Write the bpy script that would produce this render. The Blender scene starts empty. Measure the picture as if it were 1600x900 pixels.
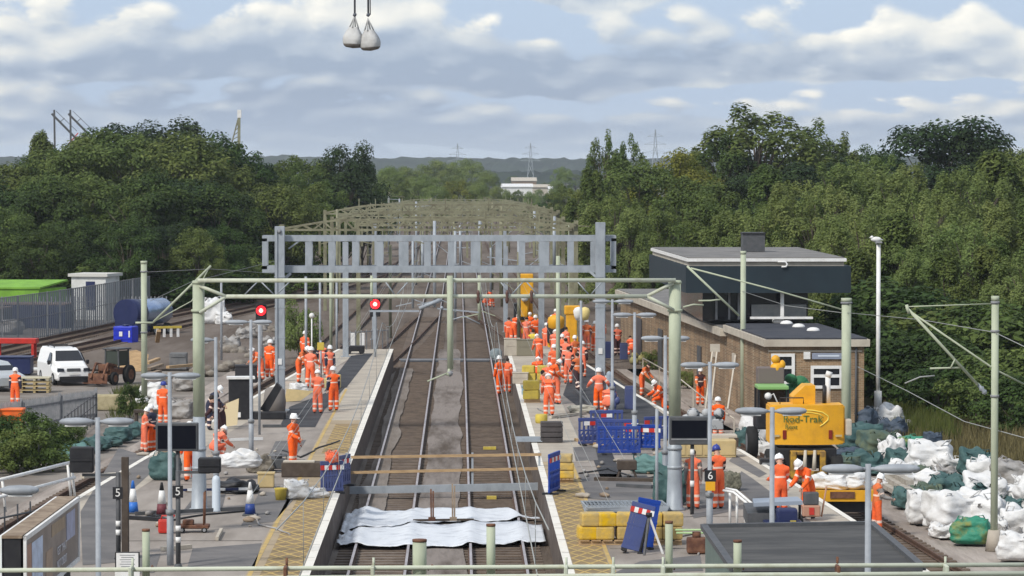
import bpy, bmesh, math, random
from mathutils import Vector, Matrix, noise

# ------------------------------------------------------------------ camera, sky, sun, exposure
F, VX, VY, H = 5200.0, 717.0, 270.0, 10.65     # focal length in photo pixels, vanishing point, eye height over the rails
scene = bpy.context.scene
COL = scene.collection
cam = bpy.data.objects.new("camera", bpy.data.cameras.new("camera"))
COL.objects.link(cam)
cam.location = (0, 0, H)
cam.rotation_euler = (math.radians(90) - math.atan((450 - VY) / F), 0, -math.atan((800 - VX) / F))
cam.data.sensor_width = 36.0
cam.data.lens = F / 1600 * 36.0
cam.data.clip_start = 0.5
cam.data.clip_end = 20000
scene.camera = cam

SUN_DIR = Vector((-0.50, -0.58, 0.74)).normalized()          # towards the sun
SUN_EL = math.asin(SUN_DIR.z)
SUN_AZ = math.atan2(SUN_DIR.x, SUN_DIR.y)
world = bpy.data.worlds.new("World")
scene.world = world
world.use_nodes = True
wt = world.node_tree
wt.nodes.clear()


def wn(kind, **kw):
    n = wt.nodes.new(kind)
    for k, v in kw.items():
        if k.startswith("i_"):
            n.inputs[int(k[2:])].default_value = v
        else:
            setattr(n, k, v)
    return n


def wm(op, a, b=None, c=None, clamp=False):
    n = wt.nodes.new("ShaderNodeMath")
    n.operation = op
    n.use_clamp = clamp
    for i, v in enumerate((a, b, c)):
        if v is None:
            continue
        if isinstance(v, (int, float)):
            n.inputs[i].default_value = v
        else:
            wt.links.new(v, n.inputs[i])
    return n.outputs[0]


def wlink(a, b):
    wt.links.new(a, b)


sky = wn("ShaderNodeTexSky", sky_type="NISHITA", sun_disc=False, sun_elevation=SUN_EL, sun_rotation=SUN_AZ,
         air_density=1.0, dust_density=1.2, ozone_density=1.4)
bg_sky = wn("ShaderNodeBackground", i_1=0.11)
wlink(sky.outputs[0], bg_sky.inputs[0])
tc = wn("ShaderNodeTexCoord")
sep = wn("ShaderNodeSeparateXYZ")
wlink(tc.outputs["Generated"], sep.inputs[0])
az = wm("ARCTAN2", sep.outputs[0], sep.outputs[1])
el = wm("MAXIMUM", sep.outputs[2], 0.0)
# cloud layers seen edge-on: lumps shrink and flatten towards the horizon
lel = wm("LOGARITHM", wm("ADD", el, 0.022), 2.71828)


def cloud(du, dv, scale, detail, rough, seed, uk=19.0, vk=2.3):
    u = wm("ADD", wm("MULTIPLY", az, uk), du + seed)
    v = wm("ADD", wm("MULTIPLY", lel, vk), dv)
    cb = wn("ShaderNodeCombineXYZ")
    wlink(u, cb.inputs[0])
    wlink(v, cb.inputs[1])
    cb.inputs[2].default_value = seed
    nz = wn("ShaderNodeTexNoise", noise_dimensions="3D")
    nz.inputs["Scale"].default_value = scale
    nz.inputs["Detail"].default_value = detail
    nz.inputs["Roughness"].default_value = rough
    nz.inputs["Distortion"].default_value = 0.15
    wlink(cb.outputs[0], nz.inputs["Vector"])
    return nz.outputs["Fac"]


def ramp(fac, stops, interp="LINEAR"):
    r = wn("ShaderNodeValToRGB")
    r.color_ramp.interpolation = interp
    e = r.color_ramp.elements
    while len(e) < len(stops):
        e.new(0.5)
    for i, (p, c) in enumerate(stops):
        e[i].position = p
        e[i].color = (*c, 1) if len(c) == 3 else c
    wlink(fac, r.inputs[0])
    return r.outputs[0]


def mixc(f, a, b):
    m = wn("ShaderNodeMix", data_type="RGBA")
    if isinstance(f, (int, float)):
        m.inputs[0].default_value = f
    else:
        wlink(f, m.inputs[0])
    for i, v in ((6, a), (7, b)):
        if isinstance(v, tuple):
            m.inputs[i].default_value = (*v, 1)
        else:
            wlink(v, m.inputs[i])
    return m.outputs[2]


SEED = 4.3
BF = 1.30                                            # stacked cumulus layers: flat bases, billowing tops


def puff(du, dv):
    c = cloud(du, dv, 0.85, 9, 0.6, SEED)
    u = wm("ADD", wm("MULTIPLY", az, 42.0), du * 1.6)
    v = wm("ADD", wm("MULTIPLY", lel, 4.6), dv * 1.6)
    cb = wn("ShaderNodeCombineXYZ")
    wlink(wm("ADD", u, wm("MULTIPLY", c, 1.1)), cb.inputs[0])
    wlink(wm("ADD", v, wm("MULTIPLY", c, 1.1)), cb.inputs[1])
    vo = wn("ShaderNodeTexVoronoi", voronoi_dimensions="2D", feature="SMOOTH_F1")
    vo.inputs["Scale"].default_value = 1.5
    vo.inputs["Smoothness"].default_value = 0.7
    wlink(cb.outputs[0], vo.inputs["Vector"])
    return wm("ADD", wm("MULTIPLY", c, 0.80), wm("MULTIPLY", wm("SUBTRACT", 0.62, vo.outputs["Distance"]), 0.24))


slow = cloud(0, 0, 0.55, 3, 0.5, 2.9, 14.0, 0.35)
lay = wm("FRACT", wm("ADD", wm("MULTIPLY", lel, 2.7 * BF / 1.6), wm("MULTIPLY", slow, 1.5)))
lr = wn("ShaderNodeValToRGB")
for i_, (p_, v_) in enumerate(((0.0, 1.0), (0.22, 0.0), (1.0, 1.0))):
    e_ = lr.color_ramp.elements[i_] if i_ < 2 else lr.color_ramp.elements.new(p_)
    e_.position = p_
    e_.color = (v_, v_, v_, 1)
lr.color_ramp.interpolation = "EASE"
wlink(lay, lr.inputs[0])
lay = lr.outputs[0]
p0_ = puff(0, 0)
p1_ = puff(-0.06, 0.14)
dens = wm("ADD", p0_, wm("MULTIPLY", wm("SUBTRACT", 0.5, lay), 0.30))
lit = wm("MULTIPLY", wm("SUBTRACT", p0_, p1_), 2.1)
big = cloud(0, 0, 0.40, 3, 0.5, 11.7, 10.0, 4.0)     # broad grey decks
lightv = wm("ADD", wm("ADD", wm("MULTIPLY", lay, 0.34), lit), 0.33)
lightv = wm("SUBTRACT", lightv, wm("MULTIPLY", wm("SUBTRACT", big, 0.45), 2.5), clamp=True)
body2 = ramp(lightv, [(0.0, (0.25, 0.315, 0.435)), (0.25, (0.35, 0.41, 0.51)), (0.47, (0.50, 0.535, 0.58)), (0.68, (0.66, 0.66, 0.645)), (0.98, (0.88, 0.84, 0.76))])
low = ramp(el, [(0.003, (1, 1, 1)), (0.022, (0, 0, 0))])
gap = mixc(low, (0.35, 0.44, 0.585), (0.47, 0.55, 0.655))
mask = ramp(dens, [(0.29, (0, 0, 0)), (0.38, (1, 1, 1))], "EASE")
vis = mixc(wm("MULTIPLY", low, 0.8), mixc(mask, gap, body2), gap)
bg_cloud = wn("ShaderNodeBackground", i_1=1.12)
wlink(vis, bg_cloud.inputs[0])
mixs = wn("ShaderNodeMixShader", i_0=0.86)
wlink(bg_sky.outputs[0], mixs.inputs[1])
wlink(bg_cloud.outputs[0], mixs.inputs[2])
wo = wn("ShaderNodeOutputWorld")
wlink(mixs.outputs[0], wo.inputs[0])

sun = bpy.data.objects.new("sun", bpy.data.lights.new("sun", "SUN"))
COL.objects.link(sun)
sun.data.energy = 2.6
sun.data.angle = math.radians(8.0)
sun.data.color = (1.0, 0.95, 0.87)
sun.rotation_euler = SUN_DIR.to_track_quat("Z", "Y").to_euler()
sun.location = SUN_DIR * 200
vs = scene.view_settings
vs.view_transform = "Standard"
vs.look = "None"
vs.exposure = 0.36
vs.gamma = 1.0
vs.use_curve_mapping = False
scene.render.engine = "CYCLES"
scene.cycles.max_bounces = 6
scene.cycles.transparent_max_bounces = 8
scene.cycles.volume_bounces = 0

# ------------------------------------------------------------------ helpers
rnd = random.Random(7)
PZ, GZ = 0.90, -0.20                       # platform top and ballast level; the rail heads are at 0


def g(px, py, z=0.0):                      # the spot on the level z that shows at photo pixel (px, py)
    Y = F * (H - z) / (py - VY)
    return ((px - VX) * Y / F, Y)


def at(px, Y):
    return (px - VX) * Y / F


def zz(py, Y):
    return H - (py - VY) * Y / F


MATS = {}


def mat(name, c, rough=0.7, metal=0.0, c2=None, scale=3.0, mixlo=0.40, mixhi=0.62, bump=0.0, bscale=20.0, spec=0.4,
        stretch=None, emit=None, trans=0.0, island=0.0, detail=6, objvar=0.0):
    if name in MATS:
        return MATS[name]
    m = bpy.data.materials.new(name)
    m.use_nodes = True
    nt = m.node_tree
    b = nt.nodes["Principled BSDF"]
    b.inputs["Roughness"].default_value = rough
    b.inputs["Metallic"].default_value = metal
    b.inputs["Specular IOR Level"].default_value = spec
    b.inputs["Base Color"].default_value = (*c, 1)
    t = nt.nodes.new("ShaderNodeTexCoord")
    oi = nt.nodes.new("ShaderNodeObjectInfo")
    va = nt.nodes.new("ShaderNodeVectorMath")
    va.operation = "ADD"
    sc = nt.nodes.new("ShaderNodeVectorMath")
    sc.operation = "SCALE"
    sc.inputs["Scale"].default_value = 40.0
    cx = nt.nodes.new("ShaderNodeCombineXYZ")
    for i in range(3):
        nt.links.new(oi.outputs["Random"], cx.inputs[i])
    nt.links.new(cx.outputs[0], sc.inputs[0])
    nt.links.new(t.outputs["Object"], va.inputs[0])
    nt.links.new(sc.outputs[0], va.inputs[1])
    vec = va.outputs[0]
    if stretch:
        mp = nt.nodes.new("ShaderNodeMapping")
        mp.inputs["Scale"].default_value = stretch
        nt.links.new(vec, mp.inputs["Vector"])
        vec = mp.outputs[0]
    colour = None
    if c2 is not None:
        nz = nt.nodes.new("ShaderNodeTexNoise")
        nz.inputs["Scale"].default_value = scale
        nz.inputs["Detail"].default_value = detail
        nz.inputs["Roughness"].default_value = 0.62
        nt.links.new(vec, nz.inputs["Vector"])
        r = nt.nodes.new("ShaderNodeValToRGB")
        r.color_ramp.elements[0].position = mixlo
        r.color_ramp.elements[0].color = (*c, 1)
        r.color_ramp.elements[1].position = mixhi
        r.color_ramp.elements[1].color = (*c2, 1)
        nt.links.new(nz.outputs["Fac"], r.inputs[0])
        colour = r.outputs[0]
    if island:
        ge = nt.nodes.new("ShaderNodeNewGeometry")
        hs = nt.nodes.new("ShaderNodeHueSaturation")
        mr = nt.nodes.new("ShaderNodeMapRange")
        mr.inputs[3].default_value = 1 - island
        mr.inputs[4].default_value = 1 + island
        nt.links.new(ge.outputs["Random Per Island"], mr.inputs[0])
        nt.links.new(mr.outputs[0], hs.inputs["Value"])
        mr2 = nt.nodes.new("ShaderNodeMapRange")
        mr2.inputs[3].default_value = 0.485
        mr2.inputs[4].default_value = 0.515
        nt.links.new(oi.outputs["Random"], mr2.inputs[0])
        nt.links.new(mr2.outputs[0], hs.inputs["Hue"])
        if colour:
            nt.links.new(colour, hs.inputs["Color"])
        else:
            hs.inputs["Color"].default_value = (*c, 1)
        colour = hs.outputs[0]
    if objvar:
        hv = nt.nodes.new("ShaderNodeHueSaturation")
        mv = nt.nodes.new("ShaderNodeMapRange")
        mv.inputs[3].default_value = 1 - objvar
        mv.inputs[4].default_value = 1 + objvar * .6
        nt.links.new(oi.outputs["Random"], mv.inputs[0])
        nt.links.new(mv.outputs[0], hv.inputs["Value"])
        nt.links.new(mv.outputs[0], hv.inputs["Saturation"])
        if colour:
            nt.links.new(colour, hv.inputs["Color"])
        else:
            hv.inputs["Color"].default_value = (*c, 1)
        colour = hv.outputs[0]
    if colour:
        nt.links.new(colour, b.inputs["Base Color"])
    if bump:
        nb = nt.nodes.new("ShaderNodeTexNoise")
        nb.inputs["Scale"].default_value = bscale
        nb.inputs["Detail"].default_value = 4
        nt.links.new(vec, nb.inputs["Vector"])
        bp = nt.nodes.new("ShaderNodeBump")
        bp.inputs["Strength"].default_value = bump
        bp.inputs["Distance"].default_value = 0.05
        nt.links.new(nb.outputs["Fac"], bp.inputs["Height"])
        nt.links.new(bp.outputs[0], b.inputs["Normal"])
    if emit:
        b.inputs["Emission Color"].default_value = (*emit[0], 1)
        b.inputs["Emission Strength"].default_value = emit[1]
    if trans:
        tr = nt.nodes.new("ShaderNodeBsdfTranslucent")
        if colour:
            nt.links.new(colour, tr.inputs[0])
        else:
            tr.inputs[0].default_value = (*c, 1)
        ms = nt.nodes.new("ShaderNodeMixShader")
        ms.inputs[0].default_value = trans
        out = nt.nodes["Material Output"]
        nt.links.new(b.outputs[0], ms.inputs[1])
        nt.links.new(tr.outputs[0], ms.inputs[2])
        nt.links.new(ms.outputs[0], out.inputs[0])
    MATS[name] = m
    return m


class MB:
    """collects shapes into one mesh"""

    def __init__(self):
        self.bm = bmesh.new()
        self.mi = 0

    def _mark(self, faces):
        for f in faces:
            f.material_index = self.mi
        return self

    def box(self, c, s, rz=0.0, rx=0.0, ry=0.0, bev=0.0, M=None):
        m = Matrix.Translation(Vector(c)) @ Matrix.Rotation(rz, 4, "Z") @ Matrix.Rotation(ry, 4, "Y") @ Matrix.Rotation(rx, 4, "X")
        if M is not None:
            m = M @ m
        m = m @ Matrix.Diagonal((s[0], s[1], s[2], 1))
        r = bmesh.ops.create_cube(self.bm, size=1.0, matrix=m)
        vs_ = r["verts"]
        fs = set(f for v in vs_ for f in v.link_faces)
        self._mark(fs)
        if bev:
            es = list(set(e for v in vs_ for e in v.link_edges))
            o = bmesh.ops.bevel(self.bm, geom=es, offset=bev, segments=2 if bev > 0.03 else 1, affect="EDGES", profile=0.6)
            self._mark(o["faces"])
        return self

    def bar(self, p, q, w, h=None, up=(0, 0, 1)):           # a rectangular bar between two points
        p, q = Vector(p), Vector(q)
        d = q - p
        L = d.length
        if L < 1e-6:
            return self
        y = d / L
        x = y.cross(Vector(up))
        if x.length < 1e-4:
            x = y.cross(Vector((1, 0, 0)))
        x.normalize()
        z = x.cross(y)
        m = Matrix((x, y, z)).transposed().to_4x4()
        m.translation = (p + q) / 2
        m = m @ Matrix.Diagonal((w, L, h or w, 1))
        r = bmesh.ops.create_cube(self.bm, size=1.0, matrix=m)
        self._mark(set(f for v in r["verts"] for f in v.link_faces))
        return self

    def tube(self, pts, r, seg=8, caps=True):
        pts = [Vector(p) for p in pts]
        rs = r if isinstance(r, (list, tuple)) else [r] * len(pts)
        rings = []
        prev = None
        for i, p in enumerate(pts):
            d = (pts[min(i + 1, len(pts) - 1)] - pts[max(i - 1, 0)])
            if d.length < 1e-9:
                d = Vector((0, 0, 1))
            d.normalize()
            if prev is None:
                a = d.cross(Vector((0, 0, 1)))
                if a.length < 1e-3:
                    a = Vector((1, 0, 0))
            else:
                a = prev - d * prev.dot(d)
                if a.length < 1e-4:
                    a = d.cross(Vector((0, 1, 0)))
            a.normalize()
            prev = a
            b = d.cross(a)
            rings.append([self.bm.verts.new(p + (a * math.cos(t) + b * math.sin(t)) * rs[i])
                          for t in (2 * math.pi * k / seg for k in range(seg))])
        fs = []
        for A, B in zip(rings, rings[1:]):
            for k in range(seg):
                f = self.bm.faces.new((A[k], A[(k + 1) % seg], B[(k + 1) % seg], B[k]))
                f.smooth = True
                fs.append(f)
        if caps:
            fs.append(self.bm.faces.new(rings[0][::-1]))
            fs.append(self.bm.faces.new(rings[-1]))
        return self._mark(fs)

    def cyl(self, c, r, h, seg=12, r2=None):
        c = Vector(c)
        return self.tube([c, c + Vector((0, 0, h))], [r, r if r2 is None else r2], seg)

    def lathe(self, prof, c=(0, 0, 0), seg=16):
        c = Vector(c)
        rings = [[self.bm.verts.new(c + Vector((r * math.cos(2 * math.pi * k / seg), r * math.sin(2 * math.pi * k / seg), z)))
                  for k in range(seg)] for r, z in prof]
        fs = []
        for A, B in zip(rings, rings[1:]):
            for k in range(seg):
                f = self.bm.faces.new((A[k], A[(k + 1) % seg], B[(k + 1) % seg], B[k]))
                f.smooth = True
                fs.append(f)
        fs.append(self.bm.faces.new(rings[0][::-1]))
        fs.append(self.bm.faces.new(rings[-1]))
        return self._mark(fs)

    def poly(self, pts):
        f = self.bm.faces.new([self.bm.verts.new(Vector(p)) for p in pts])
        return self._mark([f])

    def sheet(self, pts2, z):                                # flat polygon facing up
        a = sum(p[0] * q[1] - q[0] * p[1] for p, q in zip(pts2, pts2[1:] + pts2[:1]))
        return self.poly([(p[0], p[1], z) for p in (pts2 if a > 0 else pts2[::-1])])

    def prism(self, pts2, z0, z1):
        a = sum(p[0] * q[1] - q[0] * p[1] for p, q in zip(pts2, pts2[1:] + pts2[:1]))
        if a < 0:
            pts2 = pts2[::-1]
        lo = [self.bm.verts.new((p[0], p[1], z0)) for p in pts2]
        hi = [self.bm.verts.new((p[0], p[1], z1)) for p in pts2]
        n = len(pts2)
        fs = [self.bm.faces.new(hi), self.bm.faces.new(lo[::-1])]
        for i in range(n):
            fs.append(self.bm.faces.new((lo[i], lo[(i + 1) % n], hi[(i + 1) % n], hi[i])))
        return self._mark(fs)

    def slab(self, pts, n, t):                               # polygon in space given a thickness along n
        n = Vector(n).normalized() * t
        a = [self.bm.verts.new(Vector(p)) for p in pts]
        b = [self.bm.verts.new(Vector(p) + n) for p in pts]
        k = len(pts)
        fs = [self.bm.faces.new(a[::-1]), self.bm.faces.new(b)]
        for i in range(k):
            fs.append(self.bm.faces.new((a[i], a[(i + 1) % k], b[(i + 1) % k], b[i])))
        self._mark(fs)
        bmesh.ops.recalc_face_normals(self.bm, faces=fs)
        return self

    def ball(self, c, r, sub=2, sc=(1, 1, 1)):
        m = Matrix.Translation(Vector(c)) @ Matrix.Diagonal((r * sc[0], r * sc[1], r * sc[2], 1))
        o = bmesh.ops.create_icosphere(self.bm, subdivisions=sub, radius=1.0, matrix=m)
        fs = set(f for v in o["verts"] for f in v.link_faces)
        for f in fs:
            f.smooth = True
        return self._mark(fs)

    def build(self, name, m, parent=None, loc=None):
        me = bpy.data.meshes.new(name)
        self.bm.to_mesh(me)
        self.bm.free()
        for x in (m if isinstance(m, (list, tuple)) else [m]):
            me.materials.append(x)
        o = bpy.data.objects.new(name, me)
        COL.objects.link(o)
        if parent is not None:
            o.parent = parent
        if loc is not None:
            o.location = loc
        return o


def tag(o, label=None, cat=None, group=None, kind=None):
    if label:
        o["label"] = label
    if cat:
        o["category"] = cat
    if group:
        o["group"] = group
    if kind:
        o["kind"] = kind
    return o


def thing(name, label, cat, loc=(0, 0, 0), rz=0.0, group=None):
    o = bpy.data.objects.new(name, None)
    o.empty_display_size = 0.3
    COL.objects.link(o)
    o.location = loc
    o.rotation_euler = (0, 0, rz)
    return tag(o, label, cat, group)


KIDS = {}


def kids(o):
    return [c for c in o.children]


def dup(o, loc, rz=0.0, label=None, sc=None, group=None):
    def cp(x, par):
        c = x.copy()
        COL.objects.link(c)
        if par is not None:
            c.parent = par
        for ch in list(x.children):
            cp(ch, c)
        return c
    r = cp(o, None)
    r.location = loc
    r.rotation_euler = (0, 0, rz)
    if sc:
        r.scale = sc if isinstance(sc, tuple) else (sc, sc, sc)
    if label:
        r["label"] = label
    if group:
        r["group"] = group
    return r


def text_part(txt, size, m, parent, loc, rot, name="lettering", depth=0.003, align="CENTER", sx=1.0):
    cu = bpy.data.curves.new(name, "FONT")
    cu.body = txt
    cu.size = size
    cu.extrude = depth
    cu.align_x = align
    cu.align_y = "CENTER"
    tmp = bpy.data.objects.new(name, cu)
    COL.objects.link(tmp)
    dg = bpy.context.evaluated_depsgraph_get()
    me = bpy.data.meshes.new_from_object(tmp.evaluated_get(dg))
    bpy.data.objects.remove(tmp)
    me.materials.clear()
    me.materials.append(m)
    o = bpy.data.objects.new(name, me)
    COL.objects.link(o)
    o.parent = parent
    o.location = loc
    o.rotation_euler = rot
    o.scale = (sx, 1, 1)
    return o


# ------------------------------------------------------------------ materials
M_ballast = mat("ballast", (0.26, 0.222, 0.195), 0.95, c2=(0.41, 0.36, 0.32), stretch=(1, 0.13, 1), scale=1.3, bump=1.0, bscale=9.0, spec=0.15)
M_brownbed = mat("dirty_ballast", (0.078, 0.060, 0.047), 0.95, c2=(0.15, 0.12, 0.096), stretch=(1, 0.13, 1), scale=1.1, mixlo=0.38, mixhi=0.7, bump=1.0, bscale=8.0, spec=0.1)
M_greybed = mat("clean_ballast", (0.235, 0.205, 0.185), 0.95, c2=(0.095, 0.076, 0.062), stretch=(1, 0.13, 1), scale=0.9, mixlo=0.46, mixhi=0.66, bump=1.0, bscale=8.0, spec=0.1)
M_dirt = mat("yard_dirt", (0.17, 0.145, 0.125), 0.95, c2=(0.26, 0.235, 0.21), scale=0.35, bump=0.8, bscale=4.0, spec=0.1)
M_field = mat("rough_ground", (0.045, 0.055, 0.02), 0.95, c2=(0.14, 0.115, 0.06), scale=0.08, mixlo=0.42, mixhi=0.68, bump=0.6, bscale=2.0, spec=0.1)
M_asphalt = mat("worn_asphalt", (0.225, 0.197, 0.172), 0.92, c2=(0.345, 0.305, 0.27), stretch=(1, 0.22, 1), scale=0.8, mixlo=.36, mixhi=.64, bump=0.25, bscale=40, spec=0.2)
M_darkasph = mat("fresh_asphalt", (0.036, 0.037, 0.042), 0.85, c2=(0.06, 0.06, 0.065), scale=0.9, bump=0.25, bscale=40, spec=0.3)
M_patch = mat("old_patch_asphalt", (0.13, 0.125, 0.125), 0.9, c2=(0.175, 0.165, 0.16), scale=0.8, bump=0.2, bscale=40, spec=0.2)
M_coper = mat("platform_edge_slab", (0.40, 0.315, 0.21), 0.9, c2=(0.33, 0.265, 0.185), scale=0.8, bump=0.2, bscale=12, spec=0.2)
M_conc = mat("pale_concrete", (0.45, 0.40, 0.33), 0.9, c2=(0.36, 0.32, 0.27), scale=0.9, bump=0.2, bscale=12, spec=0.2)
M_hatchbase = mat("tactile_slab", (0.29, 0.205, 0.105), 0.9, c2=(0.22, 0.16, 0.085), scale=1.2, bump=0.2, bscale=12)
M_yelline = mat("yellow_paint", (0.52, 0.36, 0.12), 0.8, c2=(0.40, 0.29, 0.12), scale=3.0)
M_whiteline = mat("white_paint", (0.74, 0.71, 0.64), 0.75, c2=(0.55, 0.50, 0.43), scale=2.2, mixlo=0.5, mixhi=0.75)
M_brickdark = mat("platform_wall_brick", (0.09, 0.07, 0.06), 0.95, c2=(0.15, 0.12, 0.10), scale=2.0, bump=0.5)
M_railtop = mat("rail_head_steel", (0.55, 0.50, 0.50), 0.42, metal=0.55, c2=(0.42, 0.37, 0.36), scale=1.0)
M_railside = mat("rusty_rail", (0.075, 0.042, 0.03), 0.8, c2=(0.12, 0.07, 0.045), scale=4.0)
M_sleeper = mat("sleeper_concrete", (0.165, 0.125, 0.095), 0.95, c2=(0.10, 0.075, 0.058), scale=1.7, bump=0.3)
M_green = mat("pale_green_paint", (0.42, 0.46, 0.34), 0.7, c2=(0.30, 0.33, 0.24), scale=2.2, mixlo=0.45, mixhi=0.75, stretch=(1, 1, 0.4))
M_greenlt = mat("cream_green_paint", (0.50, 0.53, 0.43), 0.7, c2=(0.34, 0.33, 0.22), scale=2.6, mixlo=0.5, mixhi=0.8)
M_midbed = mat("grey_brown_ballast", (0.145, 0.12, 0.10), 0.95, c2=(0.26, 0.23, 0.205), stretch=(1, 0.13, 1), scale=0.8, mixlo=.38, mixhi=.66, bump=1.0, bscale=8.0, spec=.1)
M_junction = mat("junction_ballast", (0.105, 0.082, 0.066), 0.95, c2=(0.185, 0.155, 0.132), stretch=(1, 0.10, 1), scale=.5, mixlo=.38, mixhi=.66, bump=1.0, bscale=7.0, spec=.1)
M_greenfar = mat("lichen_steel", (0.255, 0.255, 0.165), 0.85, c2=(0.17, 0.165, 0.11), scale=1.0)
M_galv = mat("galvanised_steel", (0.36, 0.395, 0.43), 0.55, metal=0.2, c2=(0.27, 0.30, 0.33), scale=3.0, mixlo=0.42, mixhi=0.68, stretch=(1, 1, 0.5))
M_lamp = mat("grey_lamp_paint", (0.33, 0.355, 0.385), 0.55, c2=(0.25, 0.27, 0.295), scale=2.5)
M_black = mat("black_plastic", (0.012, 0.012, 0.015), 0.55, c2=(0.02, 0.02, 0.022), scale=5)
M_screen = mat("dark_screen", (0.004, 0.005, 0.010), 0.5, spec=.1)
M_dgrey = mat("dark_grey_metal", (0.065, 0.07, 0.075), 0.6, c2=(0.09, 0.09, 0.095), scale=4)
M_mgrey = mat("mid_grey_metal", (0.20, 0.21, 0.22), 0.6, c2=(0.27, 0.27, 0.28), scale=4)
M_white = mat("white_plastic", (0.76, 0.76, 0.75), 0.6, c2=(0.66, 0.65, 0.62), scale=3)
M_yellow = mat("machine_yellow", (0.74, 0.37, 0.015), 0.55, c2=(0.55, 0.27, 0.02), scale=2.0, mixlo=0.46, mixhi=0.78)
M_ydull = mat("dull_yellow", (0.58, 0.45, 0.07), 0.7, c2=(0.46, 0.35, 0.07), scale=4)
M_ybag = mat("yellow_plastic_sack", (0.66, 0.42, 0.05), 0.6, c2=(0.46, 0.33, 0.11), scale=3, objvar=.18, bump=0.3, bscale=12)
M_blue = mat("blue_plastic", (0.018, 0.05, 0.26), 0.5, c2=(0.05, 0.075, 0.22), scale=2.5, mixlo=.45, mixhi=.75, objvar=.3)
M_bblue = mat("bright_blue_plastic", (0.012, 0.03, 0.50), 0.45, c2=(0.012, 0.03, 0.42), scale=3)
M_navy = mat("navy_paint", (0.012, 0.02, 0.075), 0.45, c2=(0.018, 0.026, 0.09), scale=3)
M_red = mat("red_plastic", (0.55, 0.03, 0.02), 0.5, c2=(0.45, 0.03, 0.02), scale=3)
M_rust = mat("rust", (0.10, 0.042, 0.026), 0.85, c2=(0.19, 0.09, 0.05), scale=4, bump=0.2)
M_wood = mat("sawn_timber", (0.48, 0.33, 0.18), 0.85, c2=(0.36, 0.24, 0.13), scale=3, stretch=(1, 1, 6))
M_oldwood = mat("weathered_timber", (0.20, 0.145, 0.10), 0.9, c2=(0.32, 0.25, 0.18), scale=2.5, bump=0.3)
M_dwood = mat("dark_timber", (0.06, 0.045, 0.035), 0.9, c2=(0.09, 0.07, 0.055), scale=3)
M_bagw = mat("white_woven_bag", (0.66, 0.66, 0.655), 0.75, c2=(0.48, 0.465, 0.44), scale=1.7, mixlo=0.48, mixhi=0.72, bump=0.5, bscale=9)
M_bagg = mat("green_woven_bag", (0.035, 0.085, 0.085), 0.7, c2=(0.06, 0.12, 0.115), scale=2.5, bump=0.5, bscale=9)
M_bagbg = mat("bright_green_bag", (0.03, 0.22, 0.14), 0.65, c2=(0.22, 0.22, 0.05), scale=1.3, mixlo=0.5, mixhi=0.66, bump=0.5, bscale=9)
M_bagsoil = mat("soiled_grey_bag", (0.34, 0.33, 0.32), 0.8, c2=(0.20, 0.18, 0.16), scale=1.8, bump=0.5, bscale=9)
M_bagolive = mat("olive_green_bag", (0.10, 0.125, 0.075), 0.75, c2=(0.05, 0.09, 0.08), scale=1.6, bump=0.5, bscale=9)
M_bagblue = mat("dark_blue_bag", (0.035, 0.055, 0.085), 0.7, c2=(0.06, 0.08, 0.11), scale=2.2, bump=0.5, bscale=9)
M_sheet = mat("white_sheeting", (0.64, 0.67, 0.71), 0.7, c2=(0.36, 0.38, 0.42), scale=1.8, mixlo=0.5, mixhi=0.8, bump=0.6, bscale=5)
M_brick = mat("brown_brick", (0.19, 0.125, 0.075), 0.92, c2=(0.27, 0.185, 0.11), scale=6.0, bump=0.3, bscale=30)
M_fascia = mat("cream_fascia", (0.50, 0.45, 0.37), 0.8, c2=(0.38, 0.33, 0.27), scale=1.2, mixlo=0.45, mixhi=0.7)
M_felt = mat("roofing_felt", (0.03, 0.033, 0.045), 0.8, c2=(0.05, 0.052, 0.062), scale=1.0, bump=0.3, bscale=6)
M_shelter = mat("grey_roof_felt", (0.050, 0.050, 0.050), 0.9, c2=(0.085, 0.083, 0.08), scale=0.9, stretch=(0.6, 2, 1), bump=0.3, bscale=6)
M_roofgrey = mat("grey_flat_roof", (0.14, 0.135, 0.13), 0.9, c2=(0.20, 0.19, 0.18), scale=0.7)
M_clad = mat("dark_teal_cladding", (0.011, 0.022, 0.031), 0.7, c2=(0.014, 0.028, 0.038), scale=1.0)
M_fasciagrn = mat("grey_green_fascia", (0.14, 0.185, 0.165), 0.6, c2=(0.115, 0.155, 0.14), scale=1.5)
M_glass = mat("dark_window_glass", (0.012, 0.013, 0.018), 0.12, spec=0.6)
M_lime = mat("lime_sheeting", (0.20, 0.42, 0.04), 0.6, c2=(0.15, 0.32, 0.03), scale=1.0, bump=0.4, bscale=3)
M_tyre = mat("black_rubber", (0.015, 0.015, 0.015), 0.85)
M_vanwhite = mat("white_car_paint", (0.80, 0.80, 0.79), 0.3, spec=0.5)
M_redlamp = mat("red_signal_lamp", (0.5, 0.01, 0.01), 0.4, emit=((1.0, 0.02, 0.03), 1.6))
M_redcore = mat("red_signal_core", (1.0, 0.3, 0.25), 0.4, emit=((1.0, 0.22, 0.16), 6.0))
M_orange = mat("hi_vis_orange", (0.92, 0.145, 0.035), 0.75, c2=(0.62, 0.10, 0.035), scale=5, mixlo=.45, mixhi=.75, objvar=.08, bump=0.35, bscale=14)
M_orange2 = mat("dull_orange", (0.72, 0.17, 0.045), 0.8, c2=(0.56, 0.13, 0.04), scale=5, bump=0.35, bscale=14)
M_orangebin = mat("orange_plastic", (0.80, 0.16, 0.02), 0.55, c2=(0.68, 0.13, 0.02), scale=2)
M_reflect = mat("reflective_tape", (0.82, 0.62, 0.52), 0.45)
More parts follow.
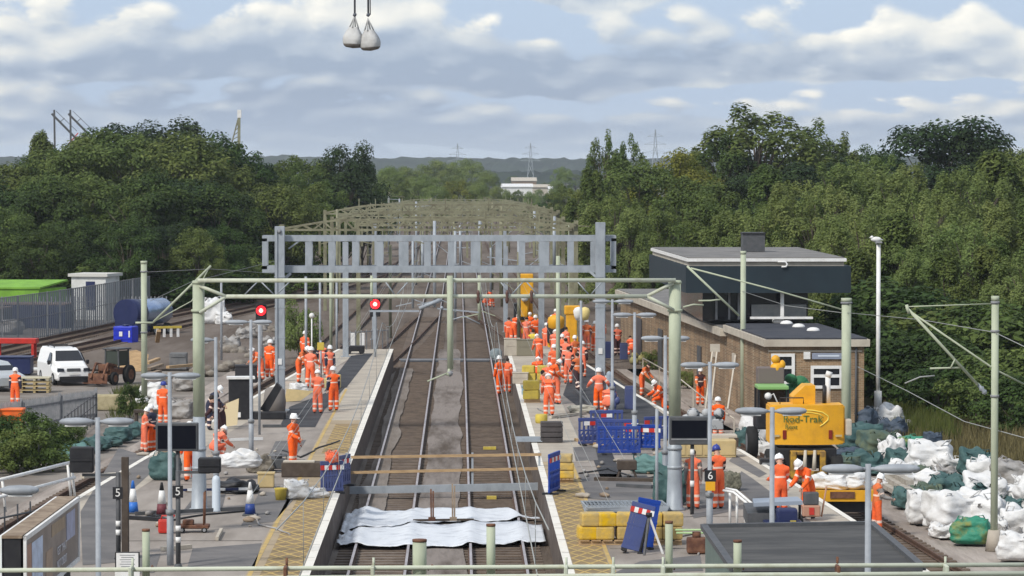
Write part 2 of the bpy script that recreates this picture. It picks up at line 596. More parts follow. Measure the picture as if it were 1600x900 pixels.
M_navycloth = mat("navy_cloth", (0.025, 0.03, 0.06), 0.85, c2=(0.04, 0.04, 0.07), scale=5)
M_darkcloth = mat("maroon_black_cloth", (0.06, 0.022, 0.025), 0.85, c2=(0.04, 0.02, 0.025), scale=5)
M_pinkcloth = mat("faded_pink_orange", (0.88, 0.22, 0.12), 0.8, c2=(0.75, 0.17, 0.10), scale=5)
M_ycloth = mat("hi_vis_yellow", (0.80, 0.62, 0.06), 0.75, c2=(0.7, 0.52, 0.05), scale=5)
M_skin = mat("skin", (0.55, 0.33, 0.24), 0.6)
M_hair = mat("dark_hair", (0.03, 0.02, 0.015), 0.8)
M_helmet = mat("white_helmet", (0.85, 0.85, 0.84), 0.4)
M_bhelmet = mat("blue_helmet", (0.03, 0.05, 0.28), 0.4)
M_boots = mat("black_boots", (0.02, 0.018, 0.018), 0.7)
M_greypaint = mat("cabinet_grey", (0.24, 0.25, 0.25), 0.7, c2=(0.31, 0.31, 0.30), scale=2)
M_tan = mat("tan_board", (0.52, 0.40, 0.20), 0.8, c2=(0.42, 0.33, 0.17), scale=2)
M_rope = mat("steel_rope", (0.10, 0.11, 0.13), 0.6)
M_wire = mat("contact_wire", (0.30, 0.31, 0.30), 0.6)
M_insul = mat("brown_insulator", (0.10, 0.05, 0.04), 0.4)

# ------------------------------------------------------------------ ground, track beds, tracks, platforms
def interp(poly, Y):
    if Y <= poly[0][0]:
        a, b = poly[0], poly[1]
    elif Y >= poly[-1][0]:
        a, b = poly[-2], poly[-1]
    else:
        for a, b in zip(poly, poly[1:]):
            if a[0] <= Y <= b[0]:
                break
    t = (Y - a[0]) / (b[0] - a[0])
    return a[1] + t * (b[1] - a[1])


EDGE_L = [(40, -13.2), (81, -12.3), (101, -11.46), (116, -10.7), (133, -9.6), (150, -8.7), (184, -6.7)]
EDGE_R = [(40, 12.0), (70, 11.85), (92, 11.15), (104, 10.6), (119, 9.84), (133, 8.7), (150, 7.6), (175, 6.2), (190, 5.7)]
TR_L = [(40, -14.7), (81, -13.8), (101, -12.96), (116, -12.2), (133, -11.1), (150, -10.2), (184, -8.3), (260, -7.2), (420, -6.6), (900, -6.4)]
TR_R = [(40, 13.5), (70, 13.35), (92, 12.65), (104, 12.1), (119, 11.34), (133, 10.2), (150, 9.1), (175, 7.7), (190, 7.2), (260, 5.6), (420, 4.9), (900, 4.6)]


def strip(fa, fb, ys, z, name, m):
    b = MB()
    L = [b.bm.verts.new((fa(y), y, z)) for y in ys]
    R = [b.bm.verts.new((fb(y), y, z)) for y in ys]
    for i in range(len(ys) - 1):
        b.bm.faces.new((L[i], R[i], R[i + 1], L[i + 1]))
    return tag(b.build(name, m), kind="structure")


b = MB()
b.sheet([(-9000, -200), (9000, -200), (9000, 9000), (-9000, 9000)], -0.62)
tag(b.build("ground", M_field), kind="structure")

ys = [30, 60, 90, 110, 130, 150, 170, 184, 200, 220, 260, 320, 420, 600, 900]
strip(lambda y: -40 if y < 160 else max(-46, -40 - (y - 160) * .2), lambda y: interp(TR_L, y) - 1.3, [30, 80, 120, 160, 190, 220, 250, 280], -0.30, "yard_ground", M_dirt)
strip(lambda y: interp(TR_L, y) - 1.9, lambda y: interp(TR_L, y) + 1.8, ys, GZ - 0.02, "side_track_bed_west", M_ballast)
strip(lambda y: interp(TR_R, y) - 1.8, lambda y: interp(TR_R, y) + 1.9, ys, GZ - 0.02, "side_track_bed_east", M_ballast)
strip(lambda y: -3.9, lambda y: 2.9, [30, 100, 184], GZ, "main_track_bed", M_brownbed)
strip(lambda y: -24, lambda y: 15, [184.01, 260, 400, 600, 900], GZ - 0.008, "junction_track_bed", M_junction)
def wob(base, amp, seed):
    return lambda y: base + amp * noise.fractal(Vector((y * .05, seed, 0)), .9, 2.0, 4)


fy = [60 + .6 * k for k in range(240)]
strip(lambda y: -3.85, lambda y: -1.2, [30, 95, 184], GZ + .006, "west_track_ballast", M_midbed)
strip(wob(-1.22, .22, 3), wob(.08, .26, 8), fy, GZ + .06, "six_foot_ballast", M_greybed)
strip(wob(-3.25, .25, 13), wob(-2.5, .35, 18), [100 + .6 * k for k in range(140)], GZ + .075, "spilt_ballast", M_midbed)
strip(lambda y: interp(TR_R, y) + 1.5, lambda y: interp(TR_R, y) + 5.4, [60, 80, 100, 120, 140], GZ - 0.06, "cess_gravel", M_ballast)


def track(name, label, line, ys, sleepers, group=None):
    root = thing(name, label, "railway track", (interp(line, ys[0]), ys[0], 0), 0, group)
    ox, oy = interp(line, ys[0]), ys[0]
    for s in (-0.7525, 0.7525):
        m = MB()
        pts = [(interp(line, y) + s, y) for y in ys]
        for (x0, y0), (x1, y1) in zip(pts, pts[1:]):
            p, q = Vector((x0 - ox, y0 - oy, 0)), Vector((x1 - ox, y1 - oy, 0))
            m.mi = 0
            m.bar(p - Vector((0, 0, .012)), q - Vector((0, 0, .012)), .072, .024)
            m.mi = 1
            m.bar(p - Vector((0, 0, .044)), q - Vector((0, 0, .044)), .068, .036)
            m.bar(p - Vector((0, 0, .095)), q - Vector((0, 0, .095)), .03, .07)
            m.bar(p - Vector((0, 0, .138)), q - Vector((0, 0, .138)), .15, .016)
        m.build("rail", [M_railtop if sleepers[2] else M_railside, M_railside], root)
    m = MB()
    y = sleepers[0]
    while y < sleepers[1]:
        x = interp(line, y)
        d = interp(line, y + .5) - interp(line, y - .5)
        m.box((x - ox, y - oy, -.216), (2.5, .26, .1), rz=-math.atan(d))
        y += 0.65
    tag(m.build("sleepers", M_sleeper, root), kind="stuff")
    return root


longy = [40, 60, 80, 90, 100, 110, 120, 130, 140, 150, 160, 170, 184, 200, 225, 260, 320, 420, 600, 900]
track("railway_track", "busy track with shiny rails beside the platform where two workers stand back to back", [(40, -2.2), (900, -2.2)], [40, 184, 420, 900], (60, 240, True))
track("railway_track", "shiny railed track running along the platform edge where the crowd of workers stands", [(40, 1.08), (900, 1.08)], [40, 184, 420, 900], (60, 240, True))
track("railway_track", "rusty single track between the billboard platform and the green bags", TR_L, longy, (80, 200, False))
track("railway_track", "rusty single track beside the pile of white and green bulk bags", TR_R, longy, (80, 200, False))
yardA = [(150, -33), (180, -29.6), (213, -26.4), (236, -23.9), (261, -20.7), (300, -15.6), (360, -10.5), (420, -8.6)]
yardB = [(150, -30), (180, -26.9), (205, -23.4), (240, -19.2), (270, -15.6), (310, -11), (360, -7.8), (400, -6.6)]
ysY = [150, 165, 180, 195, 205, 213, 225, 236, 248, 261, 280, 300, 330, 360, 400]
track("railway_track", "rusty curved yard siding next to the tall mesh fence", yardA, ysY, (150, 290, False))
track("railway_track", "rusty curved yard siding nearer the white van, passing the blue tank", yardB, ysY, (150, 290, False))
# crossovers in the junction beyond the platform ends
track("railway_track", "rusty crossover leaving towards the sidings beyond the yellow platform end", [(185, -4.6), (215, -3.4), (250, -2.2)], [178, 185, 200, 215, 232, 250], (180, 250, False))
track("railway_track", "rusty crossover running under the crouching pair of workers towards the crowd", [(196, 4.7), (225, 3.2), (262, 1.1)], [190, 196, 210, 225, 243, 262], (190, 262, False))

# platforms
ysP = [45, 60, 70, 81, 92, 101, 110, 116, 125, 133, 141, 150, 160, 170, 184]


def platform(name, left, right, ys, m):
    b = MB()
    b.mi = 0
    L = [(left(y), y) for y in ys]
    R = [(right(y), y) for y in ys]
    for side in (L, R):
        pass
    top = [[b.bm.verts.new((x, y, PZ)) for x, y in s] for s in (L, R)]
    bot = [[b.bm.verts.new((x, y, GZ - .3)) for x, y in s] for s in (L, R)]
    n = len(ys)
    for i in range(n - 1):
        b._mark([b.bm.faces.new((top[0][i], top[1][i], top[1][i + 1], top[0][i + 1]))])
        b.mi = 1
        b._mark([b.bm.faces.new((bot[0][i], top[0][i], top[0][i + 1], bot[0][i + 1]))])
        b._mark([b.bm.faces.new((bot[1][i + 1], top[1][i + 1], top[1][i], bot[1][i]))])
        b.mi = 0
    b.mi = 1
    for i in (0, n - 1):
        b._mark([b.bm.faces.new((bot[0][i], bot[1][i], top[1][i], top[0][i]))])
    bmesh.ops.recalc_face_normals(b.bm, faces=b.bm.faces)
    return tag(b.build(name, [m, M_brickdark]), kind="structure")


XL, XR = -3.63, 2.62
platform("platform_west", lambda y: interp(EDGE_L, y), lambda y: XL, ysP, M_asphalt)
platform("platform_east", lambda y: XR, lambda y: interp(EDGE_R, y), ysP + [188], M_asphalt)


def flat(name, pts, z, m):
    b = MB()
    b.sheet(pts, z)
    return tag(b.build(name, m), kind="structure")


def px_flat(name, pxs, z, m, base=PZ):
    return flat(name, [g(x, y, base) for x, y in pxs], z, m)


def ribbon(name, f, w, ys, z, m):           # painted line following a curve
    return strip(lambda y: f(y) - w / 2, lambda y: f(y) + w / 2, ys, z, name, m)


Z1, Z2, Z3 = PZ + .004, PZ + .008, PZ + .012
# edge slabs, painted edge and yellow lines
strip(lambda y: XL - 1.55, lambda y: XL - .01, [45, 131], Z1, "edge_paving_west", M_coper)
strip(lambda y: XL - (1.45 if y < 150 else 1.62), lambda y: XL - .01, [131, 150, 184], Z1 + .001, "edge_paving_west_far", M_conc)
strip(lambda y: XL - .2, lambda y: XL + .012, [45, 100, 184], Z3, "edge_stripe_west", M_whiteline)
ribbon("yellow_line_west", lambda y: XL - 1.45, .11, [45, 100, 150], Z2, M_yelline)
strip(lambda y: XR + .01, lambda y: XR + 1.22, [45, 112], Z1, "edge_paving_east", M_coper)
strip(lambda y: XR + .01, lambda y: XR + 1.75, [112, 150, 188], Z1 + .001, "edge_paving_east_far", M_conc)
strip(lambda y: XR - .012, lambda y: XR + .2, [45, 100, 188], Z3, "edge_stripe_east", M_whiteline)
ribbon("yellow_line_east", lambda y: XR + 1.17, .1, [45, 80, 112], Z2, M_yelline)
strip(lambda y: interp(EDGE_L, y), lambda y: interp(EDGE_L, y) + .18, ysP, Z3, "edge_stripe_siding_west", M_whiteline)
strip(lambda y: interp(EDGE_L, y) + .18, lambda y: interp(EDGE_L, y) + 1.5, ysP, Z1, "edge_paving_siding_west", M_conc)
strip(lambda y: interp(EDGE_R, y) - .17, lambda y: interp(EDGE_R, y) + .01, ysP, Z3, "edge_stripe_siding_east", M_whiteline)
strip(lambda y: interp(EDGE_R, y) - 1.55, lambda y: interp(EDGE_R, y) - .17, ysP, Z1, "edge_paving_siding_east", M_conc)


def hatch(name, x0, x1, ya, yb, pitch):
    b = MB()
    b.sheet([(x0, ya), (x1, ya), (x1, yb), (x0, yb)], Z1 + .004)
    o = tag(b.build(name + "_base", M_hatchbase), kind="structure")
    b = MB()
    y = ya - 2 * pitch
    w = .20
    while y < yb:
        for (xa, xb) in ((x0, x1), (x1, x0)):
            q = [(xa, y), (xa, y + w), (xb, y + 2 * pitch + w), (xb, y + 2 * pitch)]
            if y >= ya - .01 and y + 2 * pitch + w <= yb:
                b.sheet(q, Z2 + .003 if xa == x0 else Z2 + .0045)
        y += pitch
    tag(b.build(name, M_yelline), kind="structure")


hatch("hatching_west", XL - 1.2, XL - .22, 79, 101, 1.15)
hatch("hatching_west_far", XL - 1.15, XL - .22, 115.5, 129, 1.15)
hatch("hatching_east", XR + .22, XR + 1.1, 78, 106, 1.15)

# repairs in the surface
px_flat("asphalt_patch_west", [(548, 556), (583, 552), (541, 606), (506, 612)], Z2, M_darkasph)
px_flat("asphalt_patch_west_near", [(452, 636), (545, 600), (507, 640), (492, 668), (436, 668)], Z2 + .001, M_darkasph)
px_flat("asphalt_patch_east", [(893, 578), (918, 570), (965, 594), (1042, 652), (1066, 690), (955, 668), (908, 640), (880, 618)], Z2, M_darkasph)
px_flat("trench_strip_east", [(920, 700), (953, 700), (975, 752), (940, 752)], Z2, M_darkasph)
px_flat("old_patch_west", [(125, 800), (185, 700), (255, 722), (210, 762), (196, 808), (180, 880), (128, 884)], Z2, M_patch)
px_flat("old_patch_west_b", [(405, 770), (468, 770), (428, 816), (376, 822)], Z2, M_patch)
px_flat("old_patch_east", [(905, 742), (1010, 742), (1040, 792), (918, 780)], Z2, M_patch)
px_flat("old_patch_west_c", [(300, 858), (408, 850), (396, 890), (290, 893)], Z2, M_patch)
px_flat("ramp_surface_east", [(1160, 738), (1178, 750), (1232, 790), (1275, 822), (1215, 822), (1146, 756)], Z2 + .002, M_patch)
for nm, pts, mt in (("old_patch_west_d", [(300, 780), (352, 772), (345, 800), (280, 806)], M_patch), ("old_patch_west_e", [(430, 690), (478, 688), (462, 712), (418, 716)], M_patch),
                    ("old_patch_west_f", [(190, 870), (250, 866), (240, 896), (180, 898)], M_patch), ("old_patch_east_b", [(1000, 880), (1095, 870), (1100, 895), (960, 898)], M_patch),
                    ("old_patch_east_c", [(895, 700), (930, 698), (935, 720), (900, 722)], M_patch), ("old_patch_east_d", [(1060, 760), (1130, 756), (1150, 800), (1085, 812)], M_patch),
                    ("old_patch_east_e", [(1150, 712), (1200, 742), (1188, 748), (1140, 722)], M_patch)):
    px_flat(nm, pts, Z2 + .0006, mt)
M_joint = mat("dark_joint", (0.09, 0.075, 0.062), .95)
for i_, (y0_, y1_, xa_, xb_) in enumerate([(96.0, 96.06, -10, XL - 1.6), (88, 88.06, -9, XL - 1.6), (104, 104.07, -9, XL - 1.6), (113, 113.08, -8.5, XL - 1.6), (94, 94.06, XR + 1.3, 9.5), (101, 101.06, XR + 1.3, 9), (86, 86.05, XR + 1.3, 9), (110, 110.08, XR + 1.3, 8)]):
    flat("platform_joint", [(xa_, y0_), (xb_, y0_), (xb_, y1_), (xa_, y1_)], Z2 + .002, M_joint)
for y_ in range(60, 184, 3):                       # joints between the edge slabs
    flat("edge_joint", [(XL - 1.4, y_), (XL - .02, y_), (XL - .02, y_ + .035), (XL - 1.4, y_ + .035)], Z3 + .002, M_joint)
    flat("edge_joint", [(XR + .02, y_ + 1), (XR + 1.1, y_ + 1), (XR + 1.1, y_ + 1.035), (XR + .02, y_ + 1.035)], Z3 + .002, M_joint)
px_flat("concrete_path_west", [(408, 545), (430, 560), (300, 640), (250, 660), (262, 628), (330, 590)], GZ - .06, M_ballast, 0)
px_flat("concrete_apron", [(250, 548), (300, 540), (300, 552), (262, 560)], GZ - .05, M_conc, 0)

# dark drainage slots across the tracks
for i, (py, lab) in enumerate(((558, "cable trough crossing under the two main tracks beyond the round green drop post"),)):
    X, Y = g(700, py, 0)
    root = MB()
    root.mi = 0
    root.box((-.55, 0, 0.03), (5.8, .9, .06))
    root.mi = 1
    root.box((-.55, -1.3, .015), (5.6, 1.2, .03))
    o = root.build("cable_trough", [M_mgrey, M_black], loc=(0, Y, GZ + .02))
    tag(o, lab, "cable trough")

# ------------------------------------------------------------------ hills and haze
def ridge(name, Y, x0, x1, h, amp, sc, m, seed, depth=420, n=520, rough=2.2):
    b = MB()
    rows = []
    prof = ((0, 0), (.1, .3), (.2, .55), (.3, .78), (.4, .92), (.5, 1.0), (.75, .85), (1.0, .0))
    for j, (dy, k) in enumerate(prof):
        row = []
        for i in range(n + 1):
            x = x0 + (x1 - x0) * i / n
            z = h + amp * noise.fractal(Vector((x * sc + seed, j * .3, seed)), 0.9, 2.0, 4)
            z = z * k + rough * abs(noise.fractal(Vector((x * .06, j * 3.1, seed)), .8, 2.0, 3)) * 2
            row.append(b.bm.verts.new((x, Y + dy * depth + 20 * noise.noise(Vector((x * .05, j, 2))), max(-1, z) - .6)))
        rows.append(row)
    for A, B in zip(rows, rows[1:]):
        for i in range(n):
            b.bm.faces.new((A[i], A[i + 1], B[i + 1], B[i]))
    return tag(b.build(name, m), kind="structure")


M_hill = mat("far_wooded_hill", (0.010, 0.019, 0.011), 0.95, c2=(0.028, 0.044, 0.020), scale=0.02, mixlo=0.42, mixhi=0.62, spec=0.05)
ridge("hills", 3900, -1700, 1900, 31, 6, .0021, M_hill, 3.1, 700)
ridge("low_hills", 2500, -1200, 1400, 11, 6, .004, M_hill, 8.3, 350)

hz = MB()
hz.box((0, 2400, 29.3), (4400, 5000, 62))
M_haze = bpy.data.materials.new("pale_haze")
M_haze.use_nodes = True
nt = M_haze.node_tree
nt.nodes.clear()
pv = nt.nodes.new("ShaderNodeVolumePrincipled")
pv.inputs["Color"].default_value = (0.86, 0.92, 1.0, 1)
pv.inputs["Density"].default_value = 0.00011
pv.inputs["Anisotropy"].default_value = 0.2
oo = nt.nodes.new("ShaderNodeOutputMaterial")
nt.links.new(pv.outputs[0], oo.inputs["Volume"])
haze = tag(hz.build("haze", M_haze), kind="stuff")

# ------------------------------------------------------------------ trees
import numpy as np


def leaf_mesh(name, pos, nrm, size, m, seed):
    r = np.random.default_rng(seed)
    n = len(pos)
    pos = np.asarray(pos)
    nrm = np.asarray(nrm) + r.normal(0, .30, (n, 3))
    nrm /= np.linalg.norm(nrm, axis=1)[:, None] + 1e-9
    a = np.cross(nrm, r.normal(0, 1, (n, 3)))
    a /= np.linalg.norm(a, axis=1)[:, None] + 1e-9
    bb = np.cross(nrm, a)
    s = size * r.uniform(.6, 1.3, (n, 1))
    v = np.empty((n, 4, 3))
    v[:, 0] = pos - a * s
    v[:, 1] = pos - bb * s * .55 + nrm * s * .12
    v[:, 2] = pos + a * s
    v[:, 3] = pos + bb * s * .55 - nrm * s * .12
    me = bpy.data.meshes.new(name)
    me.vertices.add(n * 4)
    me.vertices.foreach_set("co", v.reshape(-1))
    me.loops.add(n * 4)
    me.loops.foreach_set("vertex_index", np.arange(n * 4, dtype=np.int32))
    me.polygons.add(n)
    me.polygons.foreach_set("loop_start", np.arange(0, n * 4, 4, dtype=np.int32))
    me.update()
    me.validate()
    me.materials.append(m)
    return me


def crown_points(kind, rx, h, n, seed):
    """leaf positions and normals for one crown standing on z=0, height h"""
    r = np.random.default_rng(seed)
    P, N, centres = [], [], []
    if kind in ("broad", "bush"):
        k = 80 if kind == "broad" else 34
        zc, rz = (h * .56, h * .46) if kind == "broad" else (h * .45, h * .55)
        for i in range(k):
            while True:
                d = r.normal(0, 1, 3)
                d /= np.linalg.norm(d)
                if d[2] > -.75:
                    break
            q = r.uniform(.45, .92) if i > k * .35 else r.uniform(.72, 1.0)
            c = np.array([d[0] * rx * q, d[1] * rx * q, zc + d[2] * rz * q])
            cr = rx * r.uniform(.13, .29) * (1.0 if kind == "broad" else 1.25)
            centres.append((c, cr))
    elif kind == "birch":
        k = 70
        for i in range(k):
            t = r.uniform(.08, 1)
            w = rx * (math.sin(min(1, t * 1.15) * math.pi * .93) ** .7 * .85 + .12)
            a = r.uniform(0, 6.28)
            q = r.uniform(.25, .95)
            c = np.array([math.cos(a) * w * q, math.sin(a) * w * q, h * (.12 + .86 * t)])
            centres.append((c, rx * r.uniform(.13, .27)))
    elif kind == "spiky":
        k = 130
        for i in range(k):
            a = r.uniform(0, 6.28)
            q = math.sqrt(r.uniform(0, 1))
            top = h * (.96 - .42 * q ** 2.0)
            drop = 0 if i % 3 == 0 else r.uniform(0, .62) * h
            c = np.array([math.cos(a) * rx * q * .95, math.sin(a) * rx * q * .95, max(h * .12, top - drop - r.uniform(0, .05) * h)])
            centres.append((c, rx * r.uniform(.09, .19)))
    tot = sum(cr ** 2 for _, cr in centres)
    for c, cr in centres:
        m = max(8, int(n * cr ** 2 / tot))
        d = r.normal(0, 1, (m, 3))
        d /= np.linalg.norm(d, axis=1)[:, None]
        d[:, 2] = np.where(d[:, 2] < -.35, -d[:, 2], d[:, 2])
        rad = cr * (.45 + .62 * r.random((m, 1)) ** .6)
        st = np.array([1.0, 1.0, 1.0])
        if kind == "birch":
            st = np.array([.85, .85, 1.5])
        if kind == "spiky":
            st = np.array([.8, .8, 1.6])
        p = c + d * rad * st
        P.append(p)
        out = p - np.array([0, 0, h * .45])
        out /= np.linalg.norm(out, axis=1)[:, None] + 1e-9
        N.append(d * .75 + out * .35 + np.array([0, 0, .2]))
    P, N = np.concatenate(P), np.concatenate(N)
    keep = P[:, 2] > .15
    return P[keep], N[keep], centres


def trunk_mb(h, r0, centres, kind, seed):
    r = random.Random(seed)
    b = MB()
    lean = Vector((r.uniform(-.04, .04) * h, r.uniform(-.04, .04) * h, 0))
    top = h * (.62 if kind == "broad" else .85)
    pts = [Vector((0, 0, -.6)), Vector((0, 0, .4)), lean * .4 + Vector((0, 0, top * .4)), lean * .8 + Vector((0, 0, top * .75)), lean + Vector((0, 0, top))]
    b.tube(pts, [r0 * 1.35, r0, r0 * .78, r0 * .45, r0 * .12], 8)
    for c, cr in centres[::3]:
        c = Vector(c)
        t = min(.9, max(.25, c.z / h * .65))
        s = Vector((0, 0, -.6)).lerp(lean + Vector((0, 0, top)), t)
        mid = s.lerp(c, .5) + Vector((0, 0, .06 * h))
        b.tube([s, mid, c], [r0 * .34, r0 * .2, r0 * .05], 5)
    return b


TREES = {}
LEAFM = {
    "dark": mat("dark_green_leaves", (0.034, 0.064, 0.015), 0.75, c2=(0.070, 0.112, 0.026), scale=0.35, island=.4, trans=.32, spec=.25),
    "mid": mat("mid_green_leaves", (0.082, 0.122, 0.030), 0.75, c2=(0.145, 0.186, 0.048), scale=0.35, island=.32, trans=.35, spec=.25),
    "light": mat("olive_green_leaves", (0.158, 0.212, 0.062), 0.75, c2=(0.230, 0.280, 0.090), scale=0.3, island=.22, trans=.42, spec=.25),
    "lime": mat("yellow_green_leaves", (0.150, 0.175, 0.026), 0.75, c2=(0.215, 0.22, 0.042), scale=0.35, island=.35, trans=.38, spec=.25),
    "deep": mat("deep_green_leaves", (0.018, 0.038, 0.013), 0.75, c2=(0.040, 0.068, 0.020), scale=0.35, island=.4, trans=.25, spec=.25),
}
M_bark = mat("tree_bark", (0.07, 0.055, 0.04), 0.95, c2=(0.12, 0.10, 0.08), scale=4, stretch=(1, 1, .3), bump=.5)


def tree_proto(key, kind, tone, rx, h, n, leaf, seed):
    P, N, cen = crown_points(kind, rx, h, n, seed)
    me = leaf_mesh("crown", P, N, leaf, LEAFM[tone], seed)
    tm = None
    t = trunk_mb(h, h * .022 if kind != "birch" else h * .014, cen, kind, seed)
    tme = bpy.data.meshes.new("trunk")
    t.bm.to_mesh(tme)
    t.bm.free()
    tme.materials.append(M_bark)
    TREES[key] = (me, tme, h, rx)


_sd = 100
for tone in ("dark", "mid", "light", "lime", "deep"):
    for kind in ("broad", "birch", "spiky"):
        _sd += 7
        tree_proto((kind, tone, 0), kind, tone, {"broad": 4.6, "birch": 3.2, "spiky": 4.4}[kind], 12.0, 27000 if tone == "light" else 19000, .105 if tone == "light" else .14, _sd)
for tone in ("dark", "mid", "light", "deep"):
    tree_proto(("broad", tone, 1), "broad", tone, 5.0, 12.0, 17000, .155, _sd + 31)
    tree_proto(("bush", tone, 0), "bush", tone, 2.0, 3.2, 5000, .10, _sd + 57)
    _sd += 11
tree_proto(("bush", "lime", 0), "bush", "lime", 2.0, 3.2, 5000, .10, 777)


def tree(key, X, Y, h, label, group=None, wide=1.0, cat="tree", name=None, rz=None, base=-.5):
    me, tme, h0, rx = TREES[key]
    s = h / h0
    root = thing(name or {"broad": "broadleaf_tree", "birch": "birch_tree", "spiky": "willow_tree", "bush": "bush"}[key[0]], label, cat, (X, Y, base), rnd.uniform(0, 6.28) if rz is None else rz, group)
    root.scale = (s * wide, s * wide, s)
    for nme, m in (("crown", me), ("trunk", tme)):
        c = bpy.data.objects.new(nme, m)
        COL.objects.link(c)
        c.parent = root
    return root


def tree_px(key, px, ytop, Y, label, **kw):
    return tree(key, at(px, Y), Y, zz(ytop, Y) + .5, label, **kw)


GL = "trees of the dense wood behind the yard"
LL = "dark green broadleaf tree in the dense wood behind the yard and its mesh fence"
random.seed(5)
# left wood: px, top y, distance, tone (dark ones carry cloud shade in their colour), wide
for px, yt, Y, tone, w, k in [(-60, 262, 308, "dark", 1.2, "broad"), (10, 262, 318, "mid", 1.2, "broad"), (75, 236, 326, "dark", 1.1, "broad"), (66, 218, 338, "mid", .7, "birch"),
        (110, 240, 308, "mid", 1.1, "broad"), (150, 216, 318, "mid", 1.15, "broad"), (178, 203, 338, "dark", 1.0, "broad"), (210, 208, 313, "mid", 1.1, "broad"),
        (240, 192, 343, "deep", 1.05, "broad"), (275, 198, 338, "deep", 1.0, "broad"), (300, 218, 308, "mid", 1.1, "broad"), (335, 226, 333, "deep", .9, "broad"),
        (360, 226, 323, "dark", .95, "broad"), (385, 245, 328, "deep", .9, "broad"), (415, 256, 338, "mid", .9, "broad"), (450, 258, 343, "mid", .9, "broad"), (486, 248, 353, "mid", .9, "broad"),
        (30, 300, 286, "dark", 1.1, "broad"), (95, 290, 282, "dark", 1.1, "broad"), (160, 275, 286, "mid", 1.2, "broad"), (225, 280, 280, "dark", 1.1, "broad"),
        (285, 270, 288, "deep", 1.15, "broad"), (335, 282, 286, "dark", 1.1, "broad"), (385, 300, 294, "deep", 1.0, "broad"), (428, 295, 293, "mid", 1.0, "broad"), (470, 290, 308, "mid", 1.0, "broad"),
        (510, 285, 328, "mid", .9, "broad"), (-20, 320, 269, "mid", 1.1, "broad"), (130, 340, 270, "dark", 1.1, "broad"), (260, 345, 269, "deep", 1.0, "broad"), (345, 350, 274, "dark", .9, "broad"), (400, 372, 286, "deep", .8, "broad"),
        (60, 355, 264, "dark", 1.1, "broad"), (200, 350, 264, "dark", 1.1, "broad"), (310, 360, 266, "mid", .9, "broad")]:
    tree_px((k, tone, random.choice((0, 1)) if k == "broad" and tone != "lime" else 0), px, yt, Y, LL, group=GL, wide=w)
tree_px(("broad", "deep", 1), 538, 234, 350, "nearly black rounded tree standing at the track end of the yard wood", wide=.78)
tree_px(("broad", "deep", 0), 566, 252, 360, "dark tree with a drooping side, nearest the rails at the end of the yard wood", wide=.5)
# undergrowth in front of the wood
GU = "bushes along the foot of the yard wood"
for px, yt, Y, tone in [(20, 400, 270, "dark"), (70, 402, 270, "mid"), (180, 392, 274, "dark"), (235, 400, 272, "mid"), (95, 408, 266, "mid"), (270, 420, 266, "dark"), (300, 412, 270, "mid"), (350, 410, 274, "dark"), (390, 405, 280, "mid"), (330, 425, 274, "mid"), (130, 405, 267, "dark"), (215, 425, 270, "mid"), (425, 395, 296, "dark"), (455, 392, 309, "mid"), (250, 440, 265, "dark")]:
    tree_px(("bush", tone, 0), px, yt, Y, "leafy bush at the shaded foot of the yard wood", group=GU, wide=1.5, cat="bush")

GR = "pale olive trees of the wood behind the signal box"
LR = "pale olive feathery tree in the wood behind the signal box and bag pile"
for px, yt, Y, tone, w, k in [(905, 300, 300, "light", .9, "birch"), (925, 275, 290, "mid", .9, "birch"), (960, 300, 262, "light", 1.1, "spiky"), (1000, 250, 300, "mid", 1.1, "broad"),
        (985, 330, 245, "light", 1.0, "birch"), (1075, 300, 262, "mid", 1.0, "broad"), (1030, 330, 250, "mid", .9, "broad"), (1100, 280, 300, "mid", 1.0, "broad"),
        (1135, 335, 225, "light", 1.1, "birch"), (1180, 320, 225, "light", 1.1, "spiky"), (1230, 290, 235, "light", 1.1, "birch"), (1200, 270, 270, "mid", 1.0, "birch"), (1275, 285, 225, "light", 1.1, "spiky"),
        (1310, 262, 250, "light", 1.1, "birch"), (1345, 255, 255, "light", 1.1, "spiky"), (1370, 250, 260, "light", 1.0, "birch"), (1400, 275, 235, "light", 1.1, "birch"), (1440, 290, 215, "light", 1.1, "spiky"), (1420, 262, 250, "light", 1.0, "birch"),
        (1490, 275, 225, "light", 1.1, "birch"), (1525, 262, 235, "light", 1.1, "spiky"), (1555, 250, 240, "mid", 1.1, "birch"), (1590, 240, 250, "light", 1.1, "birch"), (1630, 245, 240, "light", 1.2, "birch"), (1655, 260, 225, "mid", 1.1, "birch"),
        (1350, 320, 200, "light", 1.1, "spiky"), (1300, 340, 205, "light", 1.1, "birch"), (1460, 330, 195, "light", 1.1, "spiky"), (1400, 345, 195, "mid", 1.1, "birch"), (1560, 320, 195, "light", 1.1, "birch"), (1515, 345, 190, "light", 1.1, "spiky"), (1620, 330, 190, "mid", 1.1, "birch"),
        (1340, 400, 185, "mid", 1.1, "birch"), (1420, 395, 183, "light", 1.1, "birch"), (1480, 400, 180, "mid", 1.1, "birch"), (1545, 395, 178, "mid", 1.1, "birch"), (1610, 390, 176, "light", 1.1, "spiky")]:
    tree_px((k, tone, 0), px, yt, Y, LR, group=GR, wide=w)
tree_px(("spiky", "mid", 0), 945, 212, 330, "thin spiky conifer-like tree nearest the tracks on the signal box side", wide=.5)
tree_px(("spiky", "mid", 0), 985, 218, 335, "second thin spiky tree, just beside the yellow-green rounded crown", wide=.5)
tree_px(("broad", "lime", 0), 1050, 232, 310, "yellow-green rounded tree below the tall spiky willow crown", wide=.95)
tree_px(("spiky", "mid", 0), 1180, 172, 330, "tallest willow with a wide spiky crown rising behind the chimney", wide=1.45)
tree_px(("spiky", "dark", 0), 1130, 215, 325, "smaller willow leaning out from the tallest spiky crown towards the tracks", wide=.9)
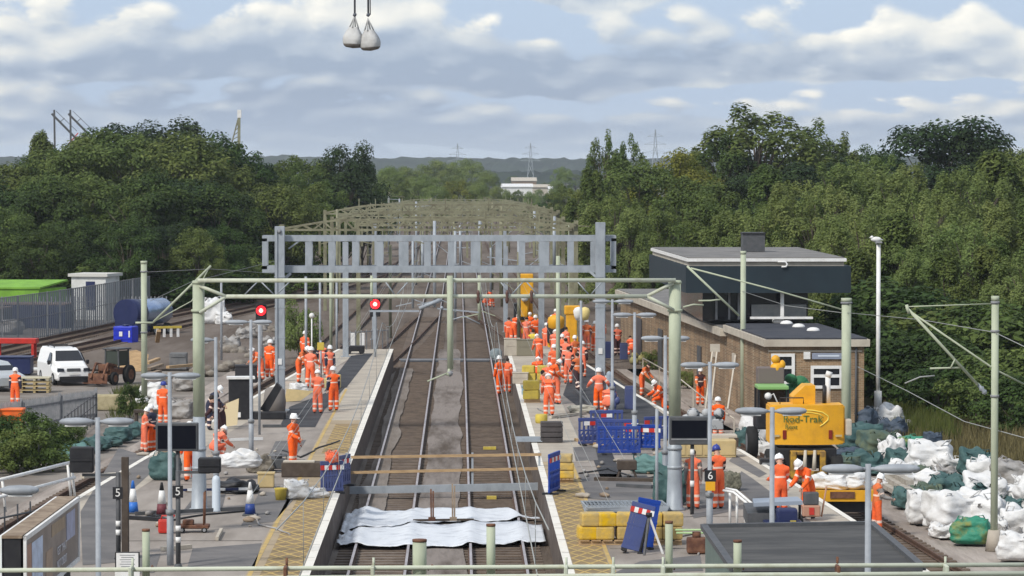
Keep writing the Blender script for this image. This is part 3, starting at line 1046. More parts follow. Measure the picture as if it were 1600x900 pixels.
tree_px(("spiky", "mid", 0), 1265, 195, 335, "spiky willow on the far shoulder of the tallest crown", wide=1.0)
tree_px(("spiky", "mid", 0), 1312, 215, 340, "slim willow filling the dip between the two highest crowns", wide=.75)
tree_px(("broad", "deep", 0), 1480, 182, 300, "big nearly black round tree standing above the pale olive wood", wide=1.25)
tree_px(("broad", "deep", 1), 1525, 215, 298, "dark shoulder tree joined to the big nearly black round crown", wide=.9)
tree_px(("broad", "dark", 0), 1380, 228, 345, "small dark tree in the skyline gap beside the big black round crown", wide=.7)
tree_px(("broad", "dark", 1), 1140, 340, 262, "dark green tree directly over the signal box roof", wide=.95)
tree_px(("broad", "dark", 0), 1060, 385, 232, "dark green bushy tree at the track side of the signal box", wide=.7)
tree_px(("broad", "deep", 1), 1265, 260, 300, "deep green tree under the tallest willow", wide=1.2)
tree_px(("broad", "deep", 0), 1180, 270, 300, "deep green round tree in shade below the tallest willow", wide=1.1)
GB = "dark shrubs behind the lamp post and bag pile"
for px, yt, Y, tone, w in [(1350, 470, 172, "dark", 1.3), (1400, 455, 172, "dark", 1.5), (1440, 470, 168, "dark", 1.5), (1490, 480, 165, "mid", 1.5), (1540, 490, 163, "dark", 1.5), (1590, 480, 160, "mid", 1.6), (1400, 520, 158, "dark", 1.4), (1450, 530, 155, "dark", 1.5), (1500, 545, 152, "dark", 1.5), (1560, 550, 150, "mid", 1.5), (1610, 545, 148, "mid", 1.5), (1370, 545, 160, "dark", 1.2), (1470, 575, 147, "dark", 1.3), (1530, 590, 143, "mid", 1.2), (1585, 595, 141, "dark", 1.3), (1425, 590, 152, "mid", 1.0)]:
    tree_px(("bush", tone, 0), px, yt, Y, "dark leafy shrub on the bank behind the bag pile and white lamp post", group=GB, wide=w, cat="shrub")
GC = "distant trees where the tracks meet the horizon"
for px, yt, Y, tone, w in [(600, 262, 620, "light", 1.1), (640, 262, 760, "light", 1.2), (690, 252, 800, "light", 1.3), (730, 250, 840, "light", 1.2), (660, 275, 640, "light", 1.1), (620, 285, 560, "mid", 1.0), (760, 268, 760, "light", 1.0), (712, 280, 640, "lime", 1.0), (590, 295, 470, "dark", .9), (640, 300, 560, "mid", .9), (680, 290, 600, "light", 1.0), (745, 288, 640, "light", .9), (575, 290, 430, "mid", .8),
        (790, 296, 900, "light", .8), (812, 297, 1000, "mid", .8), (842, 296, 980, "light", .8), (866, 294, 900, "light", .7), (775, 292, 700, "light", .7), (800, 300, 640, "mid", .7), (830, 300, 620, "light", .7), (860, 300, 560, "dark", .8), (885, 290, 470, "mid", .8), (880, 262, 900, "light", .8), (850, 285, 1900, "mid", 1.2), (800, 275, 2100, "mid", 1.4), (760, 272, 2000, "mid", 1.4), (900, 272, 1800, "mid", 1.4), (700, 262, 1500, "light", 1.6), (620, 262, 1500, "mid", 1.6), (560, 265, 1400, "mid", 1.6)]:
    tree_px(("broad", tone, 0), px, yt, Y, "hazy distant green tree where the tracks meet the horizon", group=GC, wide=w)  # lighter leaf tones put the distance haze into the colour
GN = "bushes by the white handrail in the near corner"
for px, pyb, hgt, tone in [(18, 742, 1.6, "mid"), (60, 735, 1.9, "mid"), (95, 722, 1.3, "dark"), (-15, 735, 1.9, "dark"), (40, 715, 1.7, "dark"), (112, 700, 1.0, "mid")]:
    X, Y = g(px, pyb, -.3)
    tree(("bush", tone, 0), X, Y, hgt, "green bush between the palisade fence and the white handrail", group=GN, cat="bush", wide=1.1, base=-.35)
X, Y = g(467, 560, -.2)
tree(("bush", "light", 0), X, Y, 3.3, "lone yellow-green bush behind the gantry leg on the yard platform", cat="bush", wide=.62, base=-.3)
X, Y = g(203, 650, -.2)
tree(("bush", "dark", 0), X, Y, 1.4, "dark bush growing beside the rusty dumper and the timber", cat="bush", wide=.7, base=-.3)

# dry grass on the bank
def grass(name, pts, n, h, m, seed):
    r = np.random.default_rng(seed)
    P = []
    (x0, y0), (x1, y1), (x2, y2), (x3, y3) = pts
    u, v = r.random(n), r.random(n)
    X_ = (1 - u) * ((1 - v) * x0 + v * x3) + u * ((1 - v) * x1 + v * x2)
    Y_ = (1 - u) * ((1 - v) * y0 + v * y3) + u * ((1 - v) * y1 + v * y2)
    hh = h * r.uniform(.4, 1.2, n)
    a = r.uniform(0, 6.28, n)
    vv = np.empty((n, 3, 3))
    w = .035
    vv[:, 0] = np.stack([X_ - w * np.cos(a), Y_ - w * np.sin(a), np.full(n, -.65)], 1)
    vv[:, 1] = np.stack([X_ + w * np.cos(a), Y_ + w * np.sin(a), np.full(n, -.65)], 1)
    vv[:, 2] = np.stack([X_ + r.normal(0, .18, n), Y_ + r.normal(0, .18, n), -.5 + hh], 1)
    me = bpy.data.meshes.new(name)
    me.vertices.add(n * 3)
    me.vertices.foreach_set("co", vv.reshape(-1))
    me.loops.add(n * 3)
    me.loops.foreach_set("vertex_index", np.arange(n * 3, dtype=np.int32))
    me.polygons.add(n)
    me.polygons.foreach_set("loop_start", np.arange(0, n * 3, 3, dtype=np.int32))
    me.update()
    me.validate()
    me.materials.append(m)
    o = bpy.data.objects.new(name, me)
    COL.objects.link(o)
    return o


M_drygrass = mat("dry_grass_blades", (0.155, 0.135, 0.062), 0.9, island=.4, spec=.1, trans=.2)
M_grgrass = mat("green_grass_blades", (0.09, 0.11, 0.03), 0.9, island=.4, spec=.1, trans=.2)
tag(grass("dry_grass", [g(1385, 700, -.5), g(1640, 800, -.5), g(1640, 590, -.5), g(1360, 600, -.5)], 20000, .65, M_drygrass, 4), "tall dry straw-coloured grass on the bank behind the bags", "grass", kind="stuff")
tag(grass("green_grass", [g(1395, 690, -.5), g(1500, 700, -.5), g(1480, 640, -.5), g(1400, 640, -.5)], 7000, .9, M_grgrass, 9), "green grass clump behind the bags near the white lamp post", "grass", kind="stuff")
tag(grass("weeds", [g(170, 655, -.3), g(230, 650, -.3), g(225, 605, -.3), g(180, 610, -.3)], 3000, .5, M_grgrass, 12), "green weeds around the dumper and timber", "weeds", kind="stuff")

# ------------------------------------------------------------------ masts, portals, gantry, lamps, signals, wires
def SY(s):                      # distance at which one metre spans s photo pixels
    return F / s


def V(px, py, Y):
    return Vector((at(px, Y), Y, zz(py, Y)))


# portal across both platforms (round pale green columns, two-tube boom)
YP = 95.9
sP = F / YP
pr = thing("overhead_portal", "pale green two-tube overhead line portal with thick round columns, nearest full one across both platforms", "overhead portal", (0, YP, 0))
for px, split, base, w in ((310.5, 652, 792, 18.5), (1055, 655, 806, 19)):
    x = at(px, YP)
    m = MB()
    m.mi = 0
    m.cyl((x, 0, zz(split, YP)), w / 2 / sP, zz(438, YP) - zz(split, YP), 18)
    m.cyl((x, 0, zz(487, YP)), w / 2 / sP + .045, .07, 18)
    m.cyl((x, 0, zz(443, YP)), w / 2 / sP + .02, .06, 18)
    m.mi = 1
    r = w / 2 / sP
    m.lathe([(r * 1.75, PZ), (r * 1.75, PZ + .05), (r * 1.35, PZ + .1), (r * 1.2, PZ + .9), (r * 1.18, PZ + 1.0), (r * 1.02, zz(split, YP) + .02)], (x, 0, 0), 18)
    for zb in (1.5, 2.05):
        m.cyl((x, 0, PZ + zb - .3), r * 1.24, .09, 18)
    m.build("column", [M_green, M_galv], pr)
xa, xb = at(310.5, YP), at(1055, YP)
z1, z2 = zz(437.5, YP), zz(462.5, YP)
m = MB()
m.tube([(xa, -.3, z1), (xb, -.3, z1)], .062, 10)
m.tube([(at(355, YP), -.3, z2), (at(1010, YP), -.3, z2)], .062, 10)
for px0, px1, zt in ((313, 355, 446), (313, 355, 488), (1052, 1010, 442), (1052, 1010, 484)):
    m.tube([(at(px0, YP), -.2, zz(zt, YP)), (at(px1, YP), -.3, z2)], .05, 8)
m.build("boom", M_greenlt, pr)
for zig in ([(380, 0), (405, 1), (430, 0), (455, 1)], [(600, 1), (618, 0), (640, 1)], [(780, 1), (798, 0), (820, 1), (842, 0)], [(900, 1), (922, 0), (944, 1)]):
    m = MB()
    for (pa, ua), (pb, ub) in zip(zig, zig[1:]):
        m.tube([(at(pa, YP), .1, z1 if ua else z2), (at(pb, YP), .1, z1 if ub else z2)], .022, 6)
    m.build("bracing", M_galv, pr)
for px in (747, 792, 830):
    m = MB()
    m.lathe([(.03, z2 + .18), (.055, z2 + .1), (.035, z2), (.06, z2 - .1), (.03, z2 - .2)], (at(px, YP), -.42, 0), 10)
    m.build("insulator", M_insul, pr)
m = MB()
m.tube([(at(703, YP), -.48, zz(430, YP)), (at(703.5, YP), -.48, zz(576, YP))], .088, 12)
m.tube([(at(703.5, YP), -.48, zz(571, YP)), (at(700, YP), -.6, zz(585, YP))], .05, 8)
m.tube([(at(703, YP), -.5, zz(580, YP)), (at(668, YP), -.6, zz(594, YP))], .025, 6)
m.build("drop_post", M_green, pr)
m = MB()
m.ball((at(703, YP), -.55, zz(582, YP)), .1, 1)
m.build("registration_clamp", M_mgrey, pr)
m = MB()
m.tube([(at(581, YP), -.3, zz(430, YP)), (at(581, YP), -.3, zz(470, YP))], .04, 8)
m.build("clamp_bar", M_green, pr)

# galvanised gantry
YG = 137.0
sG = F / YG
gn = thing("signal_gantry", "galvanised steel ladder-shaped gantry with two tall square legs across all the tracks", "gantry", (0, YG, 0))
zt, zb = zz(372, YG), zz(420, YG)
x0, x1 = at(411, YG), at(962, YG)
for px, ptop, pbase in ((439, 353, 655), (937, 347, 612)):
    m = MB()
    x = at(px, YG)
    m.box((x, -.78, (zz(ptop, YG) + PZ) / 2), (.40, .30, zz(ptop, YG) - PZ), bev=.012)
    for k in range(5):
        m.box((x, -.78, PZ + .5 + k * 1.25), (.43, .33, .05))
    m.box((x, -.78, PZ + .03), (.75, .65, .06))
    m.box((x + (.15 if px > 700 else -.12), -.96, (zz(ptop, YG) + PZ) / 2), (.05, .06, zz(ptop, YG) - PZ - .3))
    m.build("leg", M_galv, gn)
m = MB()
for y in (-.45, .45):
    m.box(((x0 + x1) / 2, y, zt), (x1 - x0, .12, .24))
    m.box(((x0 + x1) / 2, y, zb), (x1 - x0, .12, .28))
for x in (x0 + .1, x1 - .1):
    m.box((x, -.45, (zt + zb) / 2), (.2, .12, zt - zb))
    m.box((x, .45, (zt + zb) / 2), (.2, .12, zt - zb))
m.build("boom_frame", M_galv, gn)
ups = [483, 519, 556, 594, 631, 668, 705, 743, 779, 815, 850, 891, 927]
for k, px in enumerate(ups):
    m = MB()
    m.box((at(px, YG), -.45, (zt + zb) / 2), (.40 if px in (631, 743, 850) else .27, .10, zt - zb - .26))
    m.build("upright", M_galv, gn)
    m = MB()
    m.box((at(px, YG) + .06, .45, (zt + zb) / 2), (.16, .10, zt - zb - .26))
    m.build("rear_upright", M_galv, gn)
m = MB()
for k in range(len(ups) - 1):
    xa_, xb_ = at(ups[k], YG), at(ups[k + 1], YG)
    m.bar((xa_, -.4, zb - .04), (xb_, .4, zb - .04), .05, .04)
    m.bar((xa_, -.4, zt), (xa_, .4, zt), .06, .06)
m.bar((at(452, YG), -.45, zz(388, YG)), (at(474, YG), -.45, zz(372, YG)), .06)
m.bar((at(445, YG), -.6, zz(436, YG)), (at(455, YG), -.5, zz(426, YG)), .1)
m.bar((at(931, YG), -.6, zz(432, YG)), (at(922, YG), -.5, zz(424, YG)), .1)
m.build("cross_bracing", M_galv, gn)
for px, py in ((439, 563), (937, 547)):
    m = MB()
    m.box((at(px, YG), -.95, zz(py, YG)), (.17, .03, .24))
    m.build("number_plate", M_white, gn)
m = MB()
m.ball((at(439, YG), -.95, zz(361, YG)), .10, 1)
m.build("bolt_cap", M_mgrey, gn)


def column(name, label, cat, px, ptop, Y, w_px, mt, base=PZ, bands=(), square=False, group=None, cap=False):
    x = at(px, Y)
    s = F / Y
    root = thing(name, label, cat, (x, Y, base), 0, group)
    m = MB()
    h = zz(ptop, Y) - base
    r = w_px / s / 2
    if square:
        m.box((0, 0, h / 2), (2 * r, 2 * r, h), bev=.01)
        m.box((0, 0, .02), (3.4 * r, 3.4 * r, .04))
    else:
        m.cyl((0, 0, 0), r, h, 12)
    m.build("shaft", mt, root)
    if bands:
        m = MB()
        for b_ in bands:
            m.cyl((0, 0, zz(b_, Y) - base), r * 1.22, .07, 12)
        m.build("band", M_mgrey, root)
    if cap:
        m = MB()
        m.cyl((0, 0, h - .12), r * 1.12, .14, 12)
        m.build("cap", mt, root)
    return root


# single masts
mast1 = column("overhead_mast", "slim pale green mast behind the timber pile, near the white van", "mast", 225.5, 408, 160, 9.5, M_green, GZ, (425, 520), cap=True)
# cantilever on the yard mast
ym = 159.0
m = MB()
m.tube([V(330, 415, ym), V(240, 503, ym)], .055, 8)
m.tube([V(326, 420, ym), V(300, 470, ym), V(236, 505, ym)], .03, 6)
m.tube([V(212, 504, ym), V(240, 504, ym)], .05, 8)
o = m.build("cantilever_arm", M_green)
tag(o, "slanting pale green cantilever arm beside the blue tank, reaching over the near portal column", "cantilever arm")
mast2 = column("overhead_mast", "tall slim pale green mast standing in front of the dark clad signal box", "mast", 1162, 393, 148, 8.5, M_green, GZ, (), cap=True)
mast3 = column("overhead_mast", "thick pale green mast beside the yellow excavator and brick corner", "mast", 1324, 467, 130, 15, M_green, GZ, (475,), cap=True)
YM4 = 95.5
mast4 = column("overhead_mast", "pale green mast with slanting cantilever arms standing among the white bags", "mast", 1557.5, 464, YM4, 11.5, M_green, GZ, (475, 520, 622), cap=True)
m = MB()
b0 = Vector((at(1557.5, YM4), YM4, GZ))


def L4(px, py, dy=0.0):
    v = V(px, py, YM4) - b0
    v.y += dy
    return v


m.tube([L4(1416, 480, -.3), L4(1530, 602, -.1)], .042, 8)
m.tube([L4(1557, 475), L4(1418, 479, -.3)], .018, 6)
m.tube([L4(1418, 484, -.3), L4(1557, 578), L4(1605, 602, .2)], .03, 6)
m.tube([L4(1454, 576, -.2), L4(1508, 575, -.1)], .03, 6)
m.tube([L4(1486, 576, -.2), L4(1493, 562, -.2)], .025, 6)
m.tube([L4(1420, 490, -.3), L4(1416, 476, -.3)], .05, 6)
m.build("cantilever_arm", M_green, mast4)
m = MB()
m.lathe([(.04, -.18), (.085, -.1), (.05, -.04), (.085, .02), (.05, .08), (.04, .2)], (0, 0, 0), 10)
io = m.build("insulator", M_galv, mast4, loc=L4(1537, 609, -.05))
io.rotation_euler = (0, math.radians(-40), 0)
m = MB()
m.cyl((0, 0, -.05), .26, .6, 12, .17)
m.build("foundation", M_conc, mast4)
# second cantilever reaching out from mast 3
m = MB()
b3 = Vector((at(1324, 130), 130, GZ))


def L3(px, py, dy=0.0):
    v = V(px, py, 130) - b3
    v.y += dy
    return v


m.tube([L3(1080, 419), L3(1210, 453), L3(1324, 486)], .035, 6)
m.tube([L3(1074, 416), L3(1156, 494)], .045, 8)
m.tube([L3(1092, 470), L3(1110, 470), L3(1128, 468)], .035, 6)
m.tube([L3(1068, 480), L3(1084, 476), L3(1100, 477)], .035, 6)
m.build("cantilever_arm", M_green, mast3)

# tall white lamp post with a bird
YL = 149.0
lp = column("lamp_post", "tall white lamp post with a bird perched on top, in front of the olive trees", "lamp post", 1374, 382, YL, 6.6, M_white, GZ - .3)
m = MB()
m.cyl((0, 0, 0), .17, 1.35, 12)
m.build("base_sleeve", M_white, lp)
m = MB()
m.box((0, -.05, zz(379, YL) - GZ + .3), (.28, .4, .09), bev=.02)
m.build("lamp_head", M_mgrey, lp)
m = MB()
bz = zz(374, YL)
m.ball((at(1370, YL), YL, bz), .13, 2, (1.9, .8, .9))
m.ball((at(1363.5, YL), YL, bz + .09), .075, 2)
m.tube([(at(1372, YL), YL, bz), (at(1381, YL), YL, bz - .03)], [.09, .02], 6)
m.tube([(at(1362, YL), YL, bz + .09), (at(1359, YL), YL, bz + .07)], [.025, .005], 6)
m.tube([(at(1370, YL), YL - .03, bz - .08), (at(1370, YL), YL - .03, bz - .22)], .012, 5)
m.tube([(at(1371, YL), YL + .03, bz - .08), (at(1371, YL), YL + .03, bz - .22)], .012, 5)
tag(m.build("bird", M_white), "white gull perched on the tall white lamp post", "bird")


# platform lamps with two long heads
def twin_lamp(px, yh, s, x_left, x_right, label, base=PZ, collar=True, tilt=0.0, sleeve=None):
    Y = F / s
    x = at(px, Y)
    z = zz(yh, Y)
    root = thing("platform_lamp", label, "platform lamp", (x, Y, base), 0, "twin-headed platform lamps")
    h = z - base
    m = MB()
    m.tube([(0, 0, 0), (0, 0, h * .28), (0, 0, h * .281), (0, 0, h + .1)], [.085, .085, .055, .05], 12)
    m.build("pole", M_lamp, root)
    if collar:
        m = MB()
        m.cyl((0, 0, h * .27), .11, .12, 12)
        m.build("collar", M_mgrey, root)
    for sg, xe in ((-1, x_left), (1, x_right)):
        L = (xe - px) / s
        if abs(L) < .1:
            continue
        m = MB()
        n = 7
        rows = []
        prof = [(.10, .03), (.16, .06), (.30, .10), (.55, .115), (.80, .105), (.94, .075), (1.0, .03)]
        for t, w in prof:
            c = Vector((L * t, 0, .02 + tilt * abs(L) * t))
            ring = []
            for k in range(10):
                a = 2 * math.pi * k / 10
                ring.append(m.bm.verts.new(c + Vector((0, math.cos(a) * w * 1.15, math.sin(a) * w * .72))))
            rows.append(ring)
        for A, B in zip(rows, rows[1:]):
            for k in range(10):
                f = m.bm.faces.new((A[k], A[(k + 1) % 10], B[(k + 1) % 10], B[k]))
                f.smooth = True
        m.bm.faces.new(rows[0])
        m.bm.faces.new(rows[-1][::-1])
        bmesh.ops.recalc_face_normals(m.bm, faces=m.bm.faces)
        m.tube([(0, 0, .02), (L * .2, 0, .02)], .03, 8)
        hd = m.build("lamp_head", M_lamp, root, loc=(0, 0, h))
        m = MB()
        m.box((L * .58, 0, -.065 + tilt * abs(L) * .58), (abs(L) * .55, .14, .03), bev=.008)
        m.build("diffuser", M_white, hd)
    return root


twin_lamp(152.5, 660, 78, 93, 209, "grey twin-headed lamp nearest the billboard and white handrail")
twin_lamp(265, 588, 63, 220, 313, "grey twin-headed lamp rising in front of the blank screen on the billboard side")
twin_lamp(392, 504, 46, 352, 425, "grey twin-headed lamp beside the leaning black panel and signal")
twin_lamp(337, 532, 52, 298, 338, "grey lamp with a single visible head between the thick portal column and cabinet")
twin_lamp(992, 493, 44.6, 958, 1026, "grey twin-headed lamp standing through the blue barriers")
twin_lamp(1040, 530, 52, 1002, 1078, "grey twin-headed lamp partly behind the thick portal column")
twin_lamp(1110, 572, 60, 1064, 1156, "grey twin-headed lamp beside the large blank departure screen")
twin_lamp(1208, 645, 75, 1150, 1262, "grey twin-headed lamp in front of the yellow excavator", tilt=.01)
twin_lamp(1359, 736, 92.6, 1286, 1440, "grey twin-headed lamp standing right against the dark shelter roof")
twin_lamp(-8, 768, 100, -70, 60, "grey lamp head poking in above the billboard end", base=PZ)
twin_lamp(957, 472, 40, 926, 990, "grey twin-headed lamp beside the far gantry leg")
# extra slim poles
GPn = "slim poles on the platforms"
for px, pt, s, w, mt, lab in [
        (478, 432, 33, 4.2, M_lamp, "slim grey pole by the yellow-green bush"), (500, 440, 30, 3.6, M_lamp, "slim grey pole between the bush and the square post"),
        (540, 378, 29.5, 9, M_galv, "square galvanised post at the far end of the fresh dark asphalt"),
        (585, 350, 24, 7.5, M_galv, "galvanised post carrying the red signal beside the platform end"),
        (846, 372, 27, 9, M_galv, "square galvanised post in the middle of the crowd of workers"),
        (790, 358, 23, 7, M_galv, "galvanised post beside the standing yellow digger boom"),
        (872, 400, 36, 6.5, M_green, "pale green post beside the worker in the maroon top"), (892, 352, 27, 7.5, M_green, "pale green mast behind the yellow road-rail machine"),
        (908, 470, 40, 4, M_lamp, "slim grey pole topped by the white and yellow hoods"), (1027, 640, 56, 5, M_lamp, "slim grey pole beside the green bag under the screen"),
        (346, 440, 30, 3.5, M_lamp, "thin grey pole beside the stacked white bags"), (405, 500, 42, 4, M_lamp, "thin grey pole beside the two workers by the signal leg"),
        (517, 390, 26, 5, M_green, "pale green mast near the far truss portal foot"), (526, 440, 28, 3.5, M_lamp, "thin grey pole at the square post")]:
    column("slim_post", lab, "post", px, pt, F / s, w, mt, PZ if s > 28 else GZ, square=mt is M_galv)
# small round globe lamp
X, Y = at(487, 155), 155
m = MB()
m.ball((0, 0, zz(493, 155)), .13, 2)
m.cyl((0, 0, PZ), .03, zz(495, 155) - PZ, 8)
tag(m.build("globe_lamp", M_white, loc=(X, Y, 0)), "white globe lamp in front of the yellow-green bush", "globe lamp")

# truss portals beyond
def truss(px0, px1, ptop, pbot, Y, label, peak=True, npan=None, base=GZ, mt=None, cols=None):
    mt = mt or M_greenfar
    root = thing("truss_portal", label, "truss portal", (0, Y, 0), 0, "truss portals over the junction")
    s = F / Y
    xa_, xb_ = at(px0, Y), at(px1, Y)
    zt_, zb_ = zz(ptop, Y), zz(pbot, Y)
    n = npan or max(6, int((xb_ - xa_) / 1.15))
    for x in cols or (xa_, xb_):
        m = MB()
        m.box((x, 0, (zb_ + base + .3) / 2), (.26, .3, zb_ + .3 - base))
        m.build("column", mt, root)
    m = MB()
    r = .055
    for y in (-.35, .35):
        m.bar((xa_, y, zb_), (xb_, y, zb_), 2 * r)

        def topz(k):
            if not peak:
                return zt_
            t = min(k, n - k) / 3.0
            return zb_ + (zt_ - zb_) * min(1, .12 + t)
        pts = []
        for k in range(n + 1):
            x = xa_ + (xb_ - xa_) * k / n
            pts.append((x, topz(k)))
        for (xA, zA), (xB, zB) in zip(pts, pts[1:]):
            m.bar((xA, y, zA), (xB, y, zB), 2 * r)
            xm = (xA + xB) / 2
            m.bar((xA, y, zA), (xm, y, zb_), r * 1.5)
            m.bar((xm, y, zb_), (xB, y, zB), r * 1.5)
    for k in range(n + 1):
        x = xa_ + (xb_ - xa_) * k / n
        m.bar((x, -.35, topz(k)), (x, .35, topz(k)), r * 1.4)
    m.build("truss", mt, root)
    rr = random.Random(int(Y))
    for k in range(5):
        m = MB()
        x = xa_ + (xb_ - xa_) * (k + .7) / 5.4
        m.bar((x, 0, zb_), (x, 0, zb_ - rr.uniform(1.0, 2.2)), .13)
        m.bar((x, 0, zb_ - .8), (x + rr.choice((-1, 1)) * 1.3, 0, zb_ - .5), .06)
        m.build("drop_bracket", mt, root)
        m = MB()
        m.bar((x + .3, 0, zb_), (x + .3, 0, zt_ + .5), .08)
        m.build("finial", mt, root)
    return root


M_greenmid = mat("olive_steel", (0.235, 0.23, 0.15), .85, c2=(0.14, 0.13, 0.085), scale=1.5)
truss(441, 893, 343, 359, 187, "nearest pale truss portal just behind the ladder gantry", mt=M_greenmid)
truss(519, 880, 331, 345, 236, "low truss portal between the two taller pale ones", mt=M_greenmid)
truss(560, 900, 340, 352, 208, "truss portal over the crowd side, close behind the nearest one", mt=M_greenmid)
truss(508, 872, 320, 334, 262, "truss portal with a raised flat-topped frame, well behind the gantry", mt=M_greenmid)
truss(530, 868, 326, 338, 288, "truss portal whose top shows just under the raised flat-topped one")
truss(540, 862, 319, 329, 310, "truss portal level with the raised flat-topped one, next beyond it")
truss(552, 856, 324, 333, 335, "third distant truss portal over the junction")
truss(566, 850, 317, 326, 365, "distant truss portal with its top chord at the foot of the green trees")
truss(575, 842, 321, 329, 400, "fourth distant truss portal over the junction")
truss(588, 838, 315, 323, 440, "truss portal between the fourth and fifth distant ones")
truss(600, 828, 317, 324, 480, "fifth distant truss portal over the junction")
truss(612, 822, 312, 319, 540, "truss portal between the fifth distant and the farthest ones")
truss(625, 812, 312, 319, 600, "farthest truss portal, faint against the distant trees")
truss(640, 800, 309, 315, 740, "faintest far truss portal at the end of the tracks")
# drop posts and slender masts between them
for i, (px, pt, pb, Y, w, lab) in enumerate([(679, 345, 480, 172, 5, "white drop tube hanging left of the round green post"), (645, 368, 482, 176, 4, "thin drop tube over the shiny left track"), (660, 374, 440, 190, 4.5, "short drop tube behind the gantry boom"),
        (719, 352, 420, 200, 4, "thin drop tube behind the middle of the gantry"), (749, 430, 500, 168, 5.5, "pale green drop tube above the crouching pair"), (750, 345, 420, 215, 5, "pale drop tube near the gantry centre plate"), (835, 330, 400, 250, 4, "drop tube under the second truss portal"), (866, 338, 420, 230, 5, "green drop tube at the crowd side truss end")]):
    m = MB()
    h = zz(pt, Y) - zz(pb, Y)
    m.cyl((0, 0, 0), w / (F / Y) / 2, h, 10)
    m.bar((-.9, 0, .12), (0, 0, .32), .05)
    m.bar((0, 0, .5), (.8, 0, .2), .04)
    tag(m.build("drop_tube", M_green if w > 5 else M_galv, loc=(at(px, Y), Y, zz(pb, Y))), lab, "drop tube")
GM = "slim catenary masts among the truss portals"
rr_ = random.Random(3)
for k in range(26):
    Yk = 192 + k * 13
    xk = rr_.choice((-4.6, -4.2, 3.0, 3.4, -.55, -9.5, 6.8, -7)) + rr_.uniform(-.3, .3)
    m = MB()
    hk = rr_.uniform(6.0, 8.2)
    m.cyl((0, 0, 0), .10, hk, 8)
    for zz_ in (hk - .5, hk - 1.6):
        sgn = rr_.choice((-1, 1))
        m.bar((0, 0, zz_), (sgn * rr_.uniform(1.2, 2.4), 0, zz_ + rr_.uniform(-.2, .3)), .06)
    m.bar((0, 0, hk - 2.4), (rr_.choice((-1, 1)) * 1.8, 0, hk - 1.0), .05)
    tag(m.build("catenary_mast", [M_greenmid, M_galv, M_greenfar][k % 3], loc=(xk, Yk, GZ)), "slim mast with short arms in the tangle of portals beyond the gantry", "mast", GM)
for k in range(8):
    m = MB()
    xk = rr_.uniform(-9, 6.5)
    zk = rr_.uniform(5.5, 7.6)
    m.tube([(xk, 187, zk), (xk + rr_.uniform(-.6, .6), 240, zk - .4), (xk, 300, zk), (xk + rr_.uniform(-1, 1), 400, zk - .3), (xk, 520, zk)], .022, 5)
    tag(m.build("overhead_wire", M_dgrey), "dark wire running between the far truss portals", "overhead wire", "wires between the far portals")
# registration arms on the main tracks
m = MB()
m.bar(V(577, 486, 160), V(655, 486, 160), .09)
m.tube([V(655, 482, 160), V(690, 468, 160)], .1, 8)
m.bar(V(585, 487, 160), V(585, 545, 160), .13)
tag(m.build("registration_arm", M_galv), "galvanised arm with a stout insulator reaching over the track beside the red signal post", "registration arm")
m = MB()
m.bar(V(683, 482, 160), V(748, 488, 160), .07)
m.tube([V(705, 500, 160), V(725, 494, 160), V(750, 506, 160)], .035, 6)
m.ball(V(690, 481, 160), .1, 1)
tag(m.build("registration_arm", M_galv), "thin registration arm between the round green post and the drop tube", "registration arm")

# foreground boom with stubs
YF = 46.0
fb = thing("overhead_boom", "pale green two-tube boom with upright stubs crossing right in front of the whole station", "overhead boom", (0, YF, 0))
m = MB()
m.tube([(at(-60, YF), 0, zz(892, YF)), (at(500, YF), 0, zz(889, YF)), (at(1100, YF), 0, zz(887, YF)), (at(1680, YF), 0, zz(885.5, YF))], .032, 10)
m.build("upper_tube", M_greenlt, fb)
m = MB()
m.tube([(at(-60, YF), -.25, zz(904, YF)), (at(500, YF), -.25, zz(901, YF)), (at(1100, YF), -.25, zz(898, YF)), (at(1680, YF), -.25, zz(896, YF))], .036, 10)
m.build("lower_tube", M_greenlt, fb)
sF = F / YF
for px, pt, w in ((655, 849, 22), (767, 825, 14), (1047, 821, 12), (1155, 851, 13), (226, 832, 12)):
    m = MB()
    m.cyl((at(px, YF), .1, zz(912, YF)), w / sF / 2, zz(pt, YF) - zz(912, YF), 12)
    m.mi = 1
    m.cyl((at(px, YF), .1, zz(pt, YF)), w / sF / 2 * 1.05, .035, 12)
    m.tube([(at(px + w * .6, YF), .0, zz(893, YF)), (at(px + w * .9, YF), .0, zz(884, YF)), (at(px + w * 1.2, YF), 0, zz(890, YF))], .012, 6)
    m.build("stub", [M_green, M_rust], fb)

for px in (205, 446, 582, 884, 958, 1036, 1310, 1480):
    m = MB()
    zc_ = zz(893, YF)
    m.box((at(px, YF), -.12, zc_), (.05, .30, .16), bev=.01)
    m.cyl((at(px, YF) + .01, -.0, zc_ + .02), .018, .16, 8)
    m.build("clamp", M_rust if px in (446, 1310) else M_greenlt, fb)

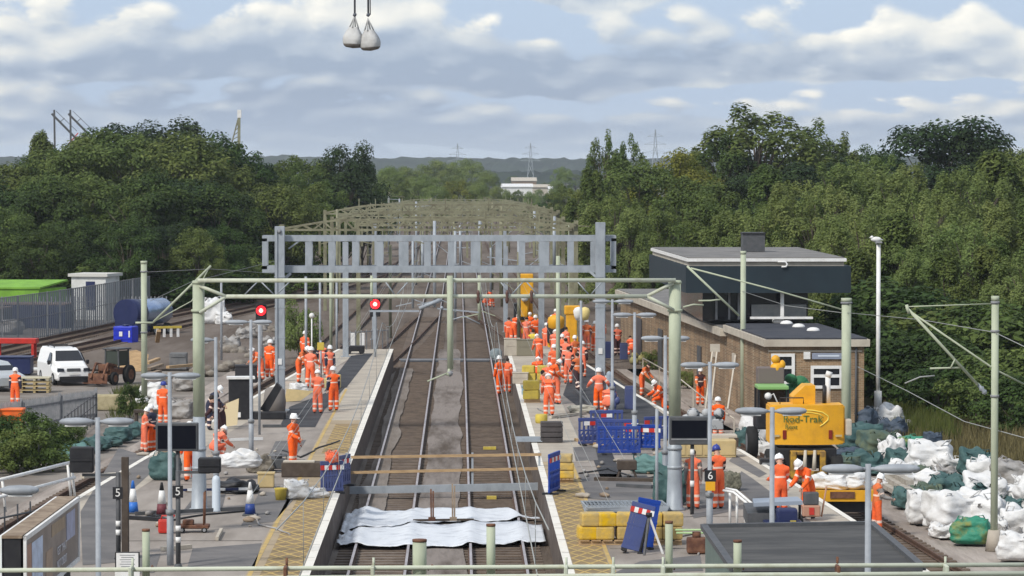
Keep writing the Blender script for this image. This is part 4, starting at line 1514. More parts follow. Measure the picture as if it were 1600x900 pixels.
# wires along the tracks
GWn = "overhead wires above the main tracks"
for x, lab in ((-2.2, "contact wires over the track beside the yellow hatching"), (1.08, "contact wires over the track beside the crowd")):
    m = MB()
    z = 5.1
    spans = [40, 95.5, 137, 187, 236, 262, 330, 400, 480, 600, 740]
    for a, c in zip(spans, spans[1:]):
        m.tube([(x, a, z), (x, c, z)], .011, 5)
        pts = []
        for k in range(9):
            t = k / 8
            pts.append((x, a + (c - a) * t, z + 1.25 - .8 * 4 * t * (1 - t)))
        m.tube(pts, .010, 5)
        for k in range(1, 8):
            m.tube([pts[k], (x, pts[k][1], z)], .005, 4)
    tag(m.build("overhead_wire", M_wire), lab, "overhead wire")
m = MB()
for xo, zo in ((-3.9, 4.6), (-3.5, 5.4), (2.4, 4.9), (2.8, 4.5), (3.1, 5.3)):
    m.tube([(xo, 62, zo), (xo, 95, zo - .15), (xo, 180, zo), (xo, 330, zo)], .005, 5)
tag(m.build("feeder_wire", M_wire), "thin pale feeder wires running along both platform edges", "feeder wire")
m = MB()
m.tube([V(1324, 489, 130), V(1440, 500, 120), V(1557, 520, 95.5), V(1640, 560, 90)], .013, 5)
m.tube([V(1160, 455, 148), V(1230, 478, 140), V(1324, 490, 130)], .013, 5)
m.tube([V(1342, 574, 120), V(1420, 612, 110), V(1510, 660, 100), V(1620, 690, 92)], .014, 5)
m.tube([V(1416, 600, 105), V(1440, 590, 105), V(1463, 588, 105)], .025, 6)
tag(m.build("feeder_wire", M_wire), "sagging green feeder wires strung between the masts near the bag pile", "feeder wire")
m = MB()
m.tube([V(226, 425, 160), V(330, 420, 170), V(440, 428, 187)], .012, 5)
m.tube([V(235, 470, 160), V(300, 440, 165), V(440, 405, 187)], .012, 5)
tag(m.build("feeder_wire", M_wire), "sagging feeder wires between the yard mast and the truss portal", "feeder wire")


# red signals
def signal(px, py, Y, label, post=True):
    x, z = at(px, Y), zz(py, Y)
    root = thing("railway_signal", label, "signal", (x, Y, GZ))
    h = z - GZ
    m = MB()
    m.box((0, .06, h - .18), (.56, .2, .98), bev=.05)
    m.tube([(0, -.04, h + .26), (0, -.22, h + .24)], [.2, .21], 12, caps=False)
    m.build("backboard", M_black, root)
    m = MB()
    m.cyl((0, 0, 0), .075, h - .6, 10)
    m.build("post", M_mgrey, root)
    m = MB()
    m.tube([(0, -.05, h), (0, -.09, h)], [.26, .24], 20)
    ln = m.build("lens", M_redlamp, root)
    m = MB()
    m.tube([(0, -.091, h), (0, -.11, h)], [.11, .09], 16)
    m.build("lamp", M_redcore, ln)
    return root


signal(408, 485, 172, "red signal showing stop beside the stockpiled white bags")
signal(586, 475, 176, "red signal showing stop at the platform end nearest the main track")

# pylons, crane frames, hanging bags
def pylon(px, ptop, Y, w, label):
    x = at(px, Y)
    h = zz(ptop, Y)
    root = thing("electricity_pylon", label, "pylon", (x, Y, -1))
    m = MB()
    q = h * .10
    lv = [0, .3, .55, .75, 1]
    hw = [q, q * .62, q * .38, q * .2, q * .05]
    t = w
    for sx in (-1, 1):
        for sy in (-1, 1):
            for k in range(4):
                m.bar((sx * hw[k], sy * hw[k], h * lv[k]), (sx * hw[k + 1], sy * hw[k + 1], h * lv[k + 1]), t)
    for k in range(4):
        for sy in (-1, 1):
            m.bar((-hw[k], sy * hw[k], h * lv[k]), (hw[k + 1], sy * hw[k + 1], h * lv[k + 1]), t * .7)
            m.bar((hw[k], sy * hw[k], h * lv[k]), (-hw[k + 1], sy * hw[k + 1], h * lv[k + 1]), t * .7)
    m.build("lattice_tower", M_galv, root)
    for zf, wf in ((.62, .22), (.76, .18), (.89, .13)):
        m = MB()
        m.bar((-h * wf, 0, h * zf), (h * wf, 0, h * zf), t)
        m.bar((-h * wf, 0, h * zf), (0, 0, h * (zf + .05)), t * .8)
        m.bar((h * wf, 0, h * zf), (0, 0, h * (zf + .05)), t * .8)
        m.build("cross_arm", M_galv, root)
    return root


pylon(715, 222, 2300, .22, "distant pylon above the low hill, nearer the hanging bags")
pylon(829, 221, 2300, .24, "distant pylon with wide arms above the white warehouses")
pylon(1024, 200, 2100, .22, "distant pylon half hidden by the yellow-green rounded tree")
YC = 420.0
cf = thing("raking_frame", "dark raking steel frame with twin posts and slanting beams rising over the yard wood", "steel frame", (at(100, YC), YC, 0))
o0 = Vector((at(100, YC), YC, 0))
for px in (87, 112):
    m = MB()
    m.bar(V(px, 172, YC) - o0, V(px + 1, 262, YC) - o0, .22)
    m.build("post", M_dgrey, cf)
for dx in (0, 26):
    m = MB()
    m.bar(V(83 + dx, 178, YC) - o0, V(132 + dx, 228, YC) - o0, .26)
    m.bar(V(90 + dx, 174, YC) - o0, V(122 + dx, 205, YC) - o0, .06)
    m.bar(V(97 + dx, 190, YC) - o0, V(103 + dx, 185, YC) - o0, .08)
    m.build("slanting_beam", M_dgrey, cf)
m = MB()
m.bar(V(108, 226, YC) - o0, V(124, 208, YC) - o0, .12)
m.build("tie_bar", M_red, cf)
cj = thing("crane_mast", "tapering crane mast tip standing over the dark end of the yard wood", "crane mast", (at(374, YC), YC, 0))
o0 = Vector((at(374, YC), YC, 0))
m = MB()
m.bar(V(374.5, 184, YC) - o0, V(374, 262, YC) - o0, .34)
m.bar(V(373, 186, YC) - o0, V(362, 228, YC) - o0, .16)
for k in range(6):
    y_ = 192 + k * 7
    m.bar(V(374, y_, YC) - o0, V(372 - (y_ - 186) * .26, y_ + 5, YC) - o0, .1)
m.build("lattice", M_greenfar, cj)
m = MB()
m.box(V(375, 178, YC) - o0, (.5, .5, 1.0))
m.build("mast_head", M_white, cj)

# far white warehouses
for i, (pa, pb, pt, pbm, Y, mt, lab) in enumerate([(784, 832, 288, 300, 1500, M_white, "long low white warehouse roof far beyond the tracks"), (826, 868, 289, 300, 1560, M_fascia, "cream distant shed behind the long white warehouse"), (858, 880, 292, 304, 1450, M_white, "small white distant building at the edge of the trees"),
        (800, 838, 278, 283, 1900, M_brick, "distant brown houses in a row behind the white warehouse")]):
    b_ = thing("warehouse" if mt is not M_brick else "terraced_houses", lab, "distant building", (at((pa + pb) / 2, Y), Y, 0))
    w = (pb - pa) * Y / F
    ht = zz(pt, Y)
    m = MB()
    m.box((0, 12, ht * .38), (w, 24, ht * .76))
    m.build("wall", mt, b_)
    m = MB()
    m.slab([(-w / 2 - .4, -.5, ht * .76), (w / 2 + .4, -.5, ht * .76), (w / 2 + .4, 12, ht), (-w / 2 - .4, 12, ht)], (0, 0, 1), .3)
    m.slab([(-w / 2 - .4, 24.5, ht * .76), (w / 2 + .4, 24.5, ht * .76), (w / 2 + .4, 12, ht), (-w / 2 - .4, 12, ht)], (0, 0, 1), .3)
    m.build("roof", mt if mt is M_white else M_fascia, b_)

# ------------------------------------------------------------------ signal box building
def brick_mat():
    m = mat("coursed_brown_brick", (0.20, 0.13, 0.08), 0.92)
    nt = m.node_tree
    bs = nt.nodes["Principled BSDF"]
    t = nt.nodes.new("ShaderNodeTexCoord")
    mp = nt.nodes.new("ShaderNodeMapping")
    mp.inputs["Rotation"].default_value = (math.radians(90), 0, 0)
    br = nt.nodes.new("ShaderNodeTexBrick")
    br.inputs["Scale"].default_value = 1.0
    br.inputs["Brick Width"].default_value = .225
    br.inputs["Row Height"].default_value = .075
    br.inputs["Mortar Size"].default_value = .008
    br.inputs["Color1"].default_value = (0.294, 0.192, 0.112, 1)
    br.inputs["Color2"].default_value = (0.189, 0.125, 0.073, 1)
    br.inputs["Mortar"].default_value = (0.336, 0.284, 0.210, 1)
    nz = nt.nodes.new("ShaderNodeTexNoise")
    nz.inputs["Scale"].default_value = .9
    nz.inputs["Detail"].default_value = 5
    mx = nt.nodes.new("ShaderNodeMix")
    mx.data_type = "RGBA"
    mx.blend_type = "MULTIPLY"
    mx.inputs[0].default_value = .55
    rp = nt.nodes.new("ShaderNodeValToRGB")
    rp.color_ramp.elements[0].position = .35
    rp.color_ramp.elements[0].color = (.55, .5, .45, 1)
    rp.color_ramp.elements[1].position = .65
    rp.color_ramp.elements[1].color = (1.25, 1.2, 1.1, 1)
    nt.links.new(t.outputs["Object"], mp.inputs["Vector"])
    nt.links.new(mp.outputs[0], br.inputs["Vector"])
    nt.links.new(t.outputs["Object"], nz.inputs["Vector"])
    nt.links.new(nz.outputs["Fac"], rp.inputs[0])
    nt.links.new(br.outputs["Color"], mx.inputs[6])
    nt.links.new(rp.outputs[0], mx.inputs[7])
    nt.links.new(mx.outputs[2], bs.inputs["Base Color"])
    return m


M_bk = brick_mat()
YB = 140.0
sb = thing("signal_box", "brown brick signal box with a dark clad upper storey and square chimney", "building", (at(1202, YB), YB, -.3))
B0 = Vector((at(1202, YB), YB, -.3))


def LB(px, py, Y):
    return V(px, py, Y) - B0


# corner points in plan (local)
zr = zz(530, YB) + .3                               # roof level of the near block
w1 = at(1352, YB) - at(1202, YB)
c_fl, c_fr = Vector((0, 0, 0)), Vector((w1, 0, 0))
dirw = Vector((at(970, 205) - at(1202, YB), 205 - YB, 0))
L_ = dirw.length
dirw.normalize()
nb = 13.5
c_bl = dirw * nb
m = MB()
m.prism([(0, 0), (w1, 0), (w1 - .6, nb), (c_bl.x, c_bl.y)], 0, zr - .32)
m.build("near_wall", M_bk, sb)
m = MB()
e = .22
m.prism([(-e, -e), (w1 + e, -e), (w1 - .6 + e, nb), (c_bl.x - e, c_bl.y)], zr - .318, zr - .02)
m.build("near_fascia", M_fascia, sb)
m = MB()
m.prism([(-e + .12, -e + .12), (w1 + e - .12, -e + .12), (w1 - .6 + e - .12, nb - .1), (c_bl.x - e + .12, c_bl.y)], zr - .018, zr + .05)
rf = m.build("near_roof", M_felt, sb)
for px, py in ((1217, 499), (1230, 503), (1249, 508), (1272, 514)):
    Yq = F * (H - (zr - .3)) / (py - VY + 5)
    m = MB()
    m.ball((0, 0, 0), .3, 2, (1, 1, .5))
    m.build("dome_rooflight", M_white, rf, loc=Vector((at(px, Yq), Yq, zr - .3 + .06)) - B0)
# long wing
c2 = dirw * L_
m = MB()
wd = 4.4
p0, p1 = dirw * (nb + .02), c2
m.prism([(p0.x, p0.y), (p0.x + wd, p0.y), (p1.x + wd, p1.y), (p1.x, p1.y)], 0, zr - .55)
m.build("long_wall", M_bk, sb)
m = MB()
m.prism([(p0.x - .35, p0.y + .02), (p0.x + wd, p0.y + .02), (p1.x + wd, p1.y), (p1.x - .35, p1.y)], zr - .548, zr - .2)
m.build("long_fascia", M_fascia, sb)
m = MB()
m.prism([(p0.x - .2, p0.y + .05), (p0.x + wd - .2, p0.y + .05), (p1.x + wd - .2, p1.y - .2), (p1.x - .2, p1.y - .2)], zr - .198, zr - .14)
m.build("long_roof", M_roofgrey, sb)
# dark openings in the long wall
for t, w_, z0_, z1_ in ((.16, .5, 2.3, 2.75), (.27, .45, 2.2, 2.7), (.36, .7, 0.2, 2.4), (.5, .5, 2.2, 2.7), (.63, 1.0, .2, 2.4), (.8, 1.3, .2, 2.5)):
    m = MB()
    a = dirw * (L_ * t)
    m.slab([(a.x - .02, a.y, z0_), (a.x + dirw.x * w_ * 2 - .02, a.y + dirw.y * w_ * 2, z0_), (a.x + dirw.x * w_ * 2 - .02, a.y + dirw.y * w_ * 2, z1_), (a.x - .02, a.y, z1_)], (-1, -.15, 0), .06)
    m.build("door" if z0_ < 1 else "vent", M_dgrey if z0_ < 1 else M_fascia, sb)
# windows on the near face
for px0, px1, py0, py1, split in ((1196, 1243, 553, 601, .45), (1268, 1318, 572, 608, .45)):
    x0_, x1_ = at(max(px0, 1206), YB) - B0.x, at(px1, YB) - B0.x
    z0_, z1_ = zz(py1, YB) + .3, zz(py0, YB) + .3
    m = MB()
    fw = .13
    m.box((x0_ + fw / 2, -.03, (z0_ + z1_) / 2), (fw, .1, z1_ - z0_))
    m.box((x1_ - fw / 2, -.03, (z0_ + z1_) / 2), (fw, .1, z1_ - z0_))
    for zc in (z0_ + fw / 2, z1_ - fw / 2, z0_ + (z1_ - z0_) * (1 - split)):
        m.box(((x0_ + x1_) / 2, -.033, zc), (x1_ - x0_ - 2 * fw + .002, .1, fw))
    wf = m.build("window_frame", M_white, sb)
    m = MB()
    m.box(((x0_ + x1_) / 2, -.012, (z0_ + z1_) / 2), (x1_ - x0_ - .06, .02, z1_ - z0_ - .06))
    m.build("pane", M_glass, wf)
m = MB()
m.box((at(1295, YB) - B0.x, -.05, zz(557, YB) + .3), (1.35, .08, .26), bev=.01)
sg = m.build("sign", mat("sign_grey_blue", (0.25, 0.28, 0.36), .5), sb)
m = MB()
m.box((at(1262, YB) - B0.x, -.06, zz(556, YB) + .3), (.28, .09, .30))
m.build("white_panel", M_white, sg)
m = MB()
m.box((at(1296, YB) - B0.x, -.1, zz(556.5, YB) + .3), (.9, .01, .07))
m.build("pale_band", mat("sign_pale", (0.6, 0.66, 0.74), .5), sg)
m = MB()
m.box((at(1275, YB) - B0.x, -.02, zz(549, YB) + .3), (3.95, .05, .06))
m.build("string_course", M_fascia, sb)
m = MB()
m.tube([(w1 - .35, -.07, .2), (w1 - .35, -.07, zr - .35)], .05, 8)
m.build("downpipe", M_dgrey, sb)
# upper storey
X0, X1 = at(1072, 155), at(1331, 155)
Y0, Y1 = 155.0, 177.0
zb_, zt_ = zz(458, 155), zz(416, 155)


def prism_abs(name, mt, x0, x1, y0, y1, z0, z1, skew=0.0, parent=sb):
    m = MB()
    m.prism([(x0 - B0.x, y0 - B0.y), (x1 - B0.x, y0 - B0.y), (x1 - B0.x, y1 - B0.y), (x0 - B0.x + skew, y1 - B0.y)], z0 - B0.z, z1 - B0.z)
    return m.build(name, mt, parent)


SK = -.45
prism_abs("upper_cladding", M_clad, X0, X1, Y0, Y1, zb_, zt_, SK)
prism_abs("upper_glazing", M_glass, X0 + .9, at(1262, 157), Y0 + 1.6, Y1 - 1, zr - .3, zb_ + .02)
zf = zz(409, 155)
prism_abs("upper_fascia", M_fascia, X0 + .15, X1 - .3, Y0 + .25, Y1 - .4, zt_ + .002, zf, SK)
prism_abs("upper_eaves", M_white, X0 + .06, X1 - .2, Y0 + .1, Y1 - .3, zf + .002, zf + .15, SK)
prism_abs("upper_roof", M_roofgrey, X0 + .12, X1 - .3, Y0 + .2, Y1 - .4, zf + .152, zf + .2, SK)
m = MB()
Yc = 166.0
m.box(V(1177, 378, Yc) - B0, (34 * Yc / F, 1.3, 30 * Yc / F))
ch = m.build("chimney", M_dgrey, sb)
m = MB()
m.box(V(1177, 364.5, Yc) - B0, (36 * Yc / F, 1.4, .08))
m.build("chimney_cap", M_black, ch)
m = MB()
m.box(V(1223, 476, 155.6) - B0, (.16, .16, 38 * 155.6 / F))
m.build("white_column", M_white, sb)
m = MB()
m.box(V(1218, 486, 156.3) - B0, (86 * 156.3 / F, .06, 20 * 156.3 / F))
m.mi = 1
m.box(V(1222, 497, 155.2) - B0, (98 * 155.2 / F, .3, .1))
m.build("balcony_panel", [M_greypaint, M_white], sb)
for px in (1120, 1140, 1155):
    m = MB()
    m.box(V(px, 478, 156.4) - B0, (.1, .1, 1.3))
    m.build("mullion", M_mgrey, sb)
m = MB()
m.tube([LB(1216, 409, 154.9), LB(1228, 409, 154.9), LB(1231, 413, 154.9), LB(1229, 417, 154.9), LB(1222, 417, 154.9)], .045, 6)
m.build("gutter_pipe", M_white, sb)

# near shelter with the dark flat roof
zS = 3.45
xs = []
Sn = thing("platform_shelter", "platform shelter with a dark grey felt flat roof and grey-green fascia, nearest the camera", "shelter", (0, 0, 0))
P = [g(1101, 826, zS), g(1364, 822, zS), g(1445, 892, zS), g(1147, 892, zS)]
m = MB()
m.prism(P, zS - .05, zS)
m.build("roof", M_shelter, Sn)
m = MB()
for a, c in zip(P, P[1:] + P[:1]):
    m.bar((a[0], a[1], zS + .02), (c[0], c[1], zS + .02), .14, .1)
m.build("roof_edging", M_dgrey, Sn)
ctr = Vector((sum(p[0] for p in P) / 4, sum(p[1] for p in P) / 4, 0))
Q = [(Vector((p[0], p[1], 0)) - ctr) * .985 + ctr for p in P]
m = MB()
m.prism([(q.x, q.y) for q in Q], zS - 1.0, zS - .052)
m.build("fascia", M_fasciagrn, Sn)
Q = [(Vector((p[0], p[1], 0)) - ctr) * .93 + ctr for p in P]
m = MB()
m.prism([(q.x, q.y) for q in Q], PZ, zS - 1.002)
m.build("wall", M_glass, Sn)
m = MB()
for q in Q:
    m.box((q.x, q.y, (PZ + zS - 1) / 2), (.16, .16, zS - 1 - PZ))
m.build("corner_post", M_fasciagrn, Sn)

# ------------------------------------------------------------------ people
BODY = {}


def rotx(v, a):
    c, s = math.cos(a), math.sin(a)
    return Vector((v.x, v.y * c - v.z * s, v.y * s + v.z * c))


def build_body(key, lean=0.0, legs=((0, 0), (0, 0)), arms=((.08, .12, .15), (.08, .12, .15)), headpitch=0.0):
    """skeleton -> skinned surface -> mesh with per-face body region"""
    J, R, E, T = [], [], [], []

    def add(p, r, par, m):
        J.append(Vector(p))
        R.append(r)
        if par is not None:
            E.append((par, len(J) - 1))
            T.append(m)
        return len(J) - 1
    hip = Vector((0, 0, .93))

    def up(v):
        return hip + rotx(Vector(v) - hip, lean)
    pel = add((0, 0, .93), (.165, .135), None, None)
    wst = add(up((0, 0, 1.08)), (.172, .135), pel, "J")
    chs = add(up((0, 0, 1.28)), (.195, .14), wst, "J")
    nkb = add(up((0, .01, 1.43)), (.115, .10), chs, "J")
    nk = add(up((0, -.005, 1.51)), (.056, .058), nkb, "S")
    hp = up((0, -.005, 1.51))
    hd = lean + headpitch
    h1 = add(hp + rotx(Vector((0, -.025, .085)), hd), (.088, .105), nk, "S")
    h2 = add(hp + rotx(Vector((0, -.01, .18)), hd), (.076, .088), h1, "S")
    hands = []
    for si, sx in ((0, -1), (1, 1)):
        hf, kf = legs[si]
        h0 = Vector((sx * .095, 0, .88))
        a = add(h0, (.118, .12), pel, "T")
        k = h0 + rotx(Vector((sx * .02, 0, -.41)), -hf)
        kk = add(k, (.096, .098), a, "T")
        cm = k + rotx(Vector((sx * .005, 0, -.20)), -hf + kf)
        c2_ = add(cm, (.096, .098), kk, "T")
        an = k + rotx(Vector((sx * .01, 0, -.39)), -hf + kf)
        ak = add(an, (.078, .084), c2_, "T")
        he = add(an + Vector((0, .012, -.05)), (.048, .05), ak, "B")
        add(an + Vector((sx * .02, -.15, -.06)), (.044, .034), he, "B")
        fwd, out, el = arms[si]
        s0 = up((sx * .185, 0, 1.39))
        s = add(s0, (.095, .095), nkb, "J")
        d1 = rotx(Vector((sx * math.sin(out), 0, -math.cos(out))), lean - fwd)
        e = s0 + d1 * .29
        ei = add(e, (.076, .076), s, "A")
        d2 = rotx(Vector((sx * math.sin(out * .3), 0, -math.cos(out * .3))), lean - fwd - el)
        w = e + d2 * .25
        wi = add(w, (.056, .056), ei, "A")
        add(w + d2 * .07, (.036, .024), wi, "S")
        hands.append((w + d2 * .06, d2, sx))
    low = min(p.z for p in J) - .035
    me = bpy.data.meshes.new("skel")
    me.from_pydata([tuple(p) for p in J], E, [])
    o = bpy.data.objects.new("skel", me)
    COL.objects.link(o)
    sk = o.modifiers.new("skin", "SKIN")
    sk.use_smooth_shade = True
    for v, r in zip(me.skin_vertices[0].data, R):
        v.radius = r
    me.skin_vertices[0].data[0].use_root = True
    ss = o.modifiers.new("sub", "SUBSURF")
    ss.levels = ss.render_levels = 2
    dg = bpy.context.evaluated_depsgraph_get()
    dg.update()
    bm = bmesh.new()
    ev = o.evaluated_get(dg)
    tmp = bpy.data.meshes.new_from_object(ev)
    bpy.data.objects.remove(o)
    bm.from_mesh(tmp)
    bpy.data.meshes.remove(tmp)
    # regions
    for f in bm.faces:
        f.smooth = True
        c = f.calc_center_median()
        best, bi, bt = 9, 0, 0
        for i, (a, b_) in enumerate(E):
            p, q = J[a], J[b_]
            d = q - p
            t = max(0, min(1, (c - p).dot(d) / d.length_squared))
            rr = R[a][0] * (1 - t) + R[b_][0] * t
            dist = (c - p - d * t).length - rr * .6
            if dist < best:
                best, bi, bt = dist, i, t
        z = T[bi]
        f.material_index = {"J": 0, "A": 1, "T": 2, "B": 3, "S": 4}[z]
        # reflective bands on body, sleeves and shins
        if z == "J" and E[bi] == (1, 2) and .25 < bt < .55:
            f.material_index = 5
        if z == "T" and T[bi] == "T" and E[bi][0] != 0 and bt > .25 and bt < .62 and (J[E[bi][0]] - J[E[bi][1]]).length < .22:
            f.material_index = 5
        if z == "A" and .45 < bt < .68 and (J[E[bi][0]] - J[E[bi][1]]).length > .27:
            f.material_index = 5
    mb = MB()
    mb.bm.free()
    mb.bm = bm
    mb.mi = 4
    for w, d, sx in hands:                      # five separate, slightly curled fingers on each palm
        side = d.cross(Vector((sx, 0, 0)))
        if side.length < .1:
            side = Vector((0, -1, 0))
        side.normalize()
        inn = side.cross(d).normalized()
        for k, L in enumerate((.07, .08, .075, .06)):
            o_ = side * (.024 - .016 * k)
            p0 = w + d * .04 + o_
            mb.tube([p0, p0 + d * L * .5, p0 + d * L * .85 + inn * .02 * sx], [.0095, .009, .007], 5)
        t0 = w + d * .0 + side * .03
        mb.tube([t0, t0 + d * .03 + side * .025, t0 + d * .06 + side * .03], [.011, .010, .008], 5)
    # nose and ears
    for p, r in ((Vector((0, -.125, .07)), .018), (Vector((-.085, -.01, .075)), .02), (Vector((.085, -.01, .075)), .02)):
        mb.ball(hp + rotx(p, hd), r, 1)
    bmesh.ops.translate(bm, verts=bm.verts, vec=(0, 0, -low))
    out = bpy.data.meshes.new("person")
    bm.to_mesh(out)
    bm.free()
    head = hp + Vector((0, 0, -low))
    BODY[key] = (out, head, hd)


P_ = math.radians
build_body("stand", 0.03)
build_body("stand_b", 0.02, ((P_(6), P_(8)), (P_(-4), 0)), ((.35, .12, .9), (.1, .15, .2)))
build_body("front", 0.06, ((P_(3), 0), (P_(-3), P_(3))), ((.35, .10, 1.1), (.35, .10, 1.1)), .25)
build_body("walk", 0.08, ((P_(22), P_(12)), (P_(-16), P_(18))), ((-.3, .1, .3), (.4, .1, .4)))
build_body("hips", 0.0, ((P_(3), 0), (P_(-3), 0)), ((-.25, .65, 1.3), (-.25, .65, 1.3)))
build_body("bend", 1.05, ((P_(12), P_(14)), (P_(-2), P_(10))), ((1.25, .1, .3), (1.1, .12, .35)), .1)
build_body("stoop", .55, ((P_(10), P_(12)), (P_(0), P_(8))), ((.95, .1, .5), (.85, .12, .6)), .25)
build_body("crouch", .65, ((P_(105), P_(125)), (P_(95), P_(118))), ((1.2, .15, .5), (1.05, .15, .6)), .15)
build_body("kneel", .5, ((P_(80), P_(95)), (P_(5), P_(85))), ((1.15, .12, .5), (1.0, .12, .6)), .2)
build_body("reach", .18, ((P_(8), P_(6)), (P_(-6), P_(4))), ((1.3, .1, .35), (1.0, .12, .5)), .1)

CLOTH = {"o": M_orange, "d": M_orange2, "n": M_navycloth, "m": M_darkcloth, "p": M_pinkcloth, "y": M_ycloth, "g": M_bagsoil}


def helmet_mb():
    m = MB()
    m.lathe([(.122, .0), (.122, .035), (.118, .075), (.098, .12), (.062, .150), (.001, .160)], (0, 0, 0), 18)
    m.lathe([(.13, -.006), (.138, .004), (.122, .014)], (0, 0, 0), 18)
    m.slab([(-.085, -.10, .004), (.085, -.10, .004), (.06, -.19, -.004), (-.06, -.19, -.004)], (0, 0, 1), .012)
    m.bar((0, .09, .12), (0, -.09, .12), .03, .09)
    return m


_hm = {}


def person(px, py, pose, rz, label, z=PZ, cloth="ooo", head="w", hgt=1.78, at_xy=None, lie=None):
    """px, py: where the feet stand in the photo; rz in degrees, 0 faces the camera; cloth: jacket, sleeves, trousers"""
    X, Y = at_xy or g(px, py, z)
    me, hp, hd = BODY[pose]
    root = bpy.data.objects.new("person", me.copy())
    COL.objects.link(root)
    for c in cloth:
        root.data.materials.append(CLOTH[c])
    root.data.materials.append(M_boots)
    root.data.materials.append(M_skin)
    root.data.materials.append(M_reflect)
    root.location = (X, Y, z)
    root.rotation_euler = lie or (0, 0, math.radians(rz + rnd.uniform(-14, 14)))
    s = hgt / 1.78 * rnd.uniform(.95, 1.04)
    root.scale = (s * rnd.uniform(.95, 1.1), s * rnd.uniform(.95, 1.1), s)
    tag(root, label, "person", "railway workers in hi-vis clothing")
    if head in ("w", "b"):
        if "h" not in _hm:
            h = helmet_mb()
            mm = bpy.data.meshes.new("helmet")
            h.bm.to_mesh(mm)
            h.bm.free()
            for p in mm.polygons:
                p.use_smooth = True
            _hm["h"] = mm
        m2 = _hm["h"].copy()
        m2.materials.append(M_helmet if head == "w" else M_bhelmet)
        h = bpy.data.objects.new("helmet", m2)
        off = Vector((0, -.02, .155))
    else:
        m = MB()
        m.ball((0, .005, .0), .10, 2, (.9, 1.05, .95))
        h = m.build("hair", M_hair)
        COL.objects.unlink(h)
        off = Vector((0, .012, .165))
    COL.objects.link(h)
    h.parent = root
    h.location = hp + rotx(off, hd)
    h.rotation_euler = (hd, 0, 0)
    if "face" not in _hm:
        m = MB()
        for sx in (-1, 1):
            m.ball((sx * .034, -.112, .098), .011, 1)
        m.box((0, -.118, .03), (.045, .008, .009))
        mm = bpy.data.meshes.new("face")
        m.bm.to_mesh(mm)
        m.bm.free()
        mm.materials.append(M_hair)
        _hm["face"] = mm
    f = bpy.data.objects.new("face", _hm["face"])
    COL.objects.link(f)
    f.parent = root
    f.location = hp
    f.rotation_euler = (hd, 0, 0)
    return root


TZ = -0.12                                  # standing in the track bed
person(457, 733, "stand_b", 75, "worker in full orange standing alone beside the toolbox and white bags")
person(496, 646, "front", 175, "worker in full orange seen from behind on the fresh asphalt, paired with a dark-sleeved colleague")
person(521, 642, "stand", 200, "worker in orange vest with dark sleeves standing next to the colleague in full orange", cloth="ono")
person(485, 606, "stand_b", 160, "worker in faded pink-orange top standing behind the pair on the fresh asphalt", cloth="poo")
person(466, 598, "stoop", 60, "stooping worker in dull orange jacket near the yellow-green bush", cloth="ddo")
person(515, 600, "stand", 20, "worker in pale pink vest near the yellow sign at the far asphalt", cloth="pno")
person(408, 594, "stoop", 300, "shorter orange worker with lowered head beside the galvanised gantry leg", z=.4, cloth="odo")
person(421, 590, "stand", 150, "orange worker with head held high next to the galvanised gantry leg", z=.5)
person(225, 708, "front", 110, "orange worker in the siding track facing a colleague in a dark jacket", z=TZ)
person(237, 706, "stand", 250, "worker with navy jacket and orange trousers standing in the siding track", z=TZ, cloth="nno")
person(255, 664, "stand", 170, "worker with a blue helmet and orange jacket behind the siding workers", z=0, head="b")
person(297, 752, "stand_b", 200, "orange worker half hidden behind the blank screen near the thick column", cloth="ooo")
person(334, 718, "crouch", 140, "crouching worker in bright orange trousers behind the white sheet heap", cloth="poo")
person(346, 690, "stoop", 300, "worker in dark clothing bending beside the leaning tan board", cloth="mmm", head="h")
person(326, 672, "stoop", 60, "bending worker in black with a white helmet beside the white bag", cloth="nnn")
person(24, 636, "stand", 180, "orange worker seen from behind in the yard by the palisade fence", z=-.25, hgt=1.75, cloth="ono")
# east side
person(781, 617, "stand_b", 210, "leading worker of two in orange standing in the track at the platform edge", z=TZ)
person(793, 614, "stand", 160, "second of two orange workers in the track at the platform edge, half hidden", z=TZ, head="h")
person(858, 650, "stoop", 178, "worker in full orange bending with back to the camera on the pale paving")
person(872, 632, "bend", 250, "worker with dark sleeves leaning over beside the bent back of the full orange one", cloth="omo", head="h")
person(866, 598, "stand", 190, "broad orange back in the middle of the platform crowd, right by the maroon worker")
person(838, 596, "crouch", 170, "orange worker kneeling above the yellow sacks on the platform")
person(884, 586, "stand", 170, "worker in maroon and pink top standing by the pale green post", cloth="pmo", head="h")
person(903, 612, "walk", 200, "worker in dark trousers behind the crowd beside the asphalt edge", cloth="dmm", head="h")
person(866, 566, "stoop", 185, "stooping orange worker with a white helmet in front of the yellow machine", cloth="odo")
person(884, 562, "stand", 120, "worker in faded orange beside the yellow machine's wheel", cloth="pom", head="h")
person(795, 541, "stand", 170, "orange worker at the track end of the row of workers, nearest the rails", z=.3, head="h")
person(810, 541, "stand_b", 200, "second orange worker in the row from the rails", z=.3)
person(822, 543, "front", 150, "third orange worker in the row from the rails, with a pink top", z=.3, cloth="poo", head="h")
person(837, 542, "stand", 185, "fourth orange worker in the row from the rails with a white helmet", z=.3)
person(833, 566, "stand_b", 175, "worker in a yellow vest in front of the row of orange workers", z=.5, cloth="yoo", head="h")
person(862, 540, "stand", 160, "orange worker with a white helmet beside the yellow bucket of the machine", z=.3, cloth="poo")
person(757, 480, "crouch", 120, "far orange worker crouching on the rails beneath the drop tube", z=0, hgt=1.7, head="h")
person(769, 480, "bend", 300, "far orange worker bending beside the crouching one on the rails", z=0, hgt=1.7, head="h")
person(929, 550, "stand", 150, "worker in red and maroon beside the far gantry leg", cloth="dmo", z=.5)
